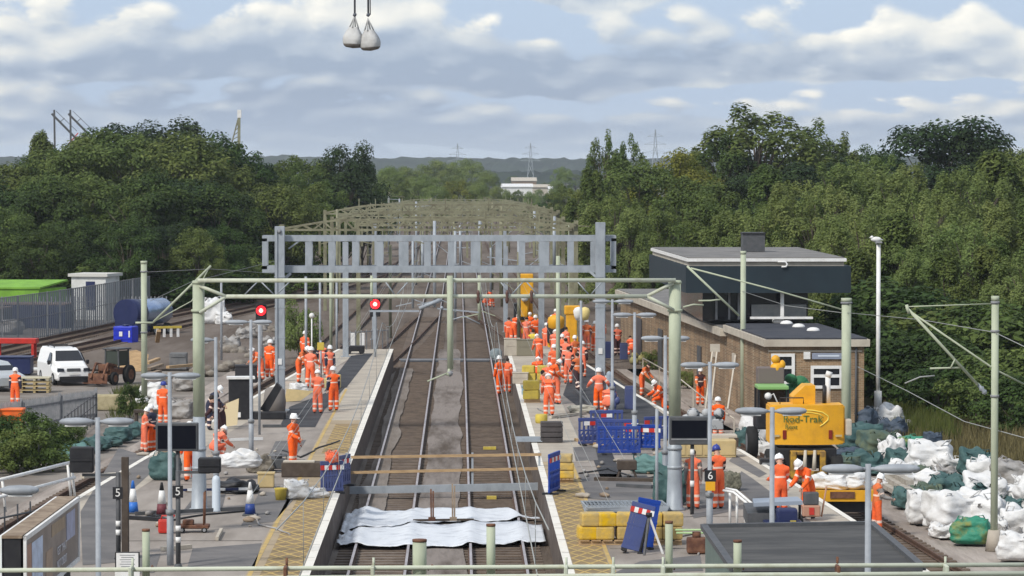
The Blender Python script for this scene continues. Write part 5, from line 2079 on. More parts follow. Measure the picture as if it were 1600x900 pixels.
person(965, 556, "stand_b", 200, "worker near the brick wall between the gantry leg and lamp pole", cloth="pmm", z=-.1)
person(988, 556, "crouch", 185, "broad orange crouching worker by the brick wall", z=-.1, head="h")
person(936, 643, "hips", 170, "worker in faded pink top with a white helmet standing on the fresh asphalt", cloth="ppo")
person(949, 648, "crouch", 160, "orange worker crouching at the feet of the pink-topped colleague", head="h")
person(1003, 620, "stoop", 60, "worker leaning against the platform edge in the side track", z=TZ, cloth="ddo", head="h")
person(1036, 642, "kneel", 300, "helmeted worker kneeling in the side track behind the platform edge", z=TZ)
person(1095, 634, "stand_b", 10, "worker facing the camera with dark vest panels by the white railing", z=-.1, cloth="mdo")
person(1123, 690, "stand", 185, "orange worker seen from behind, walking along the side track near the screen", z=.0)
person(1171, 622, "stand", 190, "worker in red-orange with dark trousers at the foot of the green mast", z=-.1, cloth="ddn")
person(1084, 797, "stand", 160, "worker with a backpack and white bags in front of the screen post", cloth="ogo", head="h")
person(1123, 797, "front", 190, "worker with a blue helmet and dark sleeves beside the number six sign", cloth="omo", head="b")
person(1221, 812, "front", 182, "orange worker seen from behind in front of the yellow excavator")
person(1267, 812, "stoop", 320, "orange worker stooping over a red machine beside the trailer")
person(1373, 838, "front", 90, "worker standing sideways in the side track next to the shelter roof", z=TZ, cloth="dgo")

for px, py, pose, rz, cl, hd, zz_, lab in [
        (802, 536, "stoop", 150, "ooo", "w", .5, "orange worker peering down between the first two of the row from the rails"),
        (845, 536, "stand_b", 210, "ooo", "h", .5, "bareheaded orange worker behind the galvanised post in the crowd"),
        (853, 552, "stand", 160, "odo", "w", .5, "orange worker in front of the galvanised post in the crowd"),
        (843, 574, "stoop", 200, "ooo", "w", .8, "orange worker stooping just behind the olive cabinet"),
        (878, 574, "stand_b", 140, "ooo", "w", .8, "orange worker with turned shoulders below the mixer drum"),
        (888, 600, "stand", 175, "pmo", "h", PZ, "pink-shouldered worker in dark vest by the asphalt corner"),
        (850, 606, "crouch", 140, "ooo", "w", PZ, "orange worker squatting next to the dull yellow sacks"),
        (917, 548, "stand_b", 190, "doo", "w", .3, "red-orange worker under the pale hoods"),
        (940, 545, "walk", 170, "odo", "w", .3, "striding orange worker right behind the far gantry leg"),
        (828, 530, "stand", 190, "ooo", "w", .3, "orange worker at the back, between the row and the yellow digger"),
        (868, 528, "stand", 170, "odo", "w", .3, "orange worker at the back beside the mixer drum"),
        (899, 578, "stand_b", 220, "doo", "w", .7, "orange worker next to the upright digger arm"),
        (858, 624, "stoop", 120, "ooo", "w", PZ, "orange worker bowed over the dull yellow sacks, behind the bent back"),
        (910, 590, "stand", 150, "pmo", "w", PZ, "worker in pink sleeves at the platform edge near the pale bollard"),
        (476, 572, "stand", 160, "ooo", "w", PZ, "orange worker farthest back in the group by the yellow-green bush"),
        (504, 586, "stoop", 200, "pno", "w", PZ, "pale-vested worker bowed over the yellow box pile"),
        (435, 606, "stand_b", 240, "ooo", "w", .6, "orange worker peeping out behind the galvanised gantry leg"),
        (1012, 552, "stand", 190, "omo", "w", -.1, "orange worker under the eaves beside the twin lamp by the brick wall")]:
    person(px, py, pose, rz, lab, z=zz_, cloth=cl, head=hd, hgt=1.7 + .12 * rnd.random())

# ------------------------------------------------------------------ bulk bags
BAGS = []


def bag_mesh(seed, sx, sy, sz, slump, open_top):
    bm = bmesh.new()
    bmesh.ops.create_cube(bm, size=1.0)
    bmesh.ops.subdivide_edges(bm, edges=bm.edges[:], cuts=17, use_grid_fill=True)
    r = random.Random(seed)
    for v in bm.verts:
        p = v.co.copy() * 2
        q = p.normalized()
        cubef = .48
        n4 = (abs(p.x) ** 6 + abs(p.y) ** 6 + abs(p.z) ** 6) ** (1 / 6)
        s = p / max(n4, 1e-6) * (.5)
        t = s.z + .5
        bulge = 1 + .10 * math.sin(t * math.pi) - .06 * t
        x, y, z = s.x * bulge, s.y * bulge, s.z
        nn = Vector((x * 2.1 + seed * 3.1, y * 2.1, z * 2.1))
        d = noise.fractal(nn, 1.0, 2.0, 2) * .10
        wv = nn * 1.5 + Vector((noise.noise(nn * 2), noise.noise(nn * 2 + Vector((5, 0, 0))), 0)) * .6
        cr = abs(noise.noise(wv)) + .4 * abs(noise.noise(wv * 2.1))
        d += (cr - .35) * .075
        k = 1 + d * 2
        if t > .8:
            z += noise.noise(Vector((x * 3 + seed, y * 3, 7))) * .22 * (1 + open_top)
            if open_top:
                rr = math.hypot(x, y)
                z -= max(0, .30 - rr) * .9
        z = z - slump * (x + .3 * y) * t
        v.co = Vector((x * k * sx, y * k * sy, max(0, (z + .5) * sz * (1 + d * .5))))
    for f in bm.faces:
        f.smooth = True
    me = bpy.data.meshes.new("bulk_bag")
    bm.to_mesh(me)
    bm.free()
    lms = []                                     # lifting loops at the corners
    for cx_, cy_ in ((-1, -1), (1, -1), (1, 1), (-1, 1)):
        lm = MB()
        a = Vector((cx_ * sx * .40, cy_ * sy * .40, sz * .88))
        h_ = r.uniform(.12, .3)
        lean = Vector((r.uniform(-.15, .15), r.uniform(-.15, .15), 0))
        lm.tube([a, a + lean + Vector((cx_ * .02, 0, h_)), a + lean * 1.4 + Vector((-cx_ * .1, .02, h_ * .9)), a + Vector((-cx_ * .16, 0, 0))], .022, 5)
        lme = bpy.data.meshes.new("lifting_loop")
        lm.bm.to_mesh(lme)
        lm.bm.free()
        lms.append(lme)
    return me, lms


for i in range(8):
    BAGS.append(bag_mesh(i * 7 + 3, 1.0 + .1 * (i % 3), 1.0, [1.0, .8, .95, .7, 1.05, .85, .6, .9][i], [0, .12, -.1, .2, .05, -.18, .1, 0][i], i % 2))
_bagm = {}


def bag(px, pyb, wpx, mt, label, z=GZ, var=None, group="bulk bags piled beside the side track", lift=0.0, hs=1.0, Y=None, rz=None, loops=True, tilt=(0, 0), ds=1.0):
    if Y is None:
        X, Y = g(px, pyb, z)
    else:
        X = at(px, Y)
    i = rnd.randrange(len(BAGS)) if var is None else var
    if (i, mt.name) not in _bagm:
        a, l = BAGS[i][0].copy(), [q.copy() for q in BAGS[i][1]]
        a.materials.append(mt)
        for q in l:
            q.materials.append(mt)
        _bagm[(i, mt.name)] = (a, l)
    a, l = _bagm[(i, mt.name)]
    o = bpy.data.objects.new("bulk_bag", a)
    COL.objects.link(o)
    w = wpx / (F / Y) * (.88 if group == 'bulk bags piled beside the side track' else 1.0)
    o.scale = (w, w * ds, w * hs)
    o.location = (X, Y, z + lift)
    o.rotation_euler = (tilt[0], tilt[1], rnd.uniform(-.5, .5) if rz is None else rz)
    tag(o, label, "bulk bag", group)
    if loops:
        for q in l:
            c = bpy.data.objects.new("lifting_loop", q)
            COL.objects.link(c)
            c.parent = o
    return o


W, GN_, BG, SO, OL, BL = M_bagw, M_bagg, M_bagbg, M_bagsoil, M_bagolive, M_bagblue
for px, pyb, w, mt, lab, kw in [
        (1384, 668, 46, W, "white bag at the very foot of the white lamp post", dict(hs=.85)),
        (1398, 682, 40, BL, "dark blue bag leaning on the white bag under the lamp post", dict(hs=.8)),
        (1350, 672, 38, BL, "dark blue bag tucked beside the brick corner and thick mast", {}),
        (1366, 668, 22, W, "narrow white bag squeezed between two dark blue bags", {}),
        (1345, 704, 62, GN_, "dark green bag just behind the excavator's counterweight", dict(hs=.75)),
        (1372, 712, 60, OL, "olive camouflage-like bag folded open behind the excavator", dict(hs=.7)),
        (1352, 735, 66, GN_, "lower dark green bag spilling beside the excavator wheels", dict(hs=.6)),
        (1318, 745, 56, OL, "olive bag half hidden under the excavator's rear corner", dict(hs=.6)),
        (1395, 718, 34, W, "small white bag folded against the olive bag", dict(hs=1.1)),
        (1426, 700, 56, BG, "bright green bag at the back of the pile below the grassy bank", dict(hs=.55)),
        (1460, 704, 30, BL, "small dark blue bag beside the bright green one at the back", {}),
        (1418, 748, 62, W, "white bag with crumpled top in the middle of the upper pile", dict(hs=.6)),
        (1455, 738, 74, W, "largest white bag of the upper pile, peaking below the bank", dict(hs=.72)),
        (1488, 742, 52, W, "white bag at the bank end of the upper pile with a torn side", dict(hs=.7, tilt=(0, .25))),
        (1478, 748, 34, SO, "soiled grey bag showing earth inside the upper pile", dict(hs=.7)),
        (1395, 768, 60, W, "flat white bag beside the timber sleepers of the pile", dict(hs=.4)),
        (1440, 768, 66, W, "slumped white bag joining the two halves of the pile", dict(hs=.55)),
        (1500, 768, 44, BL, "collapsed dark bag between the upper and lower pile", dict(hs=.45)),
        (1425, 795, 56, GN_, "dark green bag at the track end of the green row", dict(hs=.75)),
        (1453, 782, 56, OL, "olive bag in the middle of the green row", dict(hs=.6)),
        (1490, 778, 64, GN_, "dark green bag between the olive one and the big dark green heap", dict(hs=.6)),
        (1528, 790, 70, GN_, "big dark green bag heaped beside the mast with cantilever arms", dict(hs=.85)),
        (1527, 745, 46, GN_, "dark green bag at the top of the far right stack", dict(hs=.9)),
        (1545, 758, 60, W, "tall white bag behind the mast with cantilever arms", dict(hs=.95)),
        (1575, 762, 56, SO, "grey soiled bag leaning over behind the mast", dict(hs=.85, tilt=(0, .35))),
        (1540, 790, 60, W, "white bag under the tall one behind the mast", dict(hs=.8)),
        (1592, 790, 56, W, "white bag with boards on it at the picture's edge behind the mast", dict(hs=.6)),
        (1446, 820, 56, W, "narrow white bag at the track end of the front row", dict(hs=1.0)),
        (1488, 828, 82, W, "broad white bag with a soiled open top in the front row", dict(hs=.78, var=0)),
        (1537, 828, 74, W, "smooth white bag between the open-topped one and the mast", dict(hs=.78, var=4)),
        (1480, 842, 50, W, "low white bag at the foot of the open-topped one", dict(hs=.6)),
        (1521, 852, 54, BG, "bright green bag with yellow print standing foremost by the track", dict(hs=.85, var=2)),
        (1555, 845, 40, W, "white bag squeezed between the bright green bag and the mast", dict(hs=.9)),
        (1580, 812, 40, GN_, "small green bag wedged behind the big front white bag", dict(hs=.9)),
        (1600, 838, 70, W, "big white bag beyond the mast in the front row", dict(hs=.9)),
        (1578, 850, 44, SO, "brown-stained bag beside the mast foot", dict(hs=.7)),
        (1592, 878, 60, W, "nearest white bag of the pile, at the mast foot", dict(hs=.8)),
        (1630, 800, 70, W, "white bag cut by the edge of the view", dict(hs=1.0)),
        (1185, 690, 46, W, "white bag between the platform edge and the excavator", dict(hs=1.1)),
        (1205, 715, 44, W, "white bag pressed against the excavator's side", dict(hs=1.0)),
        (1168, 700, 40, GN_, "dark green bag by the side track beside the walking worker", dict(hs=1.0)),
        (1180, 675, 36, GN_, "dark green bag behind the white one near the green-roofed machine", dict(hs=.9))]:
    bag(px, pyb, w, mt, lab, **kw)
for px, pyb, w, mt, lab, kw in [
        (1408, 736, 40, GN_, "small dark green bag tucked between two crumpled white ones", dict(hs=.8)),
        (1438, 752, 36, OL, "small olive bag at the foot of the largest upper white bag", dict(hs=.7)),
        (1470, 760, 40, GN_, "flattened dark green bag below the torn white one", dict(hs=.5)),
        (1512, 800, 40, SO, "earth-stained bag under the big dark green heap", dict(hs=.7)),
        (1462, 806, 40, SO, "earth-stained bag in front of the olive one in the green row", dict(hs=.7)),
        (1550, 812, 44, GN_, "dark green bag right behind the mast with cantilever arms", dict(hs=.7)),
        (1565, 832, 34, OL, "olive bag by the mast foot", dict(hs=.7)),
        (1508, 838, 34, SO, "small stained bag behind the bright green printed one", dict(hs=.8)),
        (1330, 722, 40, BL, "dark blue bag on the track side of the excavator's spilled bags", dict(hs=.6)),
        (1376, 742, 44, GN_, "dark green bag in front of the olive folded one", dict(hs=.55)),
        (1390, 700, 34, W, "white bag end showing between the blue and bright green bags", dict(hs=.7)),
        (1408, 672, 30, SO, "grey stained bag on the bank side of the lamp post", dict(hs=.6)),
        (1570, 790, 44, OL, "olive bag beneath the leaning grey one", dict(hs=.6)),
        (1612, 770, 44, W, "white bag at the far edge of the pile, nearest the straw-coloured bank", dict(hs=.7))]:
    bag(px, pyb, w, mt, lab, **kw)
GY = "green bags laid in a row beside the siding"
for k, (px, pyb, w) in enumerate([(118, 722, 40), (138, 706, 34), (152, 702, 36), (168, 696, 38), (184, 690, 36), (198, 684, 34), (208, 680, 28)]):
    bag(px, pyb, w, M_bagg if k else mat("pale_green_bag", (0.10, 0.20, 0.19), .7, bump=.4), ["pale green bag right behind the black monitor at the siding", "first dark green bag behind the pale one", "green bag under the twin lamp head", "green bag with a white tag in the siding row", "green bag in the later half of the siding row", "next to last green bag before the siding workers", "last green bag, beside the siding workers"][k], group=GY, hs=.62, z=-.25, loops=False)
# bags on the platforms and in the yard
GPb = "bags standing about on the platforms and yard"
bag(258, 750, 34, M_bagg, "tall dark green bag under the blank screen on the billboard side", z=PZ, group=GPb, hs=1.25)
bag(1048, 790, 44, M_bagg, "dark green bag against the thick galvanised column", z=PZ, group=GPb, hs=1.2)
bag(1022, 740, 54, mat("pale_green_bag", (0.10, 0.20, 0.19), .7), "pale green wide bag behind the brown trestle", z=PZ, group=GPb, hs=.55)
bag(372, 748, 48, M_bagw, "white sheet heap on top of the black tarpaulin", z=PZ, group=GPb, hs=.55, lift=.35, loops=False)
bag(372, 770, 56, M_black, "black tarpaulin heap under the white sheet beside the cone", z=PZ, group=GPb, hs=.45, loops=False, var=3)
bag(462, 780, 34, M_bagw, "crumpled white bag beside the yellow bucket", z=PZ, group=GPb, hs=.85)
bag(487, 778, 40, M_bagw, "slumped white bag against the blue barrier end", z=PZ, group=GPb, hs=.6)
bag(405, 738, 40, mat("grey_brown_rubble_sack", (0.16, 0.14, 0.11), .9, c2=(0.25, 0.22, 0.18), scale=4, bump=.8), "heap of grey-brown rubble beside the black tarpaulin", z=PZ, group=GPb, hs=.9, loops=False)
bag(466, 616, 24, M_bagw, "white bag beside the gantry leg near the tan board", z=PZ, group=GPb, hs=.7)
bag(910, 645, 40, mat("cream_rag_heap", (0.45, 0.43, 0.36), .85, c2=(.3, .29, .24), scale=3, bump=.6), "cream rag heap on the fresh asphalt beside the crouching worker", z=PZ, group=GPb, hs=.45, loops=False)
for px, pyb, w, hs_, lab in [(333, 507, 30, 1.35, "tall white bag stack beside the signal"), (350, 508, 22, .8, "white bag beside the tall white stack"), (241, 622, 30, .8, "white bag in front of the timber pile"), (222, 630, 18, .8, "small white bag next to the mast at the timber"), (250, 645, 26, 1.0, "grey-white bag beside the blue-helmeted worker"), (16, 700, 26, .5, "white bag under the orange bin")]:
    bag(px, pyb, w, M_bagw, lab, z=-.28, group=GPb, hs=hs_)
for k, (px, pyb, w) in enumerate([(290, 610, 34), (275, 640, 30), (285, 655, 36), (360, 545, 26), (385, 530, 24), (405, 520, 24), (420, 540, 22)]):
    bag(px, pyb, w, M_bagsoil, ["grey bag behind the timber", "grey bag near the lamp head at the timber", "large grey bag beside the thick column", "grey spoil bag by the dark cabinet", "grey spoil bag under the red signal", "grey spoil bag beyond the signal", "grey spoil bag beside the gantry leg"][k], z=-.28, group="grey spoil bags in the yard", hs=.8)
# two bags hanging from the crane rope
YH = 165.0


def sack_mesh(seed):
    b = MB()
    n, k = 28, 22
    prof = [(0, .02), (.02, .30), (.08, .43), (.2, .50), (.38, .52), (.56, .48), (.72, .40), (.86, .31), (.95, .24), (1.0, .20)]
    rows = []
    for j in range(k + 1):
        t = j / k
        r = interp(prof, t)
        row = []
        for i in range(n):
            a = 2 * math.pi * i / n
            sq = 1 + .10 * math.cos(4 * a) * (1 - abs(t - .5))
            q = r * sq * (1 + .05 * noise.noise(Vector((math.cos(a) * 1.5, math.sin(a) * 1.5, t * 1.2 + seed))) + .05 * math.sin(a * 7 + seed) * t * t)
            row.append(b.bm.verts.new((math.cos(a) * q, math.sin(a) * q, t * 1.05)))
        rows.append(row)
    for A, B in zip(rows, rows[1:]):
        for i in range(n):
            f = b.bm.faces.new((A[i], A[(i + 1) % n], B[(i + 1) % n], B[i]))
            f.smooth = True
            f.material_index = 1 if A[i].co.z < .17 else 0
    b.bm.faces.new(rows[0][::-1])
    b.bm.faces.new(rows[-1])
    return b


M_sackdk = mat("soiled_sack_base", (.13, .115, .10), .85, c2=(.22, .2, .18), scale=3)  # darker colour for the lowest part of each hanging sack
M_sack = mat("grey_white_sack", (.50, .50, .49), .8, c2=(.38, .375, .36), scale=1.6, bump=.3, bscale=7)
for px, pyb, w, lab in ((552, 76, 31, "pale grey bulk bag hanging from the crane rope, the higher of two"), (580, 80, 30, "pale grey bulk bag hanging from the crane rope, the lower of two")):
    Xh, zb0 = at(px, YH), zz(pyb, YH)
    root = sack_mesh(px).build("hanging_bag", [M_sack, M_sackdk], loc=(Xh, YH, zb0))
    root.rotation_euler = (0, .06 if px < 560 else -.1, .5)
    tag(root, lab, "bulk bag", "bags hanging from the crane")
    for k in range(4):
        m = MB()
        a = math.pi / 4 + k * math.pi / 2
        m.tube([(.24 * math.cos(a), .24 * math.sin(a), .98), (.06 * math.cos(a), .06 * math.sin(a), 1.45), (0, 0, 1.62)], [.04, .03, .03], 6)
        m.build("sling", M_sack, root)
for px, xt in ((555, 556), (576, 575)):
    m = MB()
    a = V(px, 24, YH)
    m.tube([a, Vector((at(xt, YH), YH, 30.0))], .055, 6)
    if px > 560:
        m.tube([a + Vector((.1, 0, 0)), Vector((at(xt + 2, YH), YH, 30.0))], .03, 6)
    m.ball(a, .11, 1)
    tag(m.build("crane_rope", M_rope), "grey rope holding up the %s hanging bag" % ("higher" if px < 560 else "lower"), "rope")

# ------------------------------------------------------------------ vehicles and machines
def wheel(parent, c, r, w, name="wheel", axis="x", rim=None):
    m = MB()
    d = Vector((w / 2, 0, 0)) if axis == "x" else Vector((0, w / 2, 0))
    c = Vector(c)
    m.tube([c - d, c - d * .8, c + d * .8, c + d], [r * .86, r, r, r * .86], 20)
    t = m.build(name, M_tyre, parent)
    m = MB()
    m.tube([c - d * 1.04, c + d * 1.04], r * .55, 14)
    m.build("rim", rim or M_mgrey, t)
    return t


# white van facing the camera and slightly right
X, Y = g(100, 598, -.28)
van = thing("van", "white panel van parked in the yard beside the rusty dumper", "van", (X, Y, -.28), math.radians(20))


def loft(m, sections):
    """sections: list of rings of points with equal counts"""
    rings = [[m.bm.verts.new(Vector(p)) for p in s] for s in sections]
    for A, B in zip(rings, rings[1:]):
        n = len(A)
        for i in range(n):
            f = m.bm.faces.new((A[i], A[(i + 1) % n], B[(i + 1) % n], B[i]))
            f.material_index = m.mi
    for r_, rev in ((rings[0], True), (rings[-1], False)):
        f = m.bm.faces.new(r_[::-1] if rev else r_)
        f.material_index = m.mi
    bmesh.ops.recalc_face_normals(m.bm, faces=m.bm.faces)


def vsec(y, w, z0, z1, tw, sh=.12):
    """cross-section of a vehicle body: bottom width w, roof width tw"""
    return [(-w / 2 + .06, y, z0), (w / 2 - .06, y, z0), (w / 2, y, z0 + .08), (w / 2, y, z0 + (z1 - z0) * .5), (tw / 2 + .01, y, z1 - sh), (tw / 2 - .1, y, z1),
            (-tw / 2 + .1, y, z1), (-tw / 2 - .01, y, z1 - sh), (-w / 2, y, z0 + (z1 - z0) * .5), (-w / 2, y, z0 + .08)]


m = MB()
loft(m, [vsec(-2.2, 1.62, .32, .80, 1.35, .05), vsec(-2.12, 1.76, .26, .98, 1.5, .06), vsec(-1.5, 1.84, .25, 1.12, 1.55, .05), vsec(-1.25, 1.85, .25, 1.22, 1.56, .06), vsec(-.62, 1.85, .25, 1.76, 1.42, .14), vsec(-.2, 1.85, .25, 1.84, 1.44, .14), vsec(2.1, 1.84, .25, 1.84, 1.46, .14), vsec(2.2, 1.78, .3, 1.76, 1.42, .14)])
m.build("body", M_vanwhite, van)
m = MB()
m.slab([(-.74, -1.27, 1.225), (.74, -1.27, 1.225), (.60, -.70, 1.715), (-.60, -.70, 1.715)], (0, -.65, .75), .015)
m.build("windscreen", M_glass, van)
for sx in (-1, 1):
    m = MB()
    m.slab([(sx * .93, -1.0, 1.10), (sx * .93, -.15, 1.10), (sx * .76, -.2, 1.62), (sx * .77, -.62, 1.62)], (sx, 0, .3), .015)
    m.build("side_window", M_glass, van)
    m = MB()
    m.slab([(sx * .86, -2.165, .72), (sx * .50, -2.215, .72), (sx * .52, -2.18, .88), (sx * .84, -2.12, .90)], (0, -1, .1), .03)
    m.build("headlight", M_glass, van)
    m = MB()
    m.box((sx * 1.02, -1.0, 1.14), (.16, .1, .22), bev=.03)
    m.build("mirror", M_black, van)
    wheel(van, (sx * .83, -1.42, .33), .33, .2)
    wheel(van, (sx * .83, 1.35, .33), .33, .2)
m = MB()
m.box((0, -2.2, .36), (1.5, .09, .22), bev=.03)
m.box((0, -2.19, .22), (1.3, .2, .1))
m.build("bumper", M_black, van)
m = MB()
m.box((0, -2.205, .80), (.72, .05, .16), bev=.02)
m.build("grille", M_dgrey, van)
m = MB()
m.box((0, -2.25, .60), (.52, .02, .11))
m.build("number_plate", M_white, van)
m = MB()
m.bar((-.55, 0, 1.93), (.55, 0, 1.93), .05)
m.bar((-.55, 1.4, 1.93), (.55, 1.4, 1.93), .05)
m.bar((-.5, 0, 1.93), (-.5, 1.4, 1.93), .04)
for y in (0, 1.4):
    for x in (-.5, .5):
        m.bar((x, y, 1.82), (x, y, 1.93), .04)
m.build("roof_rack", M_black, van)

# rusty dumper / tractor with a cab
X, Y = g(178, 600, -.28)
dm = thing("dumper", "small rusty tractor loader with a glazed cab, parked beside the white van", "tractor", (X, Y, -.28), math.radians(-28))
m = MB()
m.box((0, 0, .75), (1.0, 2.0, .35), bev=.05)
m.box((0, -.85, 1.0), (.75, .7, .4), bev=.06)
m.build("chassis", M_rust, dm)
m = MB()
for x in (-.5, .5):
    for y in (-.2, .9):
        m.bar((x, y, .9), (x * .92, y, 2.0), .08)
m.box((0, .35, 2.04), (1.25, 1.4, .09), bev=.03)
m.build("cab_frame", M_dgrey, dm)
m = MB()
m.box((0, -.19, 1.5), (.9, .02, .85))
m.box((.47, .35, 1.5), (.02, 1.0, .85))
m.box((-.47, .35, 1.5), (.02, 1.0, .85))
m.build("cab_glass", mat("hazy_glass", (0.05, 0.06, 0.05), .15), dm)
for sx in (-1, 1):
    wheel(dm, (sx * .62, .75, .55), .55, .32, rim=M_rust)
    wheel(dm, (sx * .58, -.85, .38), .38, .25, rim=M_rust)
    m = MB()
    m.bar((sx * .42, -.4, 1.1), (sx * .42, -1.3, 1.25), .12)
    m.bar((sx * .42, -1.3, 1.25), (sx * .42, -1.9, .4), .12)
    m.build("loader_arm", M_rust, dm)
m = MB()
m.slab([(-.7, -1.8, .1), (.7, -1.8, .1), (.7, -2.4, .15), (-.7, -2.4, .15)], (0, 0, 1), .05)
m.slab([(-.7, -1.8, .1), (.7, -1.8, .1), (.7, -1.75, .7), (-.7, -1.75, .7)], (0, 1, 0), .05)
m.build("bucket", M_rust, dm)
dm.scale = (.84, .84, .9)

# road-rail excavator seen from behind
YE = 113.0
sE = F / YE
ex = thing("excavator", "yellow road-rail excavator seen from behind with a large counterweight, parked on the side track", "excavator", (at(1262, YE), YE, 0))
E0 = Vector((at(1262, YE), YE, 0))
zt_, zb_ = zz(633, YE), zz(695, YE)
wE = 118 / sE
m = MB()
pts = []
for k in range(13):
    t = -1 + 2 * k / 12
    pts.append((t * wE / 2, -.42 + .22 * t * t))
pts += [(wE / 2, 1.2), (-wE / 2, 1.2)]
m.prism(pts, zb_, zt_)
bmesh.ops.bevel(m.bm, geom=[e for e in m.bm.edges], offset=.05, segments=2, affect="EDGES")
m.build("counterweight", M_yellow, ex)
m = MB()
xh0, xh1 = at(1242, YE) - E0.x, at(1277, YE) - E0.x
m.slab([(xh0, .3, zt_), (xh1, .3, zt_), (xh1, .3, zz(604, YE)), (xh0 + .42, .3, zz(604, YE)), (xh0, .3, zz(622, YE))], (0, 1, 0), 1.3)
m.build("engine_hood", M_yellow, ex)
m = MB()
m.tube([(.8, .7, zt_), (.8, .7, zt_ + .95)], .09, 10)
m.tube([(.8, .7, zt_ + .9), (.86, .7, zt_ + 1.08)], .11, 10)
m.build("exhaust", M_white, ex)
m = MB()
m.tube([(.66, .6, zt_), (.66, .6, zt_ + .62)], .06, 8)
m.build("air_intake", M_black, ex)
for px in (1226, 1298):
    m = MB()
    x = at(px, YE) - E0.x
    yb = -.42 + .22 * (x / (wE / 2)) ** 2
    m.box((x, yb - .01, zz(679, YE)), (.13, .05, .30), bev=.01)
    rl = m.build("tail_light", mat("dark_red_lens", (0.20, 0.02, 0.01), .4), ex)
    m = MB()
    m.box((x - .28, yb + .005, zz(681, YE)), (.22, .03, .07))
    m.box((x + .28, yb + .005, zz(681, YE)), (.22, .03, .07))
    m.build("marker", M_tan, rl)
M_logo = mat("dark_green_lettering", (0.06, 0.14, 0.03), .6)
text_part("Rod-Trak", .34, M_logo, ex, (at(1254, YE) - E0.x, -.435, zz(655, YE)), (math.radians(90), 0, 0), sx=1.02)
text_part("Rent", .22, M_logo, ex, (at(1236, YE) - E0.x, -.425, zz(667, YE)), (math.radians(90), 0, 0))
m = MB()
arc = []
for k in range(11):
    t = k / 10
    arc.append(V(1235 + 68 * math.sin(t * 2.4), 0, YE).x - E0.x)
pp = [(1230, 641), (1250, 640), (1270, 641), (1285, 644), (1294, 650), (1294, 656), (1287, 662), (1281, 666)]
m.tube([Vector((at(a, YE) - E0.x, -.43 + .22 * ((at(a, YE) - E0.x) / (wE / 2)) ** 2, zz(c, YE))) for a, c in pp], .022, 6)
pp = [(1245, 644), (1265, 644), (1280, 647), (1286, 652)]
m.tube([Vector((at(a, YE) - E0.x, -.43 + .22 * ((at(a, YE) - E0.x) / (wE / 2)) ** 2, zz(c, YE))) for a, c in pp], .018, 6)
m.build("swoosh", mat("pale_yellow_paint", (0.85, 0.68, 0.12), .5), ex)
m = MB()
m.box((-.5, -.4, .75), (.2, .5, .95), bev=.03)
m.box((.5, -.4, .75), (.2, .5, .95), bev=.03)
m.box((0, -.5, .42), (1.3, .2, .22), bev=.03)
m.box((0, -.45, 1.15), (1.2, .3, .14), bev=.03)
m.build("undercarriage", mat("dirty_yellow", (.5, .29, .03), .7, c2=(.2, .12, .04), scale=3, mixlo=.42, mixhi=.6), ex)
m = MB()
m.box((0, .9, .95), (2.0, 2.4, .7), bev=.05)
m.build("chassis", M_black, ex)  # shade in the gap below the counterweight is put into this black
m = MB()
for k in range(5):
    m.box((.95 - .0, -.2 - .0, zt_ - .32 - .07 * k), (.3, .02, .03))
m.bar((-wE / 2 + .1, -.15, zb_ + .14), (wE / 2 - .1, -.15, zb_ + .14), .02)
m.build("grille", M_dgrey, ex)
m = MB()
m.tube([(-.9, .1, zt_ + .02), (-.9, .1, zt_ + .22), (-.1, .1, zt_ + .22), (-.1, .1, zt_ + .02)], .02, 6)
m.build("grab_rail", M_black, ex)
m = MB()
for x in (-.12, .2):
    m.tube([(x - .02, -.72, .6), (x + .02, -.6, 1.25)], [.08, .05], 8)
m.build("hydraulic_ram", M_fascia, ex)
for sx in (-1, 1):
    wheel(ex, (sx * 1.0, -.1, .55), .52, .42, "tyre_wheel")
    wheel(ex, (sx * 1.0, 2.2, .55), .52, .42, "tyre_wheel")
    m = MB()
    c = Vector((sx * .75, -.75, .24))
    m.tube([c - Vector((.07, 0, 0)), c + Vector((.07, 0, 0))], .24, 16)
    m.build("rail_wheel", M_rust, ex)
m = MB()
m.tube([(.2, 2.4, 1.4), (.25, 4.2, 1.9), (.3, 6.2, 1.2)], [.22, .2, .15], 6)
m.build("boom_arm", M_yellow, ex)
m = MB()
m.box((wE / 2 + .12, -.1, zz(668, YE)), (.2, .6, .55), bev=.05)
m.build("side_panel", M_fascia, ex)

# green-roofed machine behind it
YJ = 124.0
jg = thing("tractor", "green-roofed dark cab machine standing behind the yellow excavator", "tractor", (at(1207, YJ), YJ, 0))
J0 = Vector((at(1207, YJ), YJ, 0))
m = MB()
m.box(V(1207, 605, YJ) - J0, (1.15, 1.5, .14), bev=.04)
m.build("roof", mat("pale_green_roof", (0.22, 0.42, 0.14), .5), jg)
m = MB()
for px in (1184, 1230):
    for y in (-.6, .6):
        m.bar(V(px, 607, YJ) - J0 + Vector((0, y, 0)), V(px, 660, YJ) - J0 + Vector((0, y, 0)), .09)
m.box(V(1207, 655, YJ) - J0, (1.25, 1.7, .7), bev=.08)
m.build("cab_frame", M_black, jg)
m = MB()
m.box(V(1207, 625, YJ) - J0, (.95, .9, .8))
m.build("cab_glass", M_glass, jg)
m = MB()
m.tube([V(1196, 622, YJ) - J0 + Vector((0, -.7, 0)), V(1207, 614, YJ) - J0 + Vector((0, -.7, 0)), V(1217, 636, YJ) - J0 + Vector((0, -.7, 0))], .03, 6)
m.ball(V(1199, 618, YJ) - J0 + Vector((0, -.65, 0)), .14, 2)
m.build("work_lamp", M_white, jg)
for sx in (-1, 1):
    wheel(jg, (sx * .75, -.2, .6), .6, .4)
m = MB()
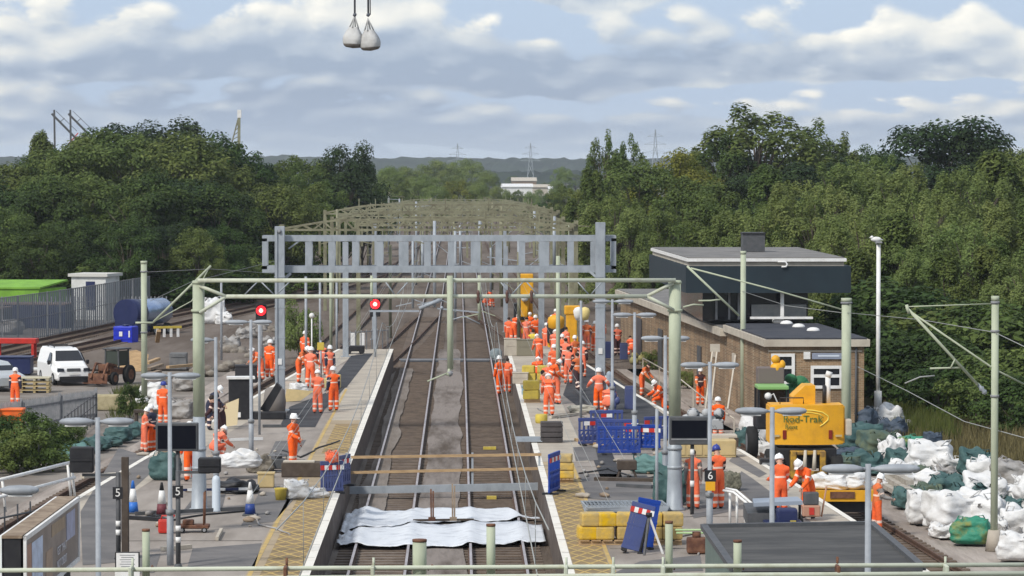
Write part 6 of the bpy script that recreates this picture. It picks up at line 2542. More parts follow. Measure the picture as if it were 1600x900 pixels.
m.box(V(1209, 590, YJ) - J0 + Vector((0, 1.2, 0)), (1.0, .8, .62), bev=.04)
m.build("rear_box", mat("brown_grey_box", (0.16, 0.13, 0.12), .8), jg)
m = MB()
for k in range(9):
    a = rnd.uniform(0, 6.28)
    m.ball((rnd.uniform(-.4, .4), rnd.uniform(-.3, .3), rnd.uniform(.1, 1.0)), rnd.uniform(.22, .36), 2, (1, 1, .8))
bx = m.build("tarpaulin_heap", mat("green_tarpaulin", (0.03, 0.15, 0.06), .7, bump=.6, bscale=5), loc=(at(1245, 126), 126, zz(632, 126)))
tag(bx, "crumpled green tarpaulin heap between the green-roofed machine and the window", "tarpaulin")
m = MB()
m.ball((0, 0, .2), .24, 2, (1.1, .9, 1.1))
m.ball((-.05, 0, .55), .17, 2)
m.ball((.2, 0, .35), .13, 2, (1, 1, 1.4))
tag(m.build("hooded_coat", M_yellow, loc=(at(1215, 125), 125, zz(585, 125))), "bright yellow hooded waterproof bundle above the green-roofed machine", "waterproof coat")

# yellow machines in the crowd
def railmachine(px, py_top, py_bot, Y, w, label, boom=True):
    r = thing("road_rail_digger", label, "digger", (at(px, Y), Y, GZ))
    zt = zz(py_top, Y) - GZ
    m = MB()
    m.box((0, 0, .75), (w, 2.2, .5), bev=.06)
    m.box((0, .4, 1.35), (w * .9, 1.4, .7), bev=.12)
    m.build("body", M_yellow, r)
    m = MB()
    m.box((-w * .22, -.1, 1.9), (w * .5, 1.0, 1.1), bev=.08)
    m.build("cab", M_black, r)
    for sx in (-1, 1):
        wheel(r, (sx * w * .45, -.7, .4), .4, .3)
        wheel(r, (sx * w * .45, .8, .4), .4, .3)
    if boom:
        m = MB()
        m.tube([(.25, 0, 1.5), (.2, -.2, zt * .62), (.1, -.5, zt * .75)], [.22, .2, .16], 4)
        m.tube([(.1, -.5, zt * .75), (.0, -.9, zt * .3)], [.16, .1], 4)
        m.build("boom", M_yellow, r)
        m = MB()
        m.box((0, -.6, zt * .80), (.9, .7, zt * .34), bev=.08)
        m.box((-.1, -.6, zt * .50), (.5, .4, zt * .30), bev=.06)
        m.build("bucket", M_yellow, r)
        m = MB()
        m.ball((.35, -1.0, zt * .66), .2, 2)
        m.ball((-.1, -1.0, zt * .62), .24, 2)
        m.build("hose_cover", M_white, r)
    return r


railmachine(822, 424, 500, 215, 1.7, "yellow digger with its bucket raised behind the row of orange workers")
railmachine(880, 478, 560, 186, 1.9, "yellow road-rail digger in the thick of the crowd beside the far gantry leg", boom=False)
m = MB()
m.lathe([(.26, 0), (.42, .08), (.46, .5), (.42, .62), (.2, .75)], (0, 0, 0), 16)
tag(m.build("concrete_drum", M_yellow, loc=(at(869, 180), 180, zz(514, 180))), "round yellow mixer drum above the stooping worker in the crowd", "mixer drum")
m = MB()
m.box((0, 0, 1.2), (.6, .5, 2.6), bev=.06)
m.box((.05, 0, 2.7), (.9, .6, .5), bev=.08)
tag(m.build("digger_arm", M_yellow, loc=(at(893, 183), 183, GZ + .6)), "upright yellow digger arm beside the mixer drum", "digger arm")
for px, mt, lab in ((904, M_white, "white hood on the slim pole beside the far gantry leg"), (914, mat("cream_yellow_hood", (.68, .55, .22), .7), "cream-yellow hood on the slim pole beside the far gantry leg")):
    m = MB()
    m.lathe([(.12, -.3), (.2, -.1), (.24, .12), (.16, .25), (.02, .3)], (0, 0, 0), 12)
    tag(m.build("lamp_hood", mt, loc=(at(px, 150), 150, zz(490, 150))), lab, "hood")

# trailer on the side track with white bags
YT = 101.5
tr = thing("rail_trailer", "flat yellow rail trailer carrying white bags behind the twin lamp head", "trailer", (at(1321, YT), YT, 0))
m = MB()
m.box((0, 1.3, .86), (1.95, 3.4, .14))
m.box((0, -.42, .80), (2.0, .1, .34))
m.build("deck", M_yellow, tr)
m = MB()
m.box((-.1, -.49, .83), (.75, .03, .2))
m.build("red_board", M_rust, tr)
m = MB()
m.box((0, 1.2, .5), (1.5, 2.8, .45))
m.build("underframe", M_black, tr)
for sx in (-1, 1):
    m = MB()
    c = Vector((sx * .75, .3, .24))
    m.tube([c - Vector((.07, 0, 0)), c + Vector((.07, 0, 0))], .24, 16)
    m.build("rail_wheel", M_rust, tr)
for px, lab in ((1301, "white bag on the near left corner of the yellow rail trailer"), (1331, "white bag on the yellow rail trailer right behind the lamp post")):
    bag(px, 0, 52, M_bagw, lab, Y=YT + .4, z=.94, hs=.5, group="bags on the rail trailer", loops=False, ds=.9)

# tracked dumper with roll bar at the ramp
YD = 88.0
X0_ = at(1222, YD)
td = thing("site_dumper", "small dark site dumper with a roll bar and grey canopy beside the white handrail", "dumper", (X0_, YD, PZ))
m = MB()
m.box((.0, 0, .42), (1.0, 1.9, .3), bev=.05)
m.box((.1, -.5, .7), (.55, .5, .4), bev=.06)
m.build("chassis", M_navy, td)
m = MB()
m.tube([(-.12, .2, .3), (-.12, .2, .95), (.0, .2, 1.02), (.42, .2, 1.02), (.52, .2, .9), (.52, .2, .3)], .035, 8)
m.build("roll_bar", M_black, td)
m = MB()
m.slab([(-.75, -.3, .92), (.55, -.3, .97), (.5, .6, 1.0), (-.7, .6, .95)], (0, 0, 1), .1)
m.build("canopy", mat("blue_grey_canopy", (0.27, 0.31, 0.37), .5), td)
m = MB()
m.slab([(-.9, -.2, .35), (-.1, -.2, .35), (-.1, 1.2, .5), (-.9, 1.2, .5)], (0, 0, 1), .38)
m.build("skip", M_dgrey, td)
for sx in (-1, 1):
    wheel(td, (sx * .5 + .05, -.6, .27), .27, .2)
    wheel(td, (sx * .5 + .05, .6, .27), .27, .2)
m = MB()
m.box((.25, -.75, .5), (.16, .03, .2))
m.build("lamp", M_ydull, td)

# ------------------------------------------------------------------ yard: tanks, containers, fences
X, Y = g(240, 530, -.28)
tk = thing("tank_trailer", "dark blue tanker with a shiny rounded silver tank end beside the curved sidings", "tanker", (at(214, 223), 223, -.3), math.radians(-24))
m = MB()
m.tube([(0, -1.2, 1.6), (0, -1.1, 1.6), (0, 3.4, 1.6), (0, 3.6, 1.6)], [.78, .88, .88, .6], 24)
m.build("barrel", mat("polished_blue_steel", (0.38, 0.48, 0.66), .22, metal=.7), tk)
m = MB()
m.lathe([(.92, -1.3), (.94, .2)], (0, 0, 0), 24)
me_ = m.build("tank_cover", M_navy, tk)
me_.rotation_euler = (math.radians(90), 0, 0)
me_.location = (0, -1.3, 1.6)
m = MB()
m.box((0, -.7, 1.0), (1.7, 1.5, 1.7), bev=.05)
m.box((0, 1.2, .5), (1.6, 4.6, .35))
m.build("front_box", M_navy, tk)
for y in (.8, 2.6):
    for sx in (-1, 1):
        wheel(tk, (sx * .85, y, .42), .42, .3)
X, Y = g(197, 536, -.28)
ib = thing("blue_tank", "bright blue plastic tank with a white label in front of the tanker", "plastic tank", (X, Y, -.28), math.radians(-16))
m = MB()
m.box((0, 0, .55), (1.3, 1.1, 1.1), bev=.07)
for k in range(3):
    m.box((0, -.555, .3 + .28 * k), (1.2, .04, .06))
m.build("tank", M_bblue, ib)
m = MB()
m.box((-.12, -.585, .62), (.22, .02, .3))
m.box((.46, -.585, .62), (.1, .02, .42))
m.build("label", M_white, ib)
m = MB()
m.cyl((0, 0, 1.1), .22, .1, 12)
m.build("lid", M_navy, ib)

# red trestle frame and its pale slab
X, Y = g(30, 562, -.28)
rt = thing("red_trestle", "red steel trestle table over a pale slab at the yard edge", "trestle", (X, Y, -.28), math.radians(-4))
m = MB()
m.box((-.2, 0, 1.12), (2.6, .9, .30), bev=.02)
m.build("tray", M_red, rt)
for x in (-1.2, .9):
    for y in (-.4, .4):
        m = MB()
        m.box((x, y, .48), (.14, .14, .96))
        m.build("leg", M_red, rt)
X, Y = g(45, 578, -.28)
m = MB()
m.box((0, 0, .06), (3.0, 1.3, .12), bev=.02)
tag(m.build("concrete_slab", mat("pale_slab", (.6, .6, .58), .8), loc=(X, Y, -.28)), "pale concrete slab on the ground in front of the red trestle", "slab")
X, Y = g(8, 608, -.28)
ca = thing("silver_car", "silver car just cut by the picture edge beside the yard worker", "car", (X - .4, Y, -.28), math.radians(30))
m = MB()
loft(m, [vsec(-2.0, 1.5, .3, .7, 1.3, .05), vsec(-1.9, 1.68, .25, .82, 1.5, .05), vsec(-1.0, 1.74, .22, .98, 1.45, .05), vsec(-.3, 1.74, .22, 1.42, 1.15, .1), vsec(.9, 1.74, .22, 1.45, 1.15, .1), vsec(1.8, 1.7, .25, 1.0, 1.4, .06), vsec(2.0, 1.55, .3, .9, 1.3, .06)])
m.build("body", mat("silver_car_paint", (.5, .53, .55), .3, metal=.3), ca)
m = MB()
m.slab([(-.66, -.95, 1.0), (.66, -.95, 1.0), (.55, -.33, 1.37), (-.55, -.33, 1.37)], (0, -.5, .8), .02)
m.build("windscreen", M_glass, ca)
for sx in (-1, 1):
    for y in (-1.3, 1.25):
        wheel(ca, (sx * .8, y, .31), .31, .2)
X, Y = g(10, 590, -.28)
m = MB()
m.box((-.6, .0, .5), (3.2, 1.4, .9), bev=.05)
m.box((-.6, 0, .97), (3.3, 1.5, .06))
tag(m.build("blue_skip", M_navy, loc=(X, Y + 3, -.28)), "dark blue skip behind the yard worker", "skip")
X, Y = g(56, 612, -.28)
st = thing("pallet_stack", "pale cream stack of pallets and slabs in front of the white van", "pallet stack", (X, Y, -.28))
for k in range(4):
    m = MB()
    m.box((0, 0, .12 + k * .2), (1.5, 1.1, .05))
    for x in (-.65, 0, .65):
        m.box((x, 0, .04 + k * .2), (.12, 1.05, .1))
    m.build("pallet", M_tan if k < 3 else mat("cream_slabs", (.5, .46, .33), .9), st)

# tall mesh fence
fn = thing("mesh_fence", "tall grey steel mesh fence curving along the sidings in front of the containers", "fence", (at(120, 225), 225, -.3))
fpts = [(-60, 600, 232), (20, 570, 222), (60, 556, 225), (130, 535, 236), (190, 515, 250), (235, 500, 262)]
pl = [V(px, 0, Yq) for px, _, Yq in [(-70, 0, 205), (5, 0, 212), (75, 0, 222), (150, 0, 236), (235, 0, 256)]]
gm = mat("fence_mesh", (0.22, 0.24, 0.26), .6)
if True:
    nt = gm.node_tree
    bs = nt.nodes["Principled BSDF"]
    tcn = nt.nodes.new("ShaderNodeTexCoord")
    sx_ = nt.nodes.new("ShaderNodeSeparateXYZ")
    nt.links.new(tcn.outputs["Object"], sx_.inputs[0])

    def bars(sock, freq, th):
        a = nt.nodes.new("ShaderNodeMath"); a.operation = "MULTIPLY"; a.inputs[1].default_value = freq
        nt.links.new(sock, a.inputs[0])
        f_ = nt.nodes.new("ShaderNodeMath"); f_.operation = "FRACT"
        nt.links.new(a.outputs[0], f_.inputs[0])
        l_ = nt.nodes.new("ShaderNodeMath"); l_.operation = "LESS_THAN"; l_.inputs[1].default_value = th
        nt.links.new(f_.outputs[0], l_.inputs[0])
        return l_.outputs[0]
    mxn = nt.nodes.new("ShaderNodeMath"); mxn.operation = "MAXIMUM"
    nt.links.new(bars(sx_.outputs[0], 14.0, .55), mxn.inputs[0])
    nt.links.new(bars(sx_.outputs[2], 14.0, .40), mxn.inputs[1])
    nt.links.new(mxn.outputs[0], bs.inputs["Alpha"])
f0 = fn.location
m = MB()
hF = 3.0
for a, c in zip(pl, pl[1:]):
    m.poly([(a.x - f0.x, a.y - f0.y, 0), (c.x - f0.x, c.y - f0.y, 0), (c.x - f0.x, c.y - f0.y, hF), (a.x - f0.x, a.y - f0.y, hF)])
m.build("mesh_panel", gm, fn)
for a, c in zip(pl, pl[1:]):
    n = max(2, int((c - a).length / 3.2))
    for k in range(n):
        p = a.lerp(c, k / n)
        m = MB()
        m.box((p.x - f0.x, p.y - f0.y - .05, hF / 2), (.09, .09, hF + .1))
        m.build("post", M_mgrey, fn)
    m = MB()
    for z in (.15, 1.5, hF):
        m.bar((a.x - f0.x, a.y - f0.y - .04, z), (c.x - f0.x, c.y - f0.y - .04, z), .05)
    m.build("rail", M_mgrey, fn)
# white hut, lime sheeting and containers behind the fence
hut = thing("white_hut", "small white rendered hut with a dark blue door behind the mesh fence", "hut", (at(150, 250), 250, -.4), math.radians(-14))
m = MB()
m.box((0, 0, 1.65), (2.7, 3.0, 3.3))
m.build("wall", mat("white_render", (.62, .63, .61), .85, c2=(.45, .45, .42), scale=1.2, mixlo=.5, mixhi=.75), hut)
m = MB()
m.box((0, 0, 3.42), (3.1, 3.4, .22))
m.build("roof", mat("pale_flat_roof", (.55, .54, .5), .8), hut)
m = MB()
m.box((.15, -1.52, 1.9), (.7, .06, 2.1))
m.build("door", M_navy, hut)
lm = thing("lime_tarpaulin_stack", "bright lime green sheeted stack behind the far fence", "sheeted stack", (at(20, 250), 250, -.4))
m = MB()
m.prism([(-4, 0), (2, 0), (3.6, 4), (-4, 4)], 0, 2.35)
m.slab([(-4.1, -.1, 2.35), (2.1, -.1, 2.35), (3.7, 4.1, 2.8), (-4.1, 4.1, 2.8)], (0, 0, 1), .12)
m.build("sheeting", M_lime, lm)
fb2 = thing("back_fence", "low grey fence running in front of the lime green stack and white hut", "fence", (at(100, 244), 244, -.4))
m = MB()
for k in range(60):
    m.box((-9 + k * .28, 0, 1.0), (.09, .03, 2.0))
m.bar((-9, .03, .5), (8, .03, .5), .05)
m.bar((-9, .03, 1.6), (8, .03, 1.6), .05)
m.build("palings", M_mgrey, fb2)
for px, Yq, w, h_, mt, lab in ((40, 236, 6.4, 1.75, M_navy, "long dark blue container behind the mesh fence at the picture edge"), (-20, 233, 3, 1.6, M_dgrey, "grey container partly outside the picture edge")):
    c_ = thing("shipping_container", lab, "container", (at(px, Yq), Yq, -.4), math.radians(-8))
    m = MB()
    m.box((0, 0, h_ / 2), (w, 2.4, h_), bev=.02)
    for k in range(int(w / .3)):
        m.box((-w / 2 + .15 + k * .3, -1.21, h_ / 2), (.14, .04, h_ - .3))
    m.build("walls", mt, c_)
    m = MB()
    m.box((0, 0, h_ + .05), (w + .1, 2.5, .1))
    m.build("roof", mat("rusty_brown_roof", (.22, .15, .12), .8), c_)
for px, Yq, lab in ((15, 226, "white bag pile seen through the mesh fence"), (100, 242, "pale heap behind the middle of the mesh fence")):
    bag(px, 0, 32, M_bagsoil, lab, Y=Yq, z=-.3, group="heaps behind the mesh fence", hs=.7, loops=False)

# palisade fence
X0f, Y0f = g(-30, 690, -.3)
X1f, Y1f = g(150, 660, -.3)
pf = thing("palisade_fence", "grey steel palisade fence behind the green bushes and orange bin", "fence", (X0f, Y0f, -.3))
dv = Vector((X1f - X0f, Y1f - Y0f, 0))
Lp = dv.length
m = MB()
n = int(Lp / .17)
for k in range(n):
    p = dv * (k / n)
    m.slab([(p.x - .04, p.y, .08), (p.x + .04, p.y, .08), (p.x + .04, p.y, 1.38), (p.x, p.y, 1.5), (p.x - .04, p.y, 1.38)], (0, -1, 0), .02)
m.build("palings", M_mgrey, pf)
m = MB()
for z in (.4, 1.15):
    m.bar((0, .03, z), (dv.x, dv.y + .03, z), .05)
m.build("rail", M_mgrey, pf)
for k in range(4):
    p = dv * (k / 3)
    m = MB()
    m.box((p.x, p.y + .06, .75), (.1, .1, 1.55))
    m.build("post", M_mgrey, pf)
# dark mesh return of the fence down to the siding
m = MB()
a, c = Vector((X1f, Y1f, -.3)), Vector((*g(60, 735, -.3), -.3))
for k in range(18):
    p = a.lerp(c, k / 17)
    m.box((p.x, p.y, .35), (.05, .05, 1.3))
for z in (.0, .5, .95):
    m.bar((a.x, a.y, z), (c.x, c.y, z), .03)
tag(m.build("post_and_wire_fence", M_dgrey), "low dark post and wire fence between the bushes and the siding", "fence")
X, Y = g(18, 684, -.3)
ob = thing("orange_bin", "orange plastic wheeled bin in front of the palisade fence", "bin", (X, Y, -.3))
m = MB()
m.slab([(-.46, -.4, .12), (.46, -.4, .12), (.52, -.46, 1.15), (-.52, -.46, 1.15)], (0, 1, 0), .85)
m.build("tub", M_orangebin, ob)
m = MB()
m.box((0, -.02, 1.19), (1.1, .96, .09), bev=.03)
m.box((-.1, -.5, .98), (.3, .08, .06))
m.build("lid", M_orangebin, ob)
for sx in (-1, 1):
    wheel(ob, (sx * .38, -.25, .08), .08, .06)

# timber stacks beside the mast
GT = "planks of the timber pile in the yard"
tl = ["long weathered beam on top of the timber pile", "weathered beam below the top one in the timber pile", "third beam down the timber pile", "pale plank sticking out of the timber pile towards the column", "plank lying flat beside the timber pile", "short broken plank propped upright on the pile", "dark beam at the foot of the timber pile", "plank crossing the foot of the pile"]
for i, (p0, p1, lift, mt) in enumerate([((230, 592), (268, 578), .75, M_wood), ((232, 596), (270, 584), .55, M_oldwood), ((228, 602), (266, 590), .4, M_oldwood), ((262, 588), (302, 585), .4, M_wood), ((262, 598), (300, 594), .15, M_oldwood), ((246, 560), (256, 582), .9, M_wood), ((236, 612), (282, 600), .05, M_rust), ((222, 606), (262, 604), .0, M_oldwood)]):
    a, c = Vector((*g(*p0, -.28), -.28)), Vector((*g(*p1, -.28), -.28))
    d = (c - a)
    d.normalize()
    c = a + d * min((c - a).length, 3.6)
    m = MB()
    o_ = a.copy()
    m.bar(a - o_ + Vector((0, 0, lift + .1)), c - o_ + Vector((0, 0, lift + .12 + (.8 if i == 5 else 0))), .24, .14)
    tag(m.build("timber_beam", mt, loc=o_), tl[i], "timber", GT)
X, Y = g(206, 580, -.28)
m = MB()
m.slab([(-.9, 0, .0), (.8, 0, 0), (.9, .3, .9), (.2, .4, 1.15), (-.8, .3, 1.0)], (0, 1, .2), .06)
tag(m.build("plywood_sheet", M_wood, loc=(X, Y, -.28)), "large pale plywood sheet leaning behind the rusty tractor cab", "plywood")
X, Y = g(279, 578, -.28)
m = MB()
m.box((0, 0, .48), (.95, .9, .95), bev=.04)
m.box((0, -.47, .78), (.8, .03, .08))
tag(m.build("concrete_block", mat("dark_grey_block", (.12, .125, .13), .85, c2=(.17, .17, .17), scale=3), loc=(X, Y, -.28)), "dark grey concrete block behind the timber pile", "concrete block")
X, Y = g(262, 528, -.28)
ho = thing("white_hoarding", "low yellow-topped white barrier rail beside the tanker", "barrier", (X, Y, -.28), math.radians(20))
m = MB()
m.box((0, 0, .72), (1.9, .12, .16))
m.build("top_rail", M_ydull, ho)
for k in range(4):
    m = MB()
    m.box((-.7 + k * .47, 0, .32), (.16, .1, .64))
    m.build("leg", M_white, ho)
for k, (px, py, w, h_) in enumerate([(372, 552, 1.1, .9), (398, 560, .8, .6), (362, 580, 1.0, .8), (430, 520, 1.0, .7), (318, 588, .9, 1.0)]):
    X, Y = g(px, py, -.28)
    m = MB()
    for j in range(7):
        m.ball((rnd.uniform(-.5, .5) * w, rnd.uniform(-.3, .3), rnd.uniform(.05, .5) * h_), rnd.uniform(.2, .4) * w, 2, (1.1, 1, .7))
    o = m.build("rubble_heap", mat("spoil_heap", (.17, .145, .12), .95, c2=(.26, .235, .2), scale=2.5, bump=1, bscale=5), loc=(X, Y, -.28))
    tag(o, ["low spoil heap in front of the red signal", "small spoil heap below the red signal post", "spoil heap beside the thin cabinet poles", "spoil heap behind the gantry leg workers", "spoil heap beside the thick near column"][k], "spoil heap", "spoil heaps in the yard")

# brown junk trestle behind siding workers
X, Y = g(238, 662, -.28)
m = MB()
m.box((0, 0, .55), (1.6, .6, .12))
for x in (-.7, .7):
    m.box((x, 0, .27), (.12, .5, .5))
tag(m.build("timber_trestle", M_dwood, loc=(X, Y, -.28)), "dark timber trestle behind the siding workers", "trestle")
X, Y = g(168, 640, -.28)
m = MB()
m.box((0, 0, .35), (2.2, .9, .7), bev=.08)
tag(m.build("straw_bale", mat("cream_straw", (.42, .36, .22), .95, c2=(.3, .26, .15), scale=3, bump=.6), loc=(X, Y, -.28)), "cream block of slabs behind the palisade fence, below the dumper", "slab stack")

# ------------------------------------------------------------------ near-left: billboard, handrail, driver monitors, notice
zB = 3.1
A_ = Vector((*g(40, 838, zB), 0))
B_ = Vector((*g(124, 776, zB), 0))
bd = thing("billboard", "large double-sided advertising billboard with a white frame nearest the camera", "billboard", (A_.x, A_.y, PZ))
d = (B_ - A_)
Lb = d.length
ang = math.atan2(d.y, d.x)
bd.rotation_euler = (0, 0, ang)
hB = zB - PZ
th = .46
m = MB()
m.box((Lb / 2, .03, hB - .05), (Lb, .06, .1))
m.box((Lb / 2, .03, .75), (Lb, .06, .1))
m.box((.05, .03, hB / 2 + .35), (.1, .062, hB - .7))
m.box((Lb - .05, .03, hB / 2 + .35), (.1, .062, hB - .7))
m.build("frame", M_white, bd)
m = MB()
m.box((Lb / 2, .07 + th / 2, hB / 2 + .33), (Lb - .06, th - .1, hB - .75))
m.build("cabinet", M_black, bd)
m = MB()
m.box((Lb / 2, .07 + th / 2, hB - .02), (Lb, th - .04, .06))
m.build("top_board", M_oldwood, bd)
m = MB()
m.box((Lb / 2, th + .08, hB / 2 + .35), (Lb, .06, hB - .7))
m.build("rear_frame", M_white, bd)
m = MB()
m.box((Lb / 2, .045, hB / 2 + .35), (Lb - .2, .03, hB - .9))
po = m.build("poster", mat("poster_brown_grey", (.14, .115, .105), .35, c2=(.22, .18, .165), scale=1.2), bd)
for (u0, u1, v0, v1, c, nm) in ((.02, .10, .0, .9, (.38, .2, .14), "poster_figure"), (.11, .30, .08, .88, (.55, .66, .85), "poster_pale_panel"), (.36, .48, .0, .55, (.40, .28, .2), "poster_figure"), (.76, .93, .45, .92, (.36, .40, .58), "poster_blue_panel"), (.16, .28, -.02, .22, (.06, .09, .2), "poster_dark_figure"), (.47, .72, .72, .93, (.33, .24, .15), "poster_window")):
    m = MB()
    hh = hB - .9
    m.box((.1 + (Lb - .2) * (u0 + u1) / 2, .026, .8 + hh * (v0 + v1) / 2), ((Lb - .2) * (u1 - u0), .006, hh * (v1 - v0)))
    m.build(nm, mat(nm + "_print_%d" % int(u0 * 100), c, .4, c2=tuple(x * .75 for x in c), scale=3), po)
M_txt = mat("pale_print", (.62, .62, .66), .5)
text_part("GET THAT", .26, M_txt, po, (.1 + (Lb - .2) * .66, .018, .8 + (hB - .9) * .40), (math.radians(90), 0, 0), sx=1.25)
text_part("NOT CREDIT", .26, M_txt, po, (.1 + (Lb - .2) * .66, .018, .8 + (hB - .9) * .17), (math.radians(90), 0, 0), sx=1.05)
for x in (.4, Lb - .4):
    m = MB()
    m.box((x, .25, .36), (.14, .14, .75))
    m.build("leg", M_dgrey, bd)

hr = thing("handrail", "white two-bar handrail between the near bushes and the siding", "handrail", (0, 0, 0))
for a, c in (((-30, 757), (112, 722)), ((-30, 784), (116, 746))):
    Ya, Yc_ = 100, 104
    m = MB()
    m.tube([V(*a, 92), V(*c, 100)], .052, 8)
    m.build("bar", M_white, hr)
for px, p0, p1, Yq in ((106, 722, 776, 99.8), (112, 722, 776, 100), (4, 746, 800, 93.9)):
    m = MB()
    m.tube([V(px - 1, p0, Yq), V(px + 4, p1, Yq)], .04, 8)
    m.build("upright", M_white, hr)
m = MB()
a, c = V(-10, 812, 92), V(70, 795, 96)
m.tube([a, c], .03, 6)
for t in (.2, .45, .7):
    p = a.lerp(c, t)
    m.tube([p + Vector((0, 0, .3)), p - Vector((0, 0, .5))], .025, 6)
tag(m.build("scaffold_rail", M_dgrey), "small dark tube rail behind the billboard top", "rail")


def dm_post(px, pt, pbase, s, sign_y, sign, mon, arm_y, label, mon_label=None):
    Y = F / s
    r = thing("monitor_post", label, "monitor post", (at(px, Y), Y, PZ))
    o0 = Vector((at(px, Y), Y, PZ))
    h = zz(pt, Y) - PZ
    m = MB()
    m.cyl((0, 0, 0), .06, h, 12)
    m.cyl((0, 0, 0), .12, .12, 12, .07)
    m.build("post", M_dgrey, r)
    for zz_ in (h * .38, h * .70 if False else h * .12 + .35):
        m = MB()
        m.cyl((0, 0, zz_), .066, .14, 12)
        m.build("white_band", M_white, r)
    if sign:
        m = MB()
        m.box((0, -.075, zz(sign_y, Y) - PZ), (.26, .03, .30), bev=.005)
        pl_ = m.build("number_board", M_black, r)
        text_part(sign, .29, M_white, pl_, (0, -.094, zz(sign_y, Y) - PZ), (math.radians(90), 0, 0))
    if mon:
        mx, my, mw, mh = mon
        m = MB()
        m.bar((0, 0, zz(arm_y, Y) - PZ), (at(mx, Y) - o0.x, 0, zz(arm_y, Y) - PZ), .07)
        ar = m.build("arm", M_dgrey, r)
        m = MB()
        m.box((at(mx, Y) - o0.x, 0, zz(my, Y) - PZ), (mw / s, .34, mh / s), bev=.03)
        m.box((at(mx, Y) - o0.x, -.18, zz(my, Y) - PZ), (mw / s * .9, .03, mh / s * .08))
        m.build("monitor", M_black, r)
    return r


dm_post(184, 738, 885, 62, 770, "5", (128, 718, 37, 40), 742, "dark driver monitor post with a number five board nearer the billboard")
dm_post(277.5, 735, 893, 63.5, 768, "5", (327, 727, 35, 24), 738, "dark driver monitor post with a number five board beside the near twin lamp")
column("timber_post", "plain dark brown square timber post beside the number five board", "post", 195, 714, F / 62, 11, M_dwood, PZ, square=True)
nb_ = thing("notice_board", "small white notice board with a black rim in front of the brown post", "notice board", (at(198, 62), 62, PZ))
n0 = Vector((at(198, 62), 62, PZ))
m = MB()
m.box((0, 0, zz(878, 62) - PZ), (.46, .04, .36), bev=.01)
m.build("rim", M_black, nb_)
m = MB()
m.box((0, -.025, zz(877, 62) - PZ), (.41, .012, .30))
pa = m.build("paper", M_white, nb_)
m = MB()
for k in range(6):
    m.box((0, -.033, zz(877, 62) - PZ + .11 - k * .042), (.28 - .05 * (k % 2), .004, .012))
m.build("text_lines", M_mgrey, pa)
m = MB()
m.box((0, -.02, zz(900, 62) - PZ), (.46, .05, .24))
m.build("lower_panel", M_white, nb_)
m = MB()
m.box((0, .05, (zz(880, 62) - PZ) / 2), (.08, .06, zz(880, 62) - PZ))
m.build("post", M_dgrey, nb_)


def screen(x0, x1, y0, y1, s, px_post, label, double=False):
    Y = F / s
    r = thing("departure_screen", label, "departure screen", (at(px_post, Y), Y, PZ))
    cx_, cz = at((x0 + x1) / 2, Y) - at(px_post, Y), zz((y0 + y1) / 2, Y) - PZ
    w, h = (x1 - x0) / s, (y1 - y0) / s
    m = MB()
    m.box((cx_, .1, cz), (w, .3, h), bev=.02)
    m.build("housing", M_dgrey, r)
    m = MB()
    m.box((cx_, -.056, cz + (h * .06 if double else 0)), (w * .9, .012, h * (.62 if double else .82)))
    m.build("display", M_screen, r)
    if double:
        m = MB()
        m.box((cx_, -.058, cz - h * .30), (w * .92, .016, h * .05))
        m.build("sill", M_mgrey, r)
    m = MB()
    m.cyl((0, .1, 0), .055, cz - h / 2, 12)
    m.build("post", M_dgrey, r)
    return r


screen(243, 309, 661, 705, 58, 277, "blank black departure screen between the two near lamps on the billboard side")
sc = screen(1047, 1108, 652, 696, 55, 1083, "blank black departure screen beside the thick galvanised column with white-banded post", True)
for zz_ in (.35, 1.25):
    m = MB()
    m.cyl((0, .1, zz_ + .45), .062, .17, 12)
    m.build("white_band", M_white, sc)
Y6 = 86.4
n6 = thing("number_six_board", "small black board with the number six over a yellow panel", "sign", (at(1111, Y6), Y6, PZ))
m = MB()
m.box((0, 0, zz(745, Y6) - PZ), (.30, .03, .30))
pl_ = m.build("number_board", M_black, n6)
text_part("6", .29, M_white, pl_, (0, -.02, zz(745, Y6) - PZ), (math.radians(90), 0, 0))
m = MB()
m.box((0, 0, zz(761, Y6) - PZ), (.25, .03, .24))
m.build("yellow_panel", M_yellow, n6)
# information point boxes
yb_ = column("yellow_sign", "pale yellow round sign on a thin post near the pink-vested worker", "sign", 501, 532, 152, 3.2, M_lamp, PZ)
m = MB()
m.box((0, -.06, zz(541, 152) - PZ), (.32, .03, .36), bev=.02)
m.build("sign_face", M_ydull, yb_)


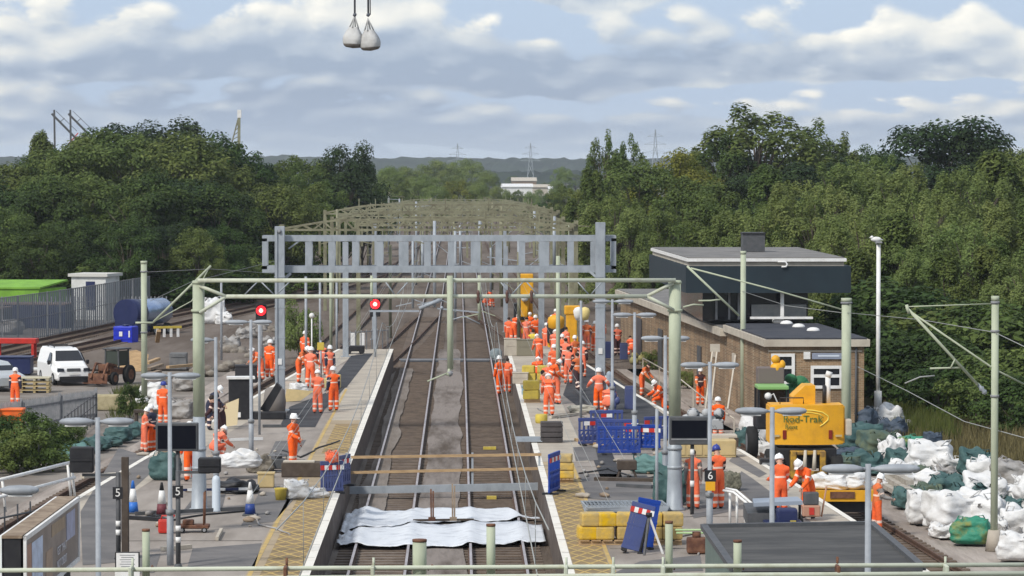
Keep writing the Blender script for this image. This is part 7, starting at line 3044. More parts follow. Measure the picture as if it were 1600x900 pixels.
# ------------------------------------------------------------------ track works: sheets, plank fence, poles
def cloth(pts_near, pts_far, name, label, m_, seed, n=60, k=10, z0=.06):
    b = MB()
    rows = []
    for j in range(k + 1):
        t = j / k
        row = []
        for i in range(n + 1):
            u = i / n
            xa_ = interp(pts_near, u)
            xb_ = interp(pts_far, u)
            x = XL + .1 + (XR - XL - .2) * u if not isinstance(pts_near[0][1], tuple) else 0
            y = xa_ + (xb_ - xa_) * t + .4 * noise.fractal(Vector((x * 1.2, seed, t * .5)), .8, 2, 4)
            rail = max(math.exp(-((x - r_) / .26) ** 2) for r_ in (-2.95, -1.45, .33, 1.83))
            z = z0 - .035 - .085 * (1 - rail) + .028 * noise.fractal(Vector((x * 1.7, y * .5, seed)), .9, 2.1, 5) + .02 * abs(noise.noise(Vector((x * 3.1 + y * .6, y * .5, seed + 4)))) + (.22 * max(0, .16 - u) / .16 * abs(noise.noise(Vector((x * 5, y * 2, 3)))))
            row.append(b.bm.verts.new((x, y, z)))
        rows.append(row)
    for A, B in zip(rows, rows[1:]):
        for i in range(n):
            f = b.bm.faces.new((A[i], A[i + 1], B[i + 1], B[i]))
            f.smooth = True
    o = b.build(name, m_)
    so = o.modifiers.new("thickness", "SOLIDIFY")
    so.thickness = .012
    return tag(o, label, "sheeting")


def yy(py):
    return F * (H - .05) / (py - VY)


cloth([(0, yy(848)), (.3, yy(850)), (.6, yy(848)), (1, yy(843))], [(0, yy(832)), (.2, yy(818)), (.5, yy(814)), (.8, yy(812)), (1, yy(815))], "white_sheeting", "white sheeting spread over the rails, the sheet nearer the camera", M_sheet, 2.2, 90, 16)
cloth([(0, yy(828)), (.12, yy(820)), (.3, yy(815)), (.5, yy(811)), (.84, yy(810)), (.87, yy(808)), (1, yy(806))], [(0, yy(800)), (.1, yy(790)), (.3, yy(794)), (.5, yy(789)), (.7, yy(792)), (.84, yy(789)), (.9, yy(803)), (1, yy(804))], "white_sheeting", "white crumpled sheeting spread over the rails, the sheet farther from the camera", M_sheet, 5.7, 90, 16)
yq = yy(770)
gb = thing("plank_barrier", "barrier of two timber rails and a galvanised beam across both main tracks", "barrier", (0, yq, 0))
for p0, p1, name in ((715, 711, "timber_rail"), (739, 733, "timber_rail")):
    m = MB()
    m.bar(V(548, p0, yq) - Vector((0, yq, 0)), V(846, p1, yq) - Vector((0, yq, 0)), .05, .09)
    m.build(name, M_wood, gb)
m = MB()
m.bar(V(535, 767, yq) - Vector((0, yq, 0)), V(846, 761, yq) - Vector((0, yq, 0)), .12, .24)
m.build("galvanised_beam", M_galv, gb)
for px in (541, 738, 843):
    m = MB()
    m.bar(V(px, 708, yq) - Vector((0, yq - .05, 0)), V(px, 768, yq) - Vector((0, yq - .05, 0)), .07)
    m.build("upright", M_galv, gb)
yv = yy(812)
pj = thing("rail_support_frame", "pair of rusty steel posts on a base bar standing over the white sheets", "support frame", (0, yv, 0))
for px, w in ((674.5, .12), (708, .12)):
    m = MB()
    m.bar(V(px - 1.5, 765 + (0 if px < 700 else -8), yv) - Vector((0, yv, 0)), V(px - 1, 812, yv) - Vector((0, yv, 0)), .05)
    m.bar(V(px + 2, 768 + (0 if px < 700 else -8), yv) - Vector((0, yv, 0)), V(px + 2, 812, yv) - Vector((0, yv, 0)), .05)
    m.box(V(px, 812, yv) - Vector((0, yv, 0)), (.22, .2, .1))
    m.build("post", M_rust if px < 700 else M_oldwood, pj)
m = MB()
m.bar(V(645, 813, yv) - Vector((0, yv, .02)), V(740, 812, yv) - Vector((0, yv, .02)), .1, .06)
m.build("base_bar", M_dwood, pj)
for px, py, lab in ((768, 780, "yellow timber block on the ballast near the barrier beam"), (765, 702, "yellow timber block between the rails beyond the barrier")):
    X, Y = g(px, py, -.15)
    m = MB()
    m.box((0, 0, .05), (.32 if py > 750 else .5, .25, .1))
    tag(m.build("timber_block", M_ydull, loc=(X, Y, -.17)), lab, "timber block")


# blue plastic barriers
def barrier(loc, rz, w=2.0, h=1.0, label="", strip=True, tilt=0.0, feet=True, stripn=None):
    r = thing("plastic_barrier", label, "barrier", loc, rz, "blue plastic barriers")
    r.rotation_euler = (tilt, 0, rz)
    m = MB()
    for z, hh in ((h - .06, .12), (.12, .1), (h * .55, .06)):
        m.box((0, 0, z), (w, .06, hh), bev=.012)
    n = 7
    for k in range(n + 1):
        m.box((-w / 2 + .05 + (w - .1) * k / n, 0, h / 2), (.07, .05, h - .2))
    m.box((0, .01, .26), (w - .1, .02, .16))
    for k in range(n):
        m.bar((-w / 2 + .05 + (w - .1) * k / n, 0, .3), (-w / 2 + .05 + (w - .1) * (k + 1) / n, 0, h * .52), .045)
    m.build("panel", M_blue, r)
    if strip:
        m = MB()
        for k in range(6):
            m.mi = k % 2
            if stripn is not None and k not in stripn:
                continue
            m.box((-w / 2 + w * (k + .5) / 6, -.04, h - .2), (w / 6, .02, .14))
        m.build("reflective_strip", [M_red, M_white], r)
    if feet:
        for x in (-w * .35, w * .35):
            m = MB()
            m.box((x, 0, .035), (.14, .5, .07), bev=.01)
            m.build("foot", M_black, r)
    return r


for i, (px, py, rz, lab, kw) in enumerate([
        (930, 697, .25, "blue barrier at the track end of the barrier group beside the slab stack", dict(stripn=(1, 2))),
        (965, 700, -.12, "blue barrier in the middle of the group, in front of the lamp pole", dict(stripn=(4, 5))),
        (968, 712, .0, "blue barrier lying nearest in the middle group by the trestle", dict(strip=False)),
        (1006, 704, -.3, "blue barrier with red and white strip beyond the lamp pole", dict(h=.9)),
        (1030, 690, .5, "blue barrier turned towards the thick column", dict(h=.9, stripn=(0,))),
        (948, 684, .1, "blue barrier at the back of the group on the fresh asphalt", dict(stripn=(2, 3)))]):
    X, Y = g(px, py, PZ)
    barrier((X, Y, PZ), rz, 1.5 if i in (1, 2) else 1.25, label=lab, **kw)
X, Y = g(518, 772, PZ)
barrier((X, Y, PZ), math.radians(22), .75, 1.0, "blue barrier closing the platform edge beside the orange bundle", strip=True)
X, Y = g(535, 762, PZ)
barrier((X, Y, PZ), math.radians(70), 1.2, 1.0, "blue barrier end-on at the timber rails beside the orange bundle", strip=True)
X, Y = g(866, 772, PZ)
barrier((X, Y, PZ), math.radians(76), 1.5, 1.25, "blue barrier seen nearly end-on beside the yellow sack pallet at the platform edge", strip=True)
X, Y = g(988, 866, PZ)
b1 = barrier((X, Y, PZ), 0, .62, 1.3, "blue barrier leaning on the yellow sacks beside the surveyor's tripod")
b1.rotation_euler = (-.16, .24, -.12)
X, Y = g(1004, 862, PZ)
b2 = barrier((X, Y + .3, PZ), 0, .6, 1.32, "second blue barrier leaning behind the first one on the yellow sacks", strip=False)
b2.rotation_euler = (-.18, .2, .1)
X, Y = g(962, 648, PZ)
m = MB()
for k in range(6):
    m.ball((rnd.uniform(-.12, .12), 0, .15 + k * .2), .16, 2, (.8, .7, 1.1))
tag(m.build("draped_sheet", M_blue, loc=(X, Y, PZ)), "blue sheet draped on the slim pole beside the platform edge", "sheet")
for (px, py, lab) in ((985, 640, "blue board fixed behind the lamp pole at the platform edge"), (950, 560, "blue crate behind the far gantry leg"), (975, 562, "blue crate with a white top next to the crouching worker")):
    X, Y = g(px, py, PZ if py > 600 else -.1)
    m = MB()
    m.box((0, 0, .45), (.45, .35, .9), bev=.04)
    m.box((0, 0, .93), (.4, .3, .06))
    tag(m.build("blue_crate", M_blue, loc=(X, Y, PZ if py > 600 else -.1)), lab, "crate")
X, Y = g(518, 772, PZ)
m = MB()
for k in range(26):
    a = rnd.uniform(0, 6.28)
    p = [Vector((rnd.uniform(-.2, .2), rnd.uniform(-.08, .08), rnd.uniform(.95, 1.32))) for _ in range(4)]
    m.tube(p, .035, 5)
m.ball((0, 0, 1.1), .2, 2, (1.1, .7, .9))
o = m.build("orange_netting", mat("orange_netting_mat", (.8, .14, .06), .8, c2=(.6, .3, .22), scale=9, mixlo=.5, mixhi=.6, bump=1), loc=(X, Y, PZ))
tag(o, "bundle of orange netting piled on the blue barrier at the platform edge", "netting")


# sacks and pallets
def sack_pallet(px, pyb, nx, ny, nz, label, mt, sw=.5, sh=.28, sd=.5, base=PZ, gap=None, name="yellow_sack", noun="yellow sack"):
    X, Y = g(px, pyb, base)
    p = thing("pallet", "wooden pallet under the " + label, "pallet", (X, Y, base), 0, "pallets")
    w, d_ = nx * sw, ny * sd
    m = MB()
    for k in range(5):
        m.box((-w / 2 + w * (k + .5) / 5, d_ / 2, .12), (w / 6, d_, .03))
    for k in range(3):
        m.box((0, d_ * (k + .5) / 3, .05), (w, .09, .1))
    m.build("boards", M_wood, p)
    i = 0
    tot = nx * ny * nz
    for c in range(nz):
        for a in range(nx):
            for b_ in range(ny):
                m = MB()
                m.box((0, 0, sh / 2), (sw * .96, sd * .96, sh * .98), bev=.05)
                o = m.build(name, mt, loc=(X - w / 2 + sw * (a + .5) + rnd.uniform(-.05, .05), Y + sd * (b_ + .5), base + .137 + c * sh))
                o.rotation_euler = (0, 0, rnd.uniform(-.16, .16))
                tag(o, "%s stacked on the %s" % (noun, "pallet under the " + label if False else label), "sack", label)
                i += 1
    return p


sack_pallet(950, 854, 3, 1, 2, "yellow block stack beside the leaning blue barriers", M_ybag, .50, .35, .6)
sack_pallet(1034, 854, 2, 1, 2, "yellow block stack between the tripod and the round stub", M_ybag, .55, .35, .6)
sack_pallet(881, 756, 1, 1, 3, "yellow sack stack behind the end-on blue barrier", M_ybag, .62, .25, .7)
sack_pallet(838, 600, 2, 1, 2, "dull yellow sack stack among the kneeling workers", M_ydull, .6, .35, .6, noun="dull yellow sack")
sack_pallet(832, 630, 1, 1, 2, "dull yellow sack stack on the pale paving", M_ydull, .7, .4, .6, noun="dull yellow sack")
X, Y = g(846, 662, PZ)
m = MB()
m.lathe([(.2, 0), (.24, .05), (.24, .32), (.2, .36)], (0, 0, 0), 14)
tag(m.build("yellow_drum", M_ydull, loc=(X, Y, PZ)), "small yellow drum beside the dark slab stack", "drum")
m = MB()
X, Y = g(862, 692, PZ)
for k in range(4):
    m.box((0, 0, .1 + k * .19), (.8, .6, .17), bev=.015)
o = m.build("slab_stack", mat("charcoal_slabs", (.05, .045, .045), .8, c2=(.08, .07, .07), scale=3), loc=(X, Y, PZ))
tag(o, "stack of dark charcoal slabs on a pallet at the platform edge", "slab stack")
X, Y = g(826, 690, PZ)
m = MB()
m.box((0, 0, .06), (.95, 1.8, .03))
for k in range(8):
    m.bar((-.45, -.85 + k * .24, .09), (.45, -.85 + k * .24, .09), .03)
tag(m.build("steel_grating", M_galv, loc=(X, Y, PZ)), "pale steel grating lying beside the dark slab stack", "grating")
for k, (px, py, w, d_, lab, mt) in enumerate([(828, 617, .6, .5, "pale blue open crate by the two workers in the track", mat("pale_blue_crate", (.25, .36, .42), .6)), (822, 556, .85, .7, "pale olive cabinet below the row of orange workers", mat("olive_cabinet", (.24, .22, .16), .7)), (800, 556, .7, .6, "cream box at the track end of the platform below the row of workers", M_fascia),
        (813, 600, .6, .5, "cream box beside the dull yellow sacks", M_fascia)]):
    X, Y = g(px, py, PZ)
    m = MB()
    hh = [.35, .85, .9, .5][k]
    m.box((0, 0, hh / 2), (w * 1.2, d_, hh), bev=.03)
    m.box((0, -d_ / 2 - .005, hh * .6), (w, .02, .04))
    m.box((0, 0, hh + .02), (w * 1.26, d_ * 1.05, .04))
    tag(m.build("storage_box", mt, loc=(X, Y, PZ)), lab, "box")
X, Y = g(775, 560, -.1)
m = MB()
m.lathe([(.3, 0), (.36, .1), (.34, .45), (.22, .6), (.05, .62)], (0, 0, 0), 16)
tag(m.build("grey_sack", mat("grey_blue_sack", (.40, .46, .46), .7, c2=(.3, .35, .35), scale=4, bump=.5), loc=(X, Y, -.15)), "grey sack beside the rail above the two workers in the track", "sack")

# grey mesh panels lying flat
X, Y = g(978, 798, PZ)
mp_ = thing("stack_of_mesh", "stack of grey steel mesh panels lying flat on the platform behind the yellow blocks", "mesh panels", (X, Y, PZ))
for k in range(3):
    m = MB()
    m.bar((-1.2, -.9, .06 + .05 * k), (1.15, -.9, .06 + .05 * k), .05)
    m.bar((-1.2, .9, .06 + .05 * k), (1.15, .9, .06 + .05 * k), .05)
    m.bar((-1.2, -.9, .06 + .05 * k), (-1.2, .9, .06 + .05 * k), .05)
    m.bar((1.15, -.9, .06 + .05 * k), (1.15, .9, .06 + .05 * k), .05)
    for j in range(22):
        x = -1.2 + 2.35 * j / 21
        m.bar((x, -.9, .06 + .05 * k), (x, .9, .06 + .05 * k), .014)
    m.build("panel", M_galv, mp_).rotation_euler = (0, 0, .03 * k)
m = MB()
m.box((0, 0, .02), (2.2, 1.6, .03))
m.build("grey_board", mat("blue_grey_board", (.25, .28, .31), .6), mp_)

# tripod
X, Y = g(1015, 868, PZ)
tp = thing("survey_tripod", "surveyor's tripod with pale legs beside the leaning blue barriers", "tripod", (X, Y, PZ))
for k, mt in enumerate((M_dgrey, M_white, M_black)):
    m = MB()
    a = 2.1 * k - .4
    m.bar((math.sin(a) * .36, -math.cos(a) * .3, 0), (0, 0, .98), .055)
    m.build("leg", mt, tp)
m = MB()
m.cyl((0, 0, .96), .08, .1, 12)
m.build("head", M_black, tp)

# brown trestle, planks, dark strips
X, Y = g(980, 748, PZ)
bt = thing("brown_trestle", "small dark brown trestle with splayed legs in front of the pale green bag", "trestle", (X, Y, PZ))
m = MB()
m.box((0, 0, .42), (.62, .5, .30), bev=.02)
m.build("box_top", M_dwood, bt)
for sx in (-1, 1):
    for sy in (-1, 1):
        m = MB()
        m.bar((sx * .2, sy * .15, .3), (sx * .3, sy * .22, 0), .05)
        m.build("leg", M_dwood, bt)
for k, (p0, p1, w, mt, lab) in enumerate([((930, 752), (1022, 754), .3, M_dwood, "dark timber baulk lying across the platform below the trestle"), ((965, 762), (1020, 765), .16, M_dgrey, "dark plank lying beside the timber baulk"), ((900, 690), (975, 708), .12, M_wood, "pale plank behind the blue barriers"), ((905, 640), (962, 640), .1, M_galv, "pale plank on the fresh asphalt"),
        ((860, 655), (915, 648), .12, M_fascia, "cream kerb strip behind the slab stack"), ((1000, 668), (1065, 672), .14, M_fascia, "cream kerb strip behind the blue barriers"),
        ((338, 846), (345, 832), .08, M_fascia, "short pale stick lying alone on the worn asphalt"), ((252, 862), (297, 858), .14, M_fascia, "pale kerb piece near the number five post"), ((128, 748), (200, 742), .2, M_fascia, "pale board beside the siding edge"),
        ((410, 668), (440, 668), .15, M_dgrey, "dark board lying on the asphalt near the gantry leg"), ((356, 690), (410, 688), .06, M_white, "white pole lying across the asphalt by the lamp"), ((210, 806), (385, 798), .05, M_dgrey, "long dark bar lying between the traffic cones"), ((200, 812), (265, 816), .12, M_black, "black bar lying at the foot of the cones"),
        ((900, 612), (925, 640), .1, M_dgrey, "dark batten on the asphalt at the crowd")]):
    a, c = Vector((*g(*p0, PZ), 0)), Vector((*g(*p1, PZ), 0))
    m = MB()
    o_ = a.copy()
    m.bar((0, 0, .06), c - o_ + Vector((0, 0, .06)), w, .1)
    o_.z = PZ
    tag(m.build("plank", mt, loc=o_), lab, "plank", "planks and bars lying on the platforms")

# grey-white poles with white tops (bollards) near the columns
for px, pt, pb, lab in ((337, 745, 800, "short white-grey bollard beside the black tarpaulin"), (952, 582, 628, "short white-grey bollard on the fresh asphalt")):
    X, Y = g(px, pb, PZ)
    s = F / Y
    m = MB()
    hh = (pb - pt) / s
    m.lathe([(.14, 0), (.12, .05), (.12, hh * .9), (.09, hh), (.0005, hh * 1.04)], (0, 0, 0), 14)
    tag(m.build("bollard", mat("pale_bollard", (.52, .58, .64), .5), loc=(X, Y, PZ)), lab, "bollard")


# traffic cones
def cone(px, pyb, label, low, top, tip):
    X, Y = g(px, pyb, PZ)
    r = thing("traffic_cone", label, "traffic cone", (X, Y, PZ))
    m = MB()
    m.box((0, 0, .025), (.42, .42, .05), bev=.01)
    m.build("base", M_black if tip is M_black else M_dgrey, r)
    m = MB()
    m.lathe([(.16, .05), (.125, .34)], (0, 0, 0), 16)
    m.build("lower_body", low, r)
    m = MB()
    m.lathe([(.124, .341), (.07, .72)], (0, 0, 0), 16)
    m.build("sleeve", top, r)
    m = MB()
    m.lathe([(.069, .721), (.035, .92), (.03, .95)], (0, 0, 0), 16)
    m.build("tip", tip, r)
    return r


M_cb = mat("cone_blue", (.03, .16, .55), .5)
cone(207, 803, "blue and white traffic cone beside the brown timber post", M_cb, M_white, M_cb)
cone(252, 806, "maroon and white traffic cone with a black tip between the near posts", mat("cone_maroon", (.14, .03, .04), .6), M_white, M_black)
cone(390, 806, "blue and white traffic cone carrying the blue and white bars", mat("cone_navy", (.02, .05, .22), .5), M_white, M_white)
X, Y = g(350, 790, PZ)
m = MB()
a, c = V(272, 766, 96.5), V(392, 764, 97.2)
m.bar(a, c, .05)
for k in range(6):
    m.mi = k % 2
    m.bar(a.lerp(c, k / 6) - Vector((0, .03, 0)), a.lerp(c, (k + .95) / 6) - Vector((0, .03, 0)), .06, .07)
tag(m.build("cone_bar", [M_navy, M_white]), "blue and white bar resting across to the cone beside the black tarpaulin", "barrier bar")

# petrol can, red machines, yellow bucket
X, Y = g(258, 834, PZ)
m = MB()
m.box((0, 0, .2), (.4, .25, .38), bev=.06)
m.tube([(-.12, 0, .38), (-.1, 0, .48), (.1, 0, .48), (.12, 0, .38)], .025, 6)
m.tube([(.15, 0, .36), (.24, 0, .5)], .03, 6)
tag(m.build("petrol_can", M_red, loc=(X, Y, PZ)), "red petrol can between the maroon cone and the near lamp pole", "petrol can")
X, Y = g(302, 832, PZ)
rm = thing("rusty_trolley", "low rusty red trolley frame at the foot of the thick portal column", "trolley", (X, Y, PZ))
m = MB()
m.box((0, 0, .16), (.85, .5, .1), bev=.02)
m.box((-.15, 0, .27), (.3, .35, .14), bev=.04)
m.build("bed", M_rust, rm)
m = MB()
m.tube([(.28, -.2, .18), (.30, -.2, 1.1), (.30, .2, 1.1), (.28, .2, .18)], .025, 6)
m.build("handle", M_rust, rm)
for x in (-.3, .3):
    wheel(rm, (x, -.22, .08), .08, .06, axis="y")
X, Y = g(438, 782, PZ)
bk = thing("yellow_bucket", "yellow bucket beside the crumpled white bag", "bucket", (X, Y, PZ))
m = MB()
m.lathe([(.15, 0), (.18, .30), (.195, .33), (.195, .36), (.17, .36), (.15, .08)], (0, 0, 0), 16)
m.build("tub", M_ydull, bk)
m = MB()
m.tube([(-.19, 0, .33), (-.12, .02, .42), (.12, .02, .42), (.19, 0, .33)], .008, 5)
m.build("handle", M_mgrey, bk)
X, Y = g(474, 745, PZ)
m = MB()
m.box((.25, 0, .24), (1.9, .7, .46), bev=.02)
m.mi = 1
m.box((-.15, .02, .48), (1.0, .5, .05))
tag(m.build("toolbox", [M_dwood, M_fascia], loc=(X, Y, PZ)), "long black toolbox at the feet of the lone orange worker", "toolbox")
X, Y = g(395, 762, PZ)
m = MB()
m.box((.25, 0, .22), (.5, .4, .42), bev=.04)
m.box((.25, 0, .45), (.55, .45, .05))
tag(m.build("cardboard_box", M_tan, loc=(X + .15, Y, PZ)), "tan cardboard box beside the black tarpaulin", "box")
X, Y = g(430, 738, PZ)
gn_ = thing("generator", "small grey engine generator by the gantry leg and the toolbox", "generator", (X, Y, PZ))
m = MB()
m.box((0, 0, .28), (.6, .42, .34), bev=.05)
m.cyl((.1, 0, .44), .12, .16, 12)
m.build("engine", M_dgrey, gn_)
m = MB()
for y in (-.22, .22):
    m.tube([(-.36, y, .04), (-.36, y, .56), (.36, y, .56), (.36, y, .04), (-.36, y, .04)], .02, 6)
m.build("frame", M_mgrey, gn_)

# cabinets and the leaning panel
X, Y = g(376, 655, PZ)
cb = thing("equipment_cabinet", "tall dark equipment cabinet with a pale lid behind the twin lamp", "cabinet", (X, Y, PZ - .3), .1)
m = MB()
m.box((0, 0, .95), (.95, .7, 1.9), bev=.02)
m.build("body", M_black, cb)
m = MB()
m.box((0, 0, 1.95), (1.1, .85, .08))
m.build("lid", M_white, cb)
m = MB()
m.box((-.1, -.36, .5), (.16, .02, .2))
m.build("label", M_white, cb)
X, Y = g(385, 610, -.2)
m = MB()
m.box((0, 0, .5), (1.1, .8, .8), bev=.05)
m.box((0, 0, .94), (1.15, .85, .08))
tag(m.build("equipment_box", mat("black_box", (.03, .03, .035), .6), loc=(X, Y, .1)), "lower black equipment box behind the tall cabinet", "equipment box")
m = MB()
YA = 132
a, c, e_, f_ = V(432, 598, YA), V(440, 606, YA), V(418, 645, YA), V(405, 640, YA)
m.slab([a, c, e_, f_], (0, 1, 0), .5)
tag(m.build("leaning_chute", M_black), "black chute leaning against the galvanised gantry leg", "chute")
m = MB()
X, Y = g(432, 642, PZ)
m.lathe([(.42, 0), (.46, .5), (.4, .95), (.3, 1.05)], (0, 0, 0), 16)
tag(m.build("grey_bin", mat("brown_grey_bin", (.20, .18, .165), .8), loc=(X, Y - 1.5, PZ)), "brown-grey bin standing at the foot of the gantry leg", "bin")
m = MB()
X, Y = g(462, 628, PZ)
m.slab([(-.5, 0, 0), (.2, 0, .05), (.75, .1, .45), (-.4, .1, .55)], (0, 1, 0), .05)
tag(m.build("tan_board", M_tan, loc=(X, Y, PZ)), "tan board leaning beside the fresh asphalt", "board")
m = MB()
X, Y = g(352, 668, PZ)
m.slab([(-.15, 0, 0), (.45, 0, .1), (.5, .2, 1.1), (.0, .2, .9)], (0, 1, 0), .05)
tag(m.build("tan_board", mat("cream_board", (.58, .48, .30), .8), loc=(X, Y, PZ)), "cream board propped beside the tall dark cabinet", "board")
X, Y = g(440, 655, PZ)
m = MB()
m.box((-.6, 0, .15), (1.5, .5, .3), bev=.03)
tag(m.build("equipment_box", M_black, loc=(X, Y, PZ)), "low black case behind the gantry leg's base", "case")
X, Y = g(503, 606, PZ)
m = MB()
m.box((0, 0, .22), (.7, .5, .44), bev=.03)
m.box((.6, 0, .3), (.5, .45, .6), bev=.03)
tag(m.build("storage_box", mat("yellowish_boxes", (.55, .45, .2), .8), loc=(X, Y, PZ)), "yellow box pile in front of the pink-vested worker", "box")
X, Y = g(555, 553, PZ)
m = MB()
m.box((0, 0, .3), (1.0, .6, .3), bev=.05)
m.tube([(-.5, 0, .4), (-.8, 0, .55)], .03, 6)
for sx in (-.35, .35):
    m.tube([(sx, -.35, .15), (sx, .35, .15)], .15, 12)
tag(m.build("plate_compactor", M_black, loc=(X, Y, PZ)), "black machine on the fresh asphalt at the platform end", "compactor")
fe = thing("end_fence", "grey palisade end fence closing the far end of the yard-side platform", "fence", (0, 0, 0))
m = MB()
a, c = Vector((*g(547, 548, PZ), PZ)), Vector((*g(606, 544, PZ), PZ))
for k in range(8):
    p = a.lerp(c, k / 7)
    m.box((p.x, p.y, PZ + .55), (.06, .05, 1.1))
m.bar(a + Vector((0, 0, 1.0)), c + Vector((0, 0, 1.0)), .05)
m.build("palings", M_mgrey, fe)
X, Y = g(567, 545, .2)
for px, lab in ((551, "white boards stood on end by the square post"), (566, "white sleeve on the post at the platform end")):
    m = MB()
    m.box((0, 0, .7), (.28, .2, 1.4), bev=.02)
    tag(m.build("white_board", M_white, loc=(at(px, 186), 186, .3)), lab, "board")

# white handrail at the ramp
wr = thing("handrail", "white tubular handrail sloping down beside the site dumper", "handrail", (0, 0, 0))
YW = 91.0
top = [(1136, 765), (1152, 768), (1190, 800), (1192, 822)]
m = MB()
m.tube([V(px, py, YW - (px - 1136) * .03) for px, py in top], .035, 8)
m.tube([V(px - 4, py + 3, YW - .6 - (px - 1136) * .03) for px, py in top], .035, 8)
m.build("rail", M_white, wr)
for px, p0 in ((1142, 768), (1153, 772), (1166, 783), (1178, 794)):
    m = MB()
    m.tube([V(px, p0, YW - .5), V(px, 826, YW - .5)], .035, 8)
    m.build("upright", M_white, wr)
# rock bag, brown box, green hand cart, saw
X, Y = g(1147, 768, PZ)
bag(1145, 768, 24, mat("camouflage_rucksack", (.10, .10, .07), .85, c2=(.2, .19, .14), scale=6, bump=.6), "camouflage rucksack standing behind the blue-helmeted worker", z=PZ, group="bags standing about on the platforms and yard", hs=1.2, loops=False)
X, Y = g(1136, 702, PZ)
m = MB()
m.box((-.15, 0, .25), (1.0, .9, .5))
m.mi = 1
m.box((.22, -.46, .25), (.34, .04, .34))
tag(m.build("wooden_crate", [M_fascia, M_dwood], loc=(X, Y, PZ)), "cream crate with a dark square end behind the number six board", "crate")
X, Y = g(1098, 715, PZ)
m = MB()
m.box((0, 0, .3), (2.3, .8, .6), bev=.03)
for k in range(4):
    m.box((-.85 + k * .57, -.41, .3), (.5, .03, .4))
tag(m.build("timber_stack", M_tan, loc=(X, Y, PZ)), "tan stacked boards behind the two workers by the screen", "timber stack")
X, Y = g(1098, 672, PZ)
m = MB()
for k in range(6):
    m.ball((-.6 + k * .25, rnd.uniform(-.1, .1), .35 + rnd.uniform(0, .3)), rnd.uniform(.15, .26), 2)
m.box((0, .1, .2), (1.6, .7, .4), bev=.03)
tag(m.build("junk_heap", mat("grey_white_junk", (.4, .41, .42), .7, c2=(.08, .09, .1), scale=3, mixlo=.5, mixhi=.55), loc=(X, Y, PZ)), "grey and white heap of gear above the large departure screen", "gear heap")
X, Y = g(1090, 868, PZ)
hc = thing("hand_cart", "pale green tube hand cart holding a rusty pump beside the shelter", "hand cart", (X, Y, PZ))
m = MB()
m.tube([(-.55, 0, .62), (.35, 0, .62), (.5, 0, .55), (.5, 0, .1)], .03, 6)
m.tube([(-.5, .4, .5), (.45, .4, .5), (.45, .4, .05)], .03, 6)
m.build("frame", mat("light_green_tube", (.35, .5, .25), .5), hc)
m = MB()
m.box((0, .1, .22), (.5, .4, .4), bev=.06)
m.cyl((0, .1, .42), .11, .14, 12)
m.build("pump", M_rust, hc)
X, Y = g(1270, 838, PZ)
sw = thing("track_saw", "small machine with a red frame and black box in front of the stooping worker", "track machine", (at(1269, 93), 93, PZ))
m = MB()
m.box((0, 0, .62), (.42, .35, .35), bev=.04)
m.build("engine_box", M_dgrey, sw)
m = MB()
m.box((0, -.1, .28), (.5, .3, .32), bev=.03)
m.tube([(-.3, 0, .1), (-.25, .1, .9)], .025, 6)
m.tube([(.3, 0, .1), (.45, .1, .95)], .025, 6)
m.build("frame", mat("dull_red_frame", (.4, .22, .15), .7), sw)
m = MB()
m.box((0, -.26, .28), (.14, .02, .2))
m.build("label", M_red, sw)
X, Y = g(1194, 710, PZ)
m = MB()
m.box((0, 0, .35), (.5, .5, .7), bev=.04)
m.mi = 1
m.box((-.02, -.26, .42), (.34, .02, .3))
tag(m.build("speaker_cabinet", [M_black, M_mgrey], loc=(at(1196, 112), 111, .4)), "black box with a grey panel beside the yellow excavator", "box")
# old timber sleepers next to the bags
for k, lab in enumerate(("upper grey timber sleeper beside the white bags", "middle grey timber sleeper beside the white bags", "lower grey timber sleeper beside the white bags")):
    a = Vector((*g(1383, 757 + k * 6, -.2), -.1))
    c = Vector((*g(1425, 782 + k * 6, -.2), -.1))
    m = MB()
    m.bar((0, 0, .45 - k * .16), c - a + Vector((0, 0, .45 - k * .16)), .26, .15)
    tag(m.build("timber_sleeper", mat("grey_timber", (.42, .39, .34), .9, c2=(.3, .27, .23), scale=3, bump=.3), loc=a), lab, "timber sleeper", "timber sleepers by the bag pile")
# rail and stair along the brick building
rb = thing("handrail", "pale metal handrail running along the brick wall of the signal box", "handrail", (0, 0, 0))
m = MB()
hp_ = [V(1005, 560, 172), V(1060, 590, 152), V(1110, 630, 138), V(1148, 655, 131)]
m.tube(hp_, .03, 6)
m.build("bar", M_fascia, rb)
for k in range(7):
    t = k / 6 * (len(hp_) - 1)
    i_ = min(int(t), len(hp_) - 2)
    p = hp_[i_].lerp(hp_[i_ + 1], t - i_)
    m = MB()
    m.bar(p, p - Vector((0, 0, 1.0)), .05)
    m.build("upright", M_fascia, rb)
for px, pt, pb, lab in ((1115, 540, 640, "pale leaning ladder frame by the brick wall with a white head"), (1150, 556, 640, "second pale leaning prop by the brick wall")):
    m = MB()
    m.bar(V(px, pt, 137), V(px - 12, pb, 135), .06)
    m.bar(V(px + 7, pt, 137), V(px - 4, pb, 135), .06) if px < 1130 else None
    if px < 1130:
        m.box(V(px + 3, pt + 4, 136.8), (.4, .08, .32))
    tag(m.build("leaning_prop", M_fascia), lab, "prop")
for px, py, lab, tone in ((1020, 580, "small green weed clump at the brick wall foot", "mid"), (1075, 610, "weed clump beside the railing and brick wall", "light")):
    X, Y = g(px, py, -.3)
    tree(("bush", tone, 0), X, Y, 1.1, lab, cat="weeds", base=-.3)
m = MB()
m.prism([g(985, 560, -.4), g(1060, 560, -.4), g(1200, 680, -.4), g(1120, 680, -.4)], -.5, -.22)
tag(m.build("path_beside_building", M_ballast), kind="structure")
X, Y = g(994, 562, -.1)
m = MB()
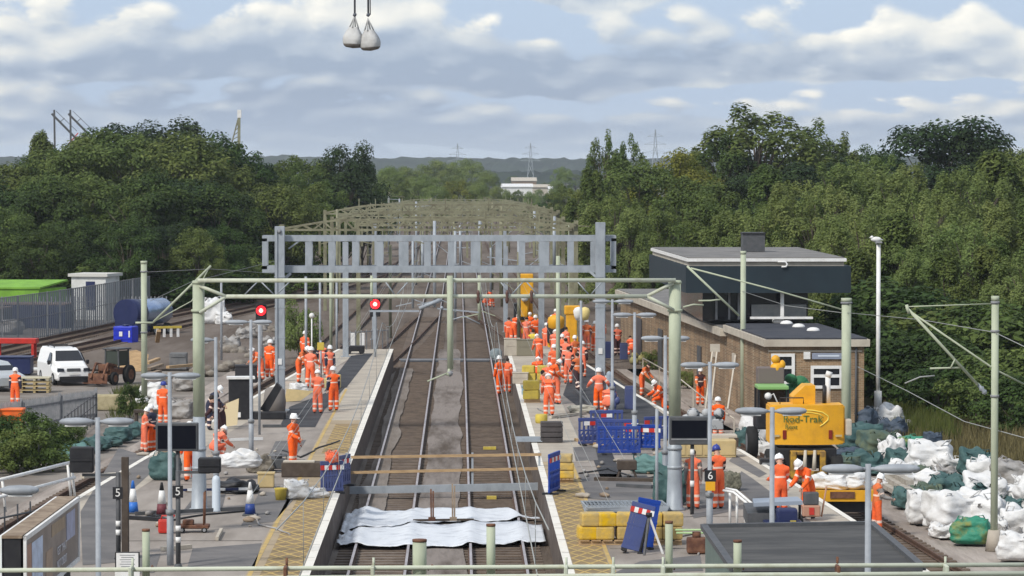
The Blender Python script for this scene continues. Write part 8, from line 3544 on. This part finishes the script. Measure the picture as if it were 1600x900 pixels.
for k in range(10):
    m.ball((rnd.uniform(-.5, .5), rnd.uniform(-.3, .3), rnd.uniform(.1, .7)), rnd.uniform(.15, .25), 2)
tag(m.build("yellow_rubble_sacks", mat("olive_yellow_heap", (.34, .30, .12), .85, c2=(.2, .2, .1), scale=4), loc=(X, Y - 3, -.2)), "olive-yellow heap of sacks below the brick wall", "sack heap")

# loose clutter on the platforms
for i, (pts, lab) in enumerate([([(205, 812), (240, 808), (268, 815), (320, 806), (392, 800)], "black cable snaking between the three traffic cones"),
                                ([(392, 800), (404, 822), (430, 828), (452, 838)], "pale hose trailing from the foot of the blue and white cone"),
                                ([(905, 742), (950, 735), (1000, 752), (1040, 745)], "black cable lying past the brown trestle"),
                                ([(440, 705), (470, 716), (500, 700), (530, 690)], "thin cable lying from the lone worker towards the edge paving"),
                                ([(840, 640), (870, 655), (905, 650), (940, 662)], "grey hose lying on the pale paving by the bent back"),
                                ([(1060, 842), (1085, 836), (1100, 850), (1092, 870)], "black hose curling beside the green hand cart")]):
    m = MB()
    P3 = [Vector((*g(x, y, PZ), PZ + .03)) for x, y in pts]
    o_ = P3[0].copy()
    fine = []
    for a, c in zip(P3, P3[1:]):
        for k in range(5):
            p = a.lerp(c, k / 5) - o_
            fine.append(p + Vector((.12 * noise.noise(p * .9 + Vector((i, 0, 0))), 0, 0)))
    fine.append(P3[-1] - o_)
    m.tube(fine, .028, 6)
    tag(m.build("cable", M_bagsoil if "hose" in lab else M_black, loc=o_), lab, "cable")
rr = random.Random(21)
lumps = []
for k in range(3):
    m = MB()
    m.ball((0, 0, .06), .1, 1, (1.2, .9, .7))
    for v in m.bm.verts:
        v.co *= 1 + .5 * noise.noise(v.co * 9 + Vector((k * 4, 0, 0)))
    me_l = bpy.data.meshes.new("rubble_lump")
    m.bm.to_mesh(me_l)
    m.bm.free()
    me_l.materials.append([M_conc, M_bagsoil, M_oldwood][k])
    lumps.append(me_l)
for k in range(70):
    if k < 35:
        px, py = rr.uniform(215, 470), rr.uniform(700, 830)
        X, Y = g(px, py, PZ)
        if X > XL - 1.6:
            continue
    else:
        px, py = rr.uniform(905, 1080), rr.uniform(690, 800)
        X, Y = g(px, py, PZ)
    o = bpy.data.objects.new("rubble_lump", lumps[k % 3])
    COL.objects.link(o)
    o.location = (X, Y, PZ)
    q = rr.uniform(.4, 1.3)
    o.scale = (q * rr.uniform(.8, 2.2), q, q)
    o.rotation_euler = (0, 0, rr.uniform(0, 6))
    tag(o, "small lump of rubble or scrap lying loose on the platform", "rubble", "loose rubble on the platforms")
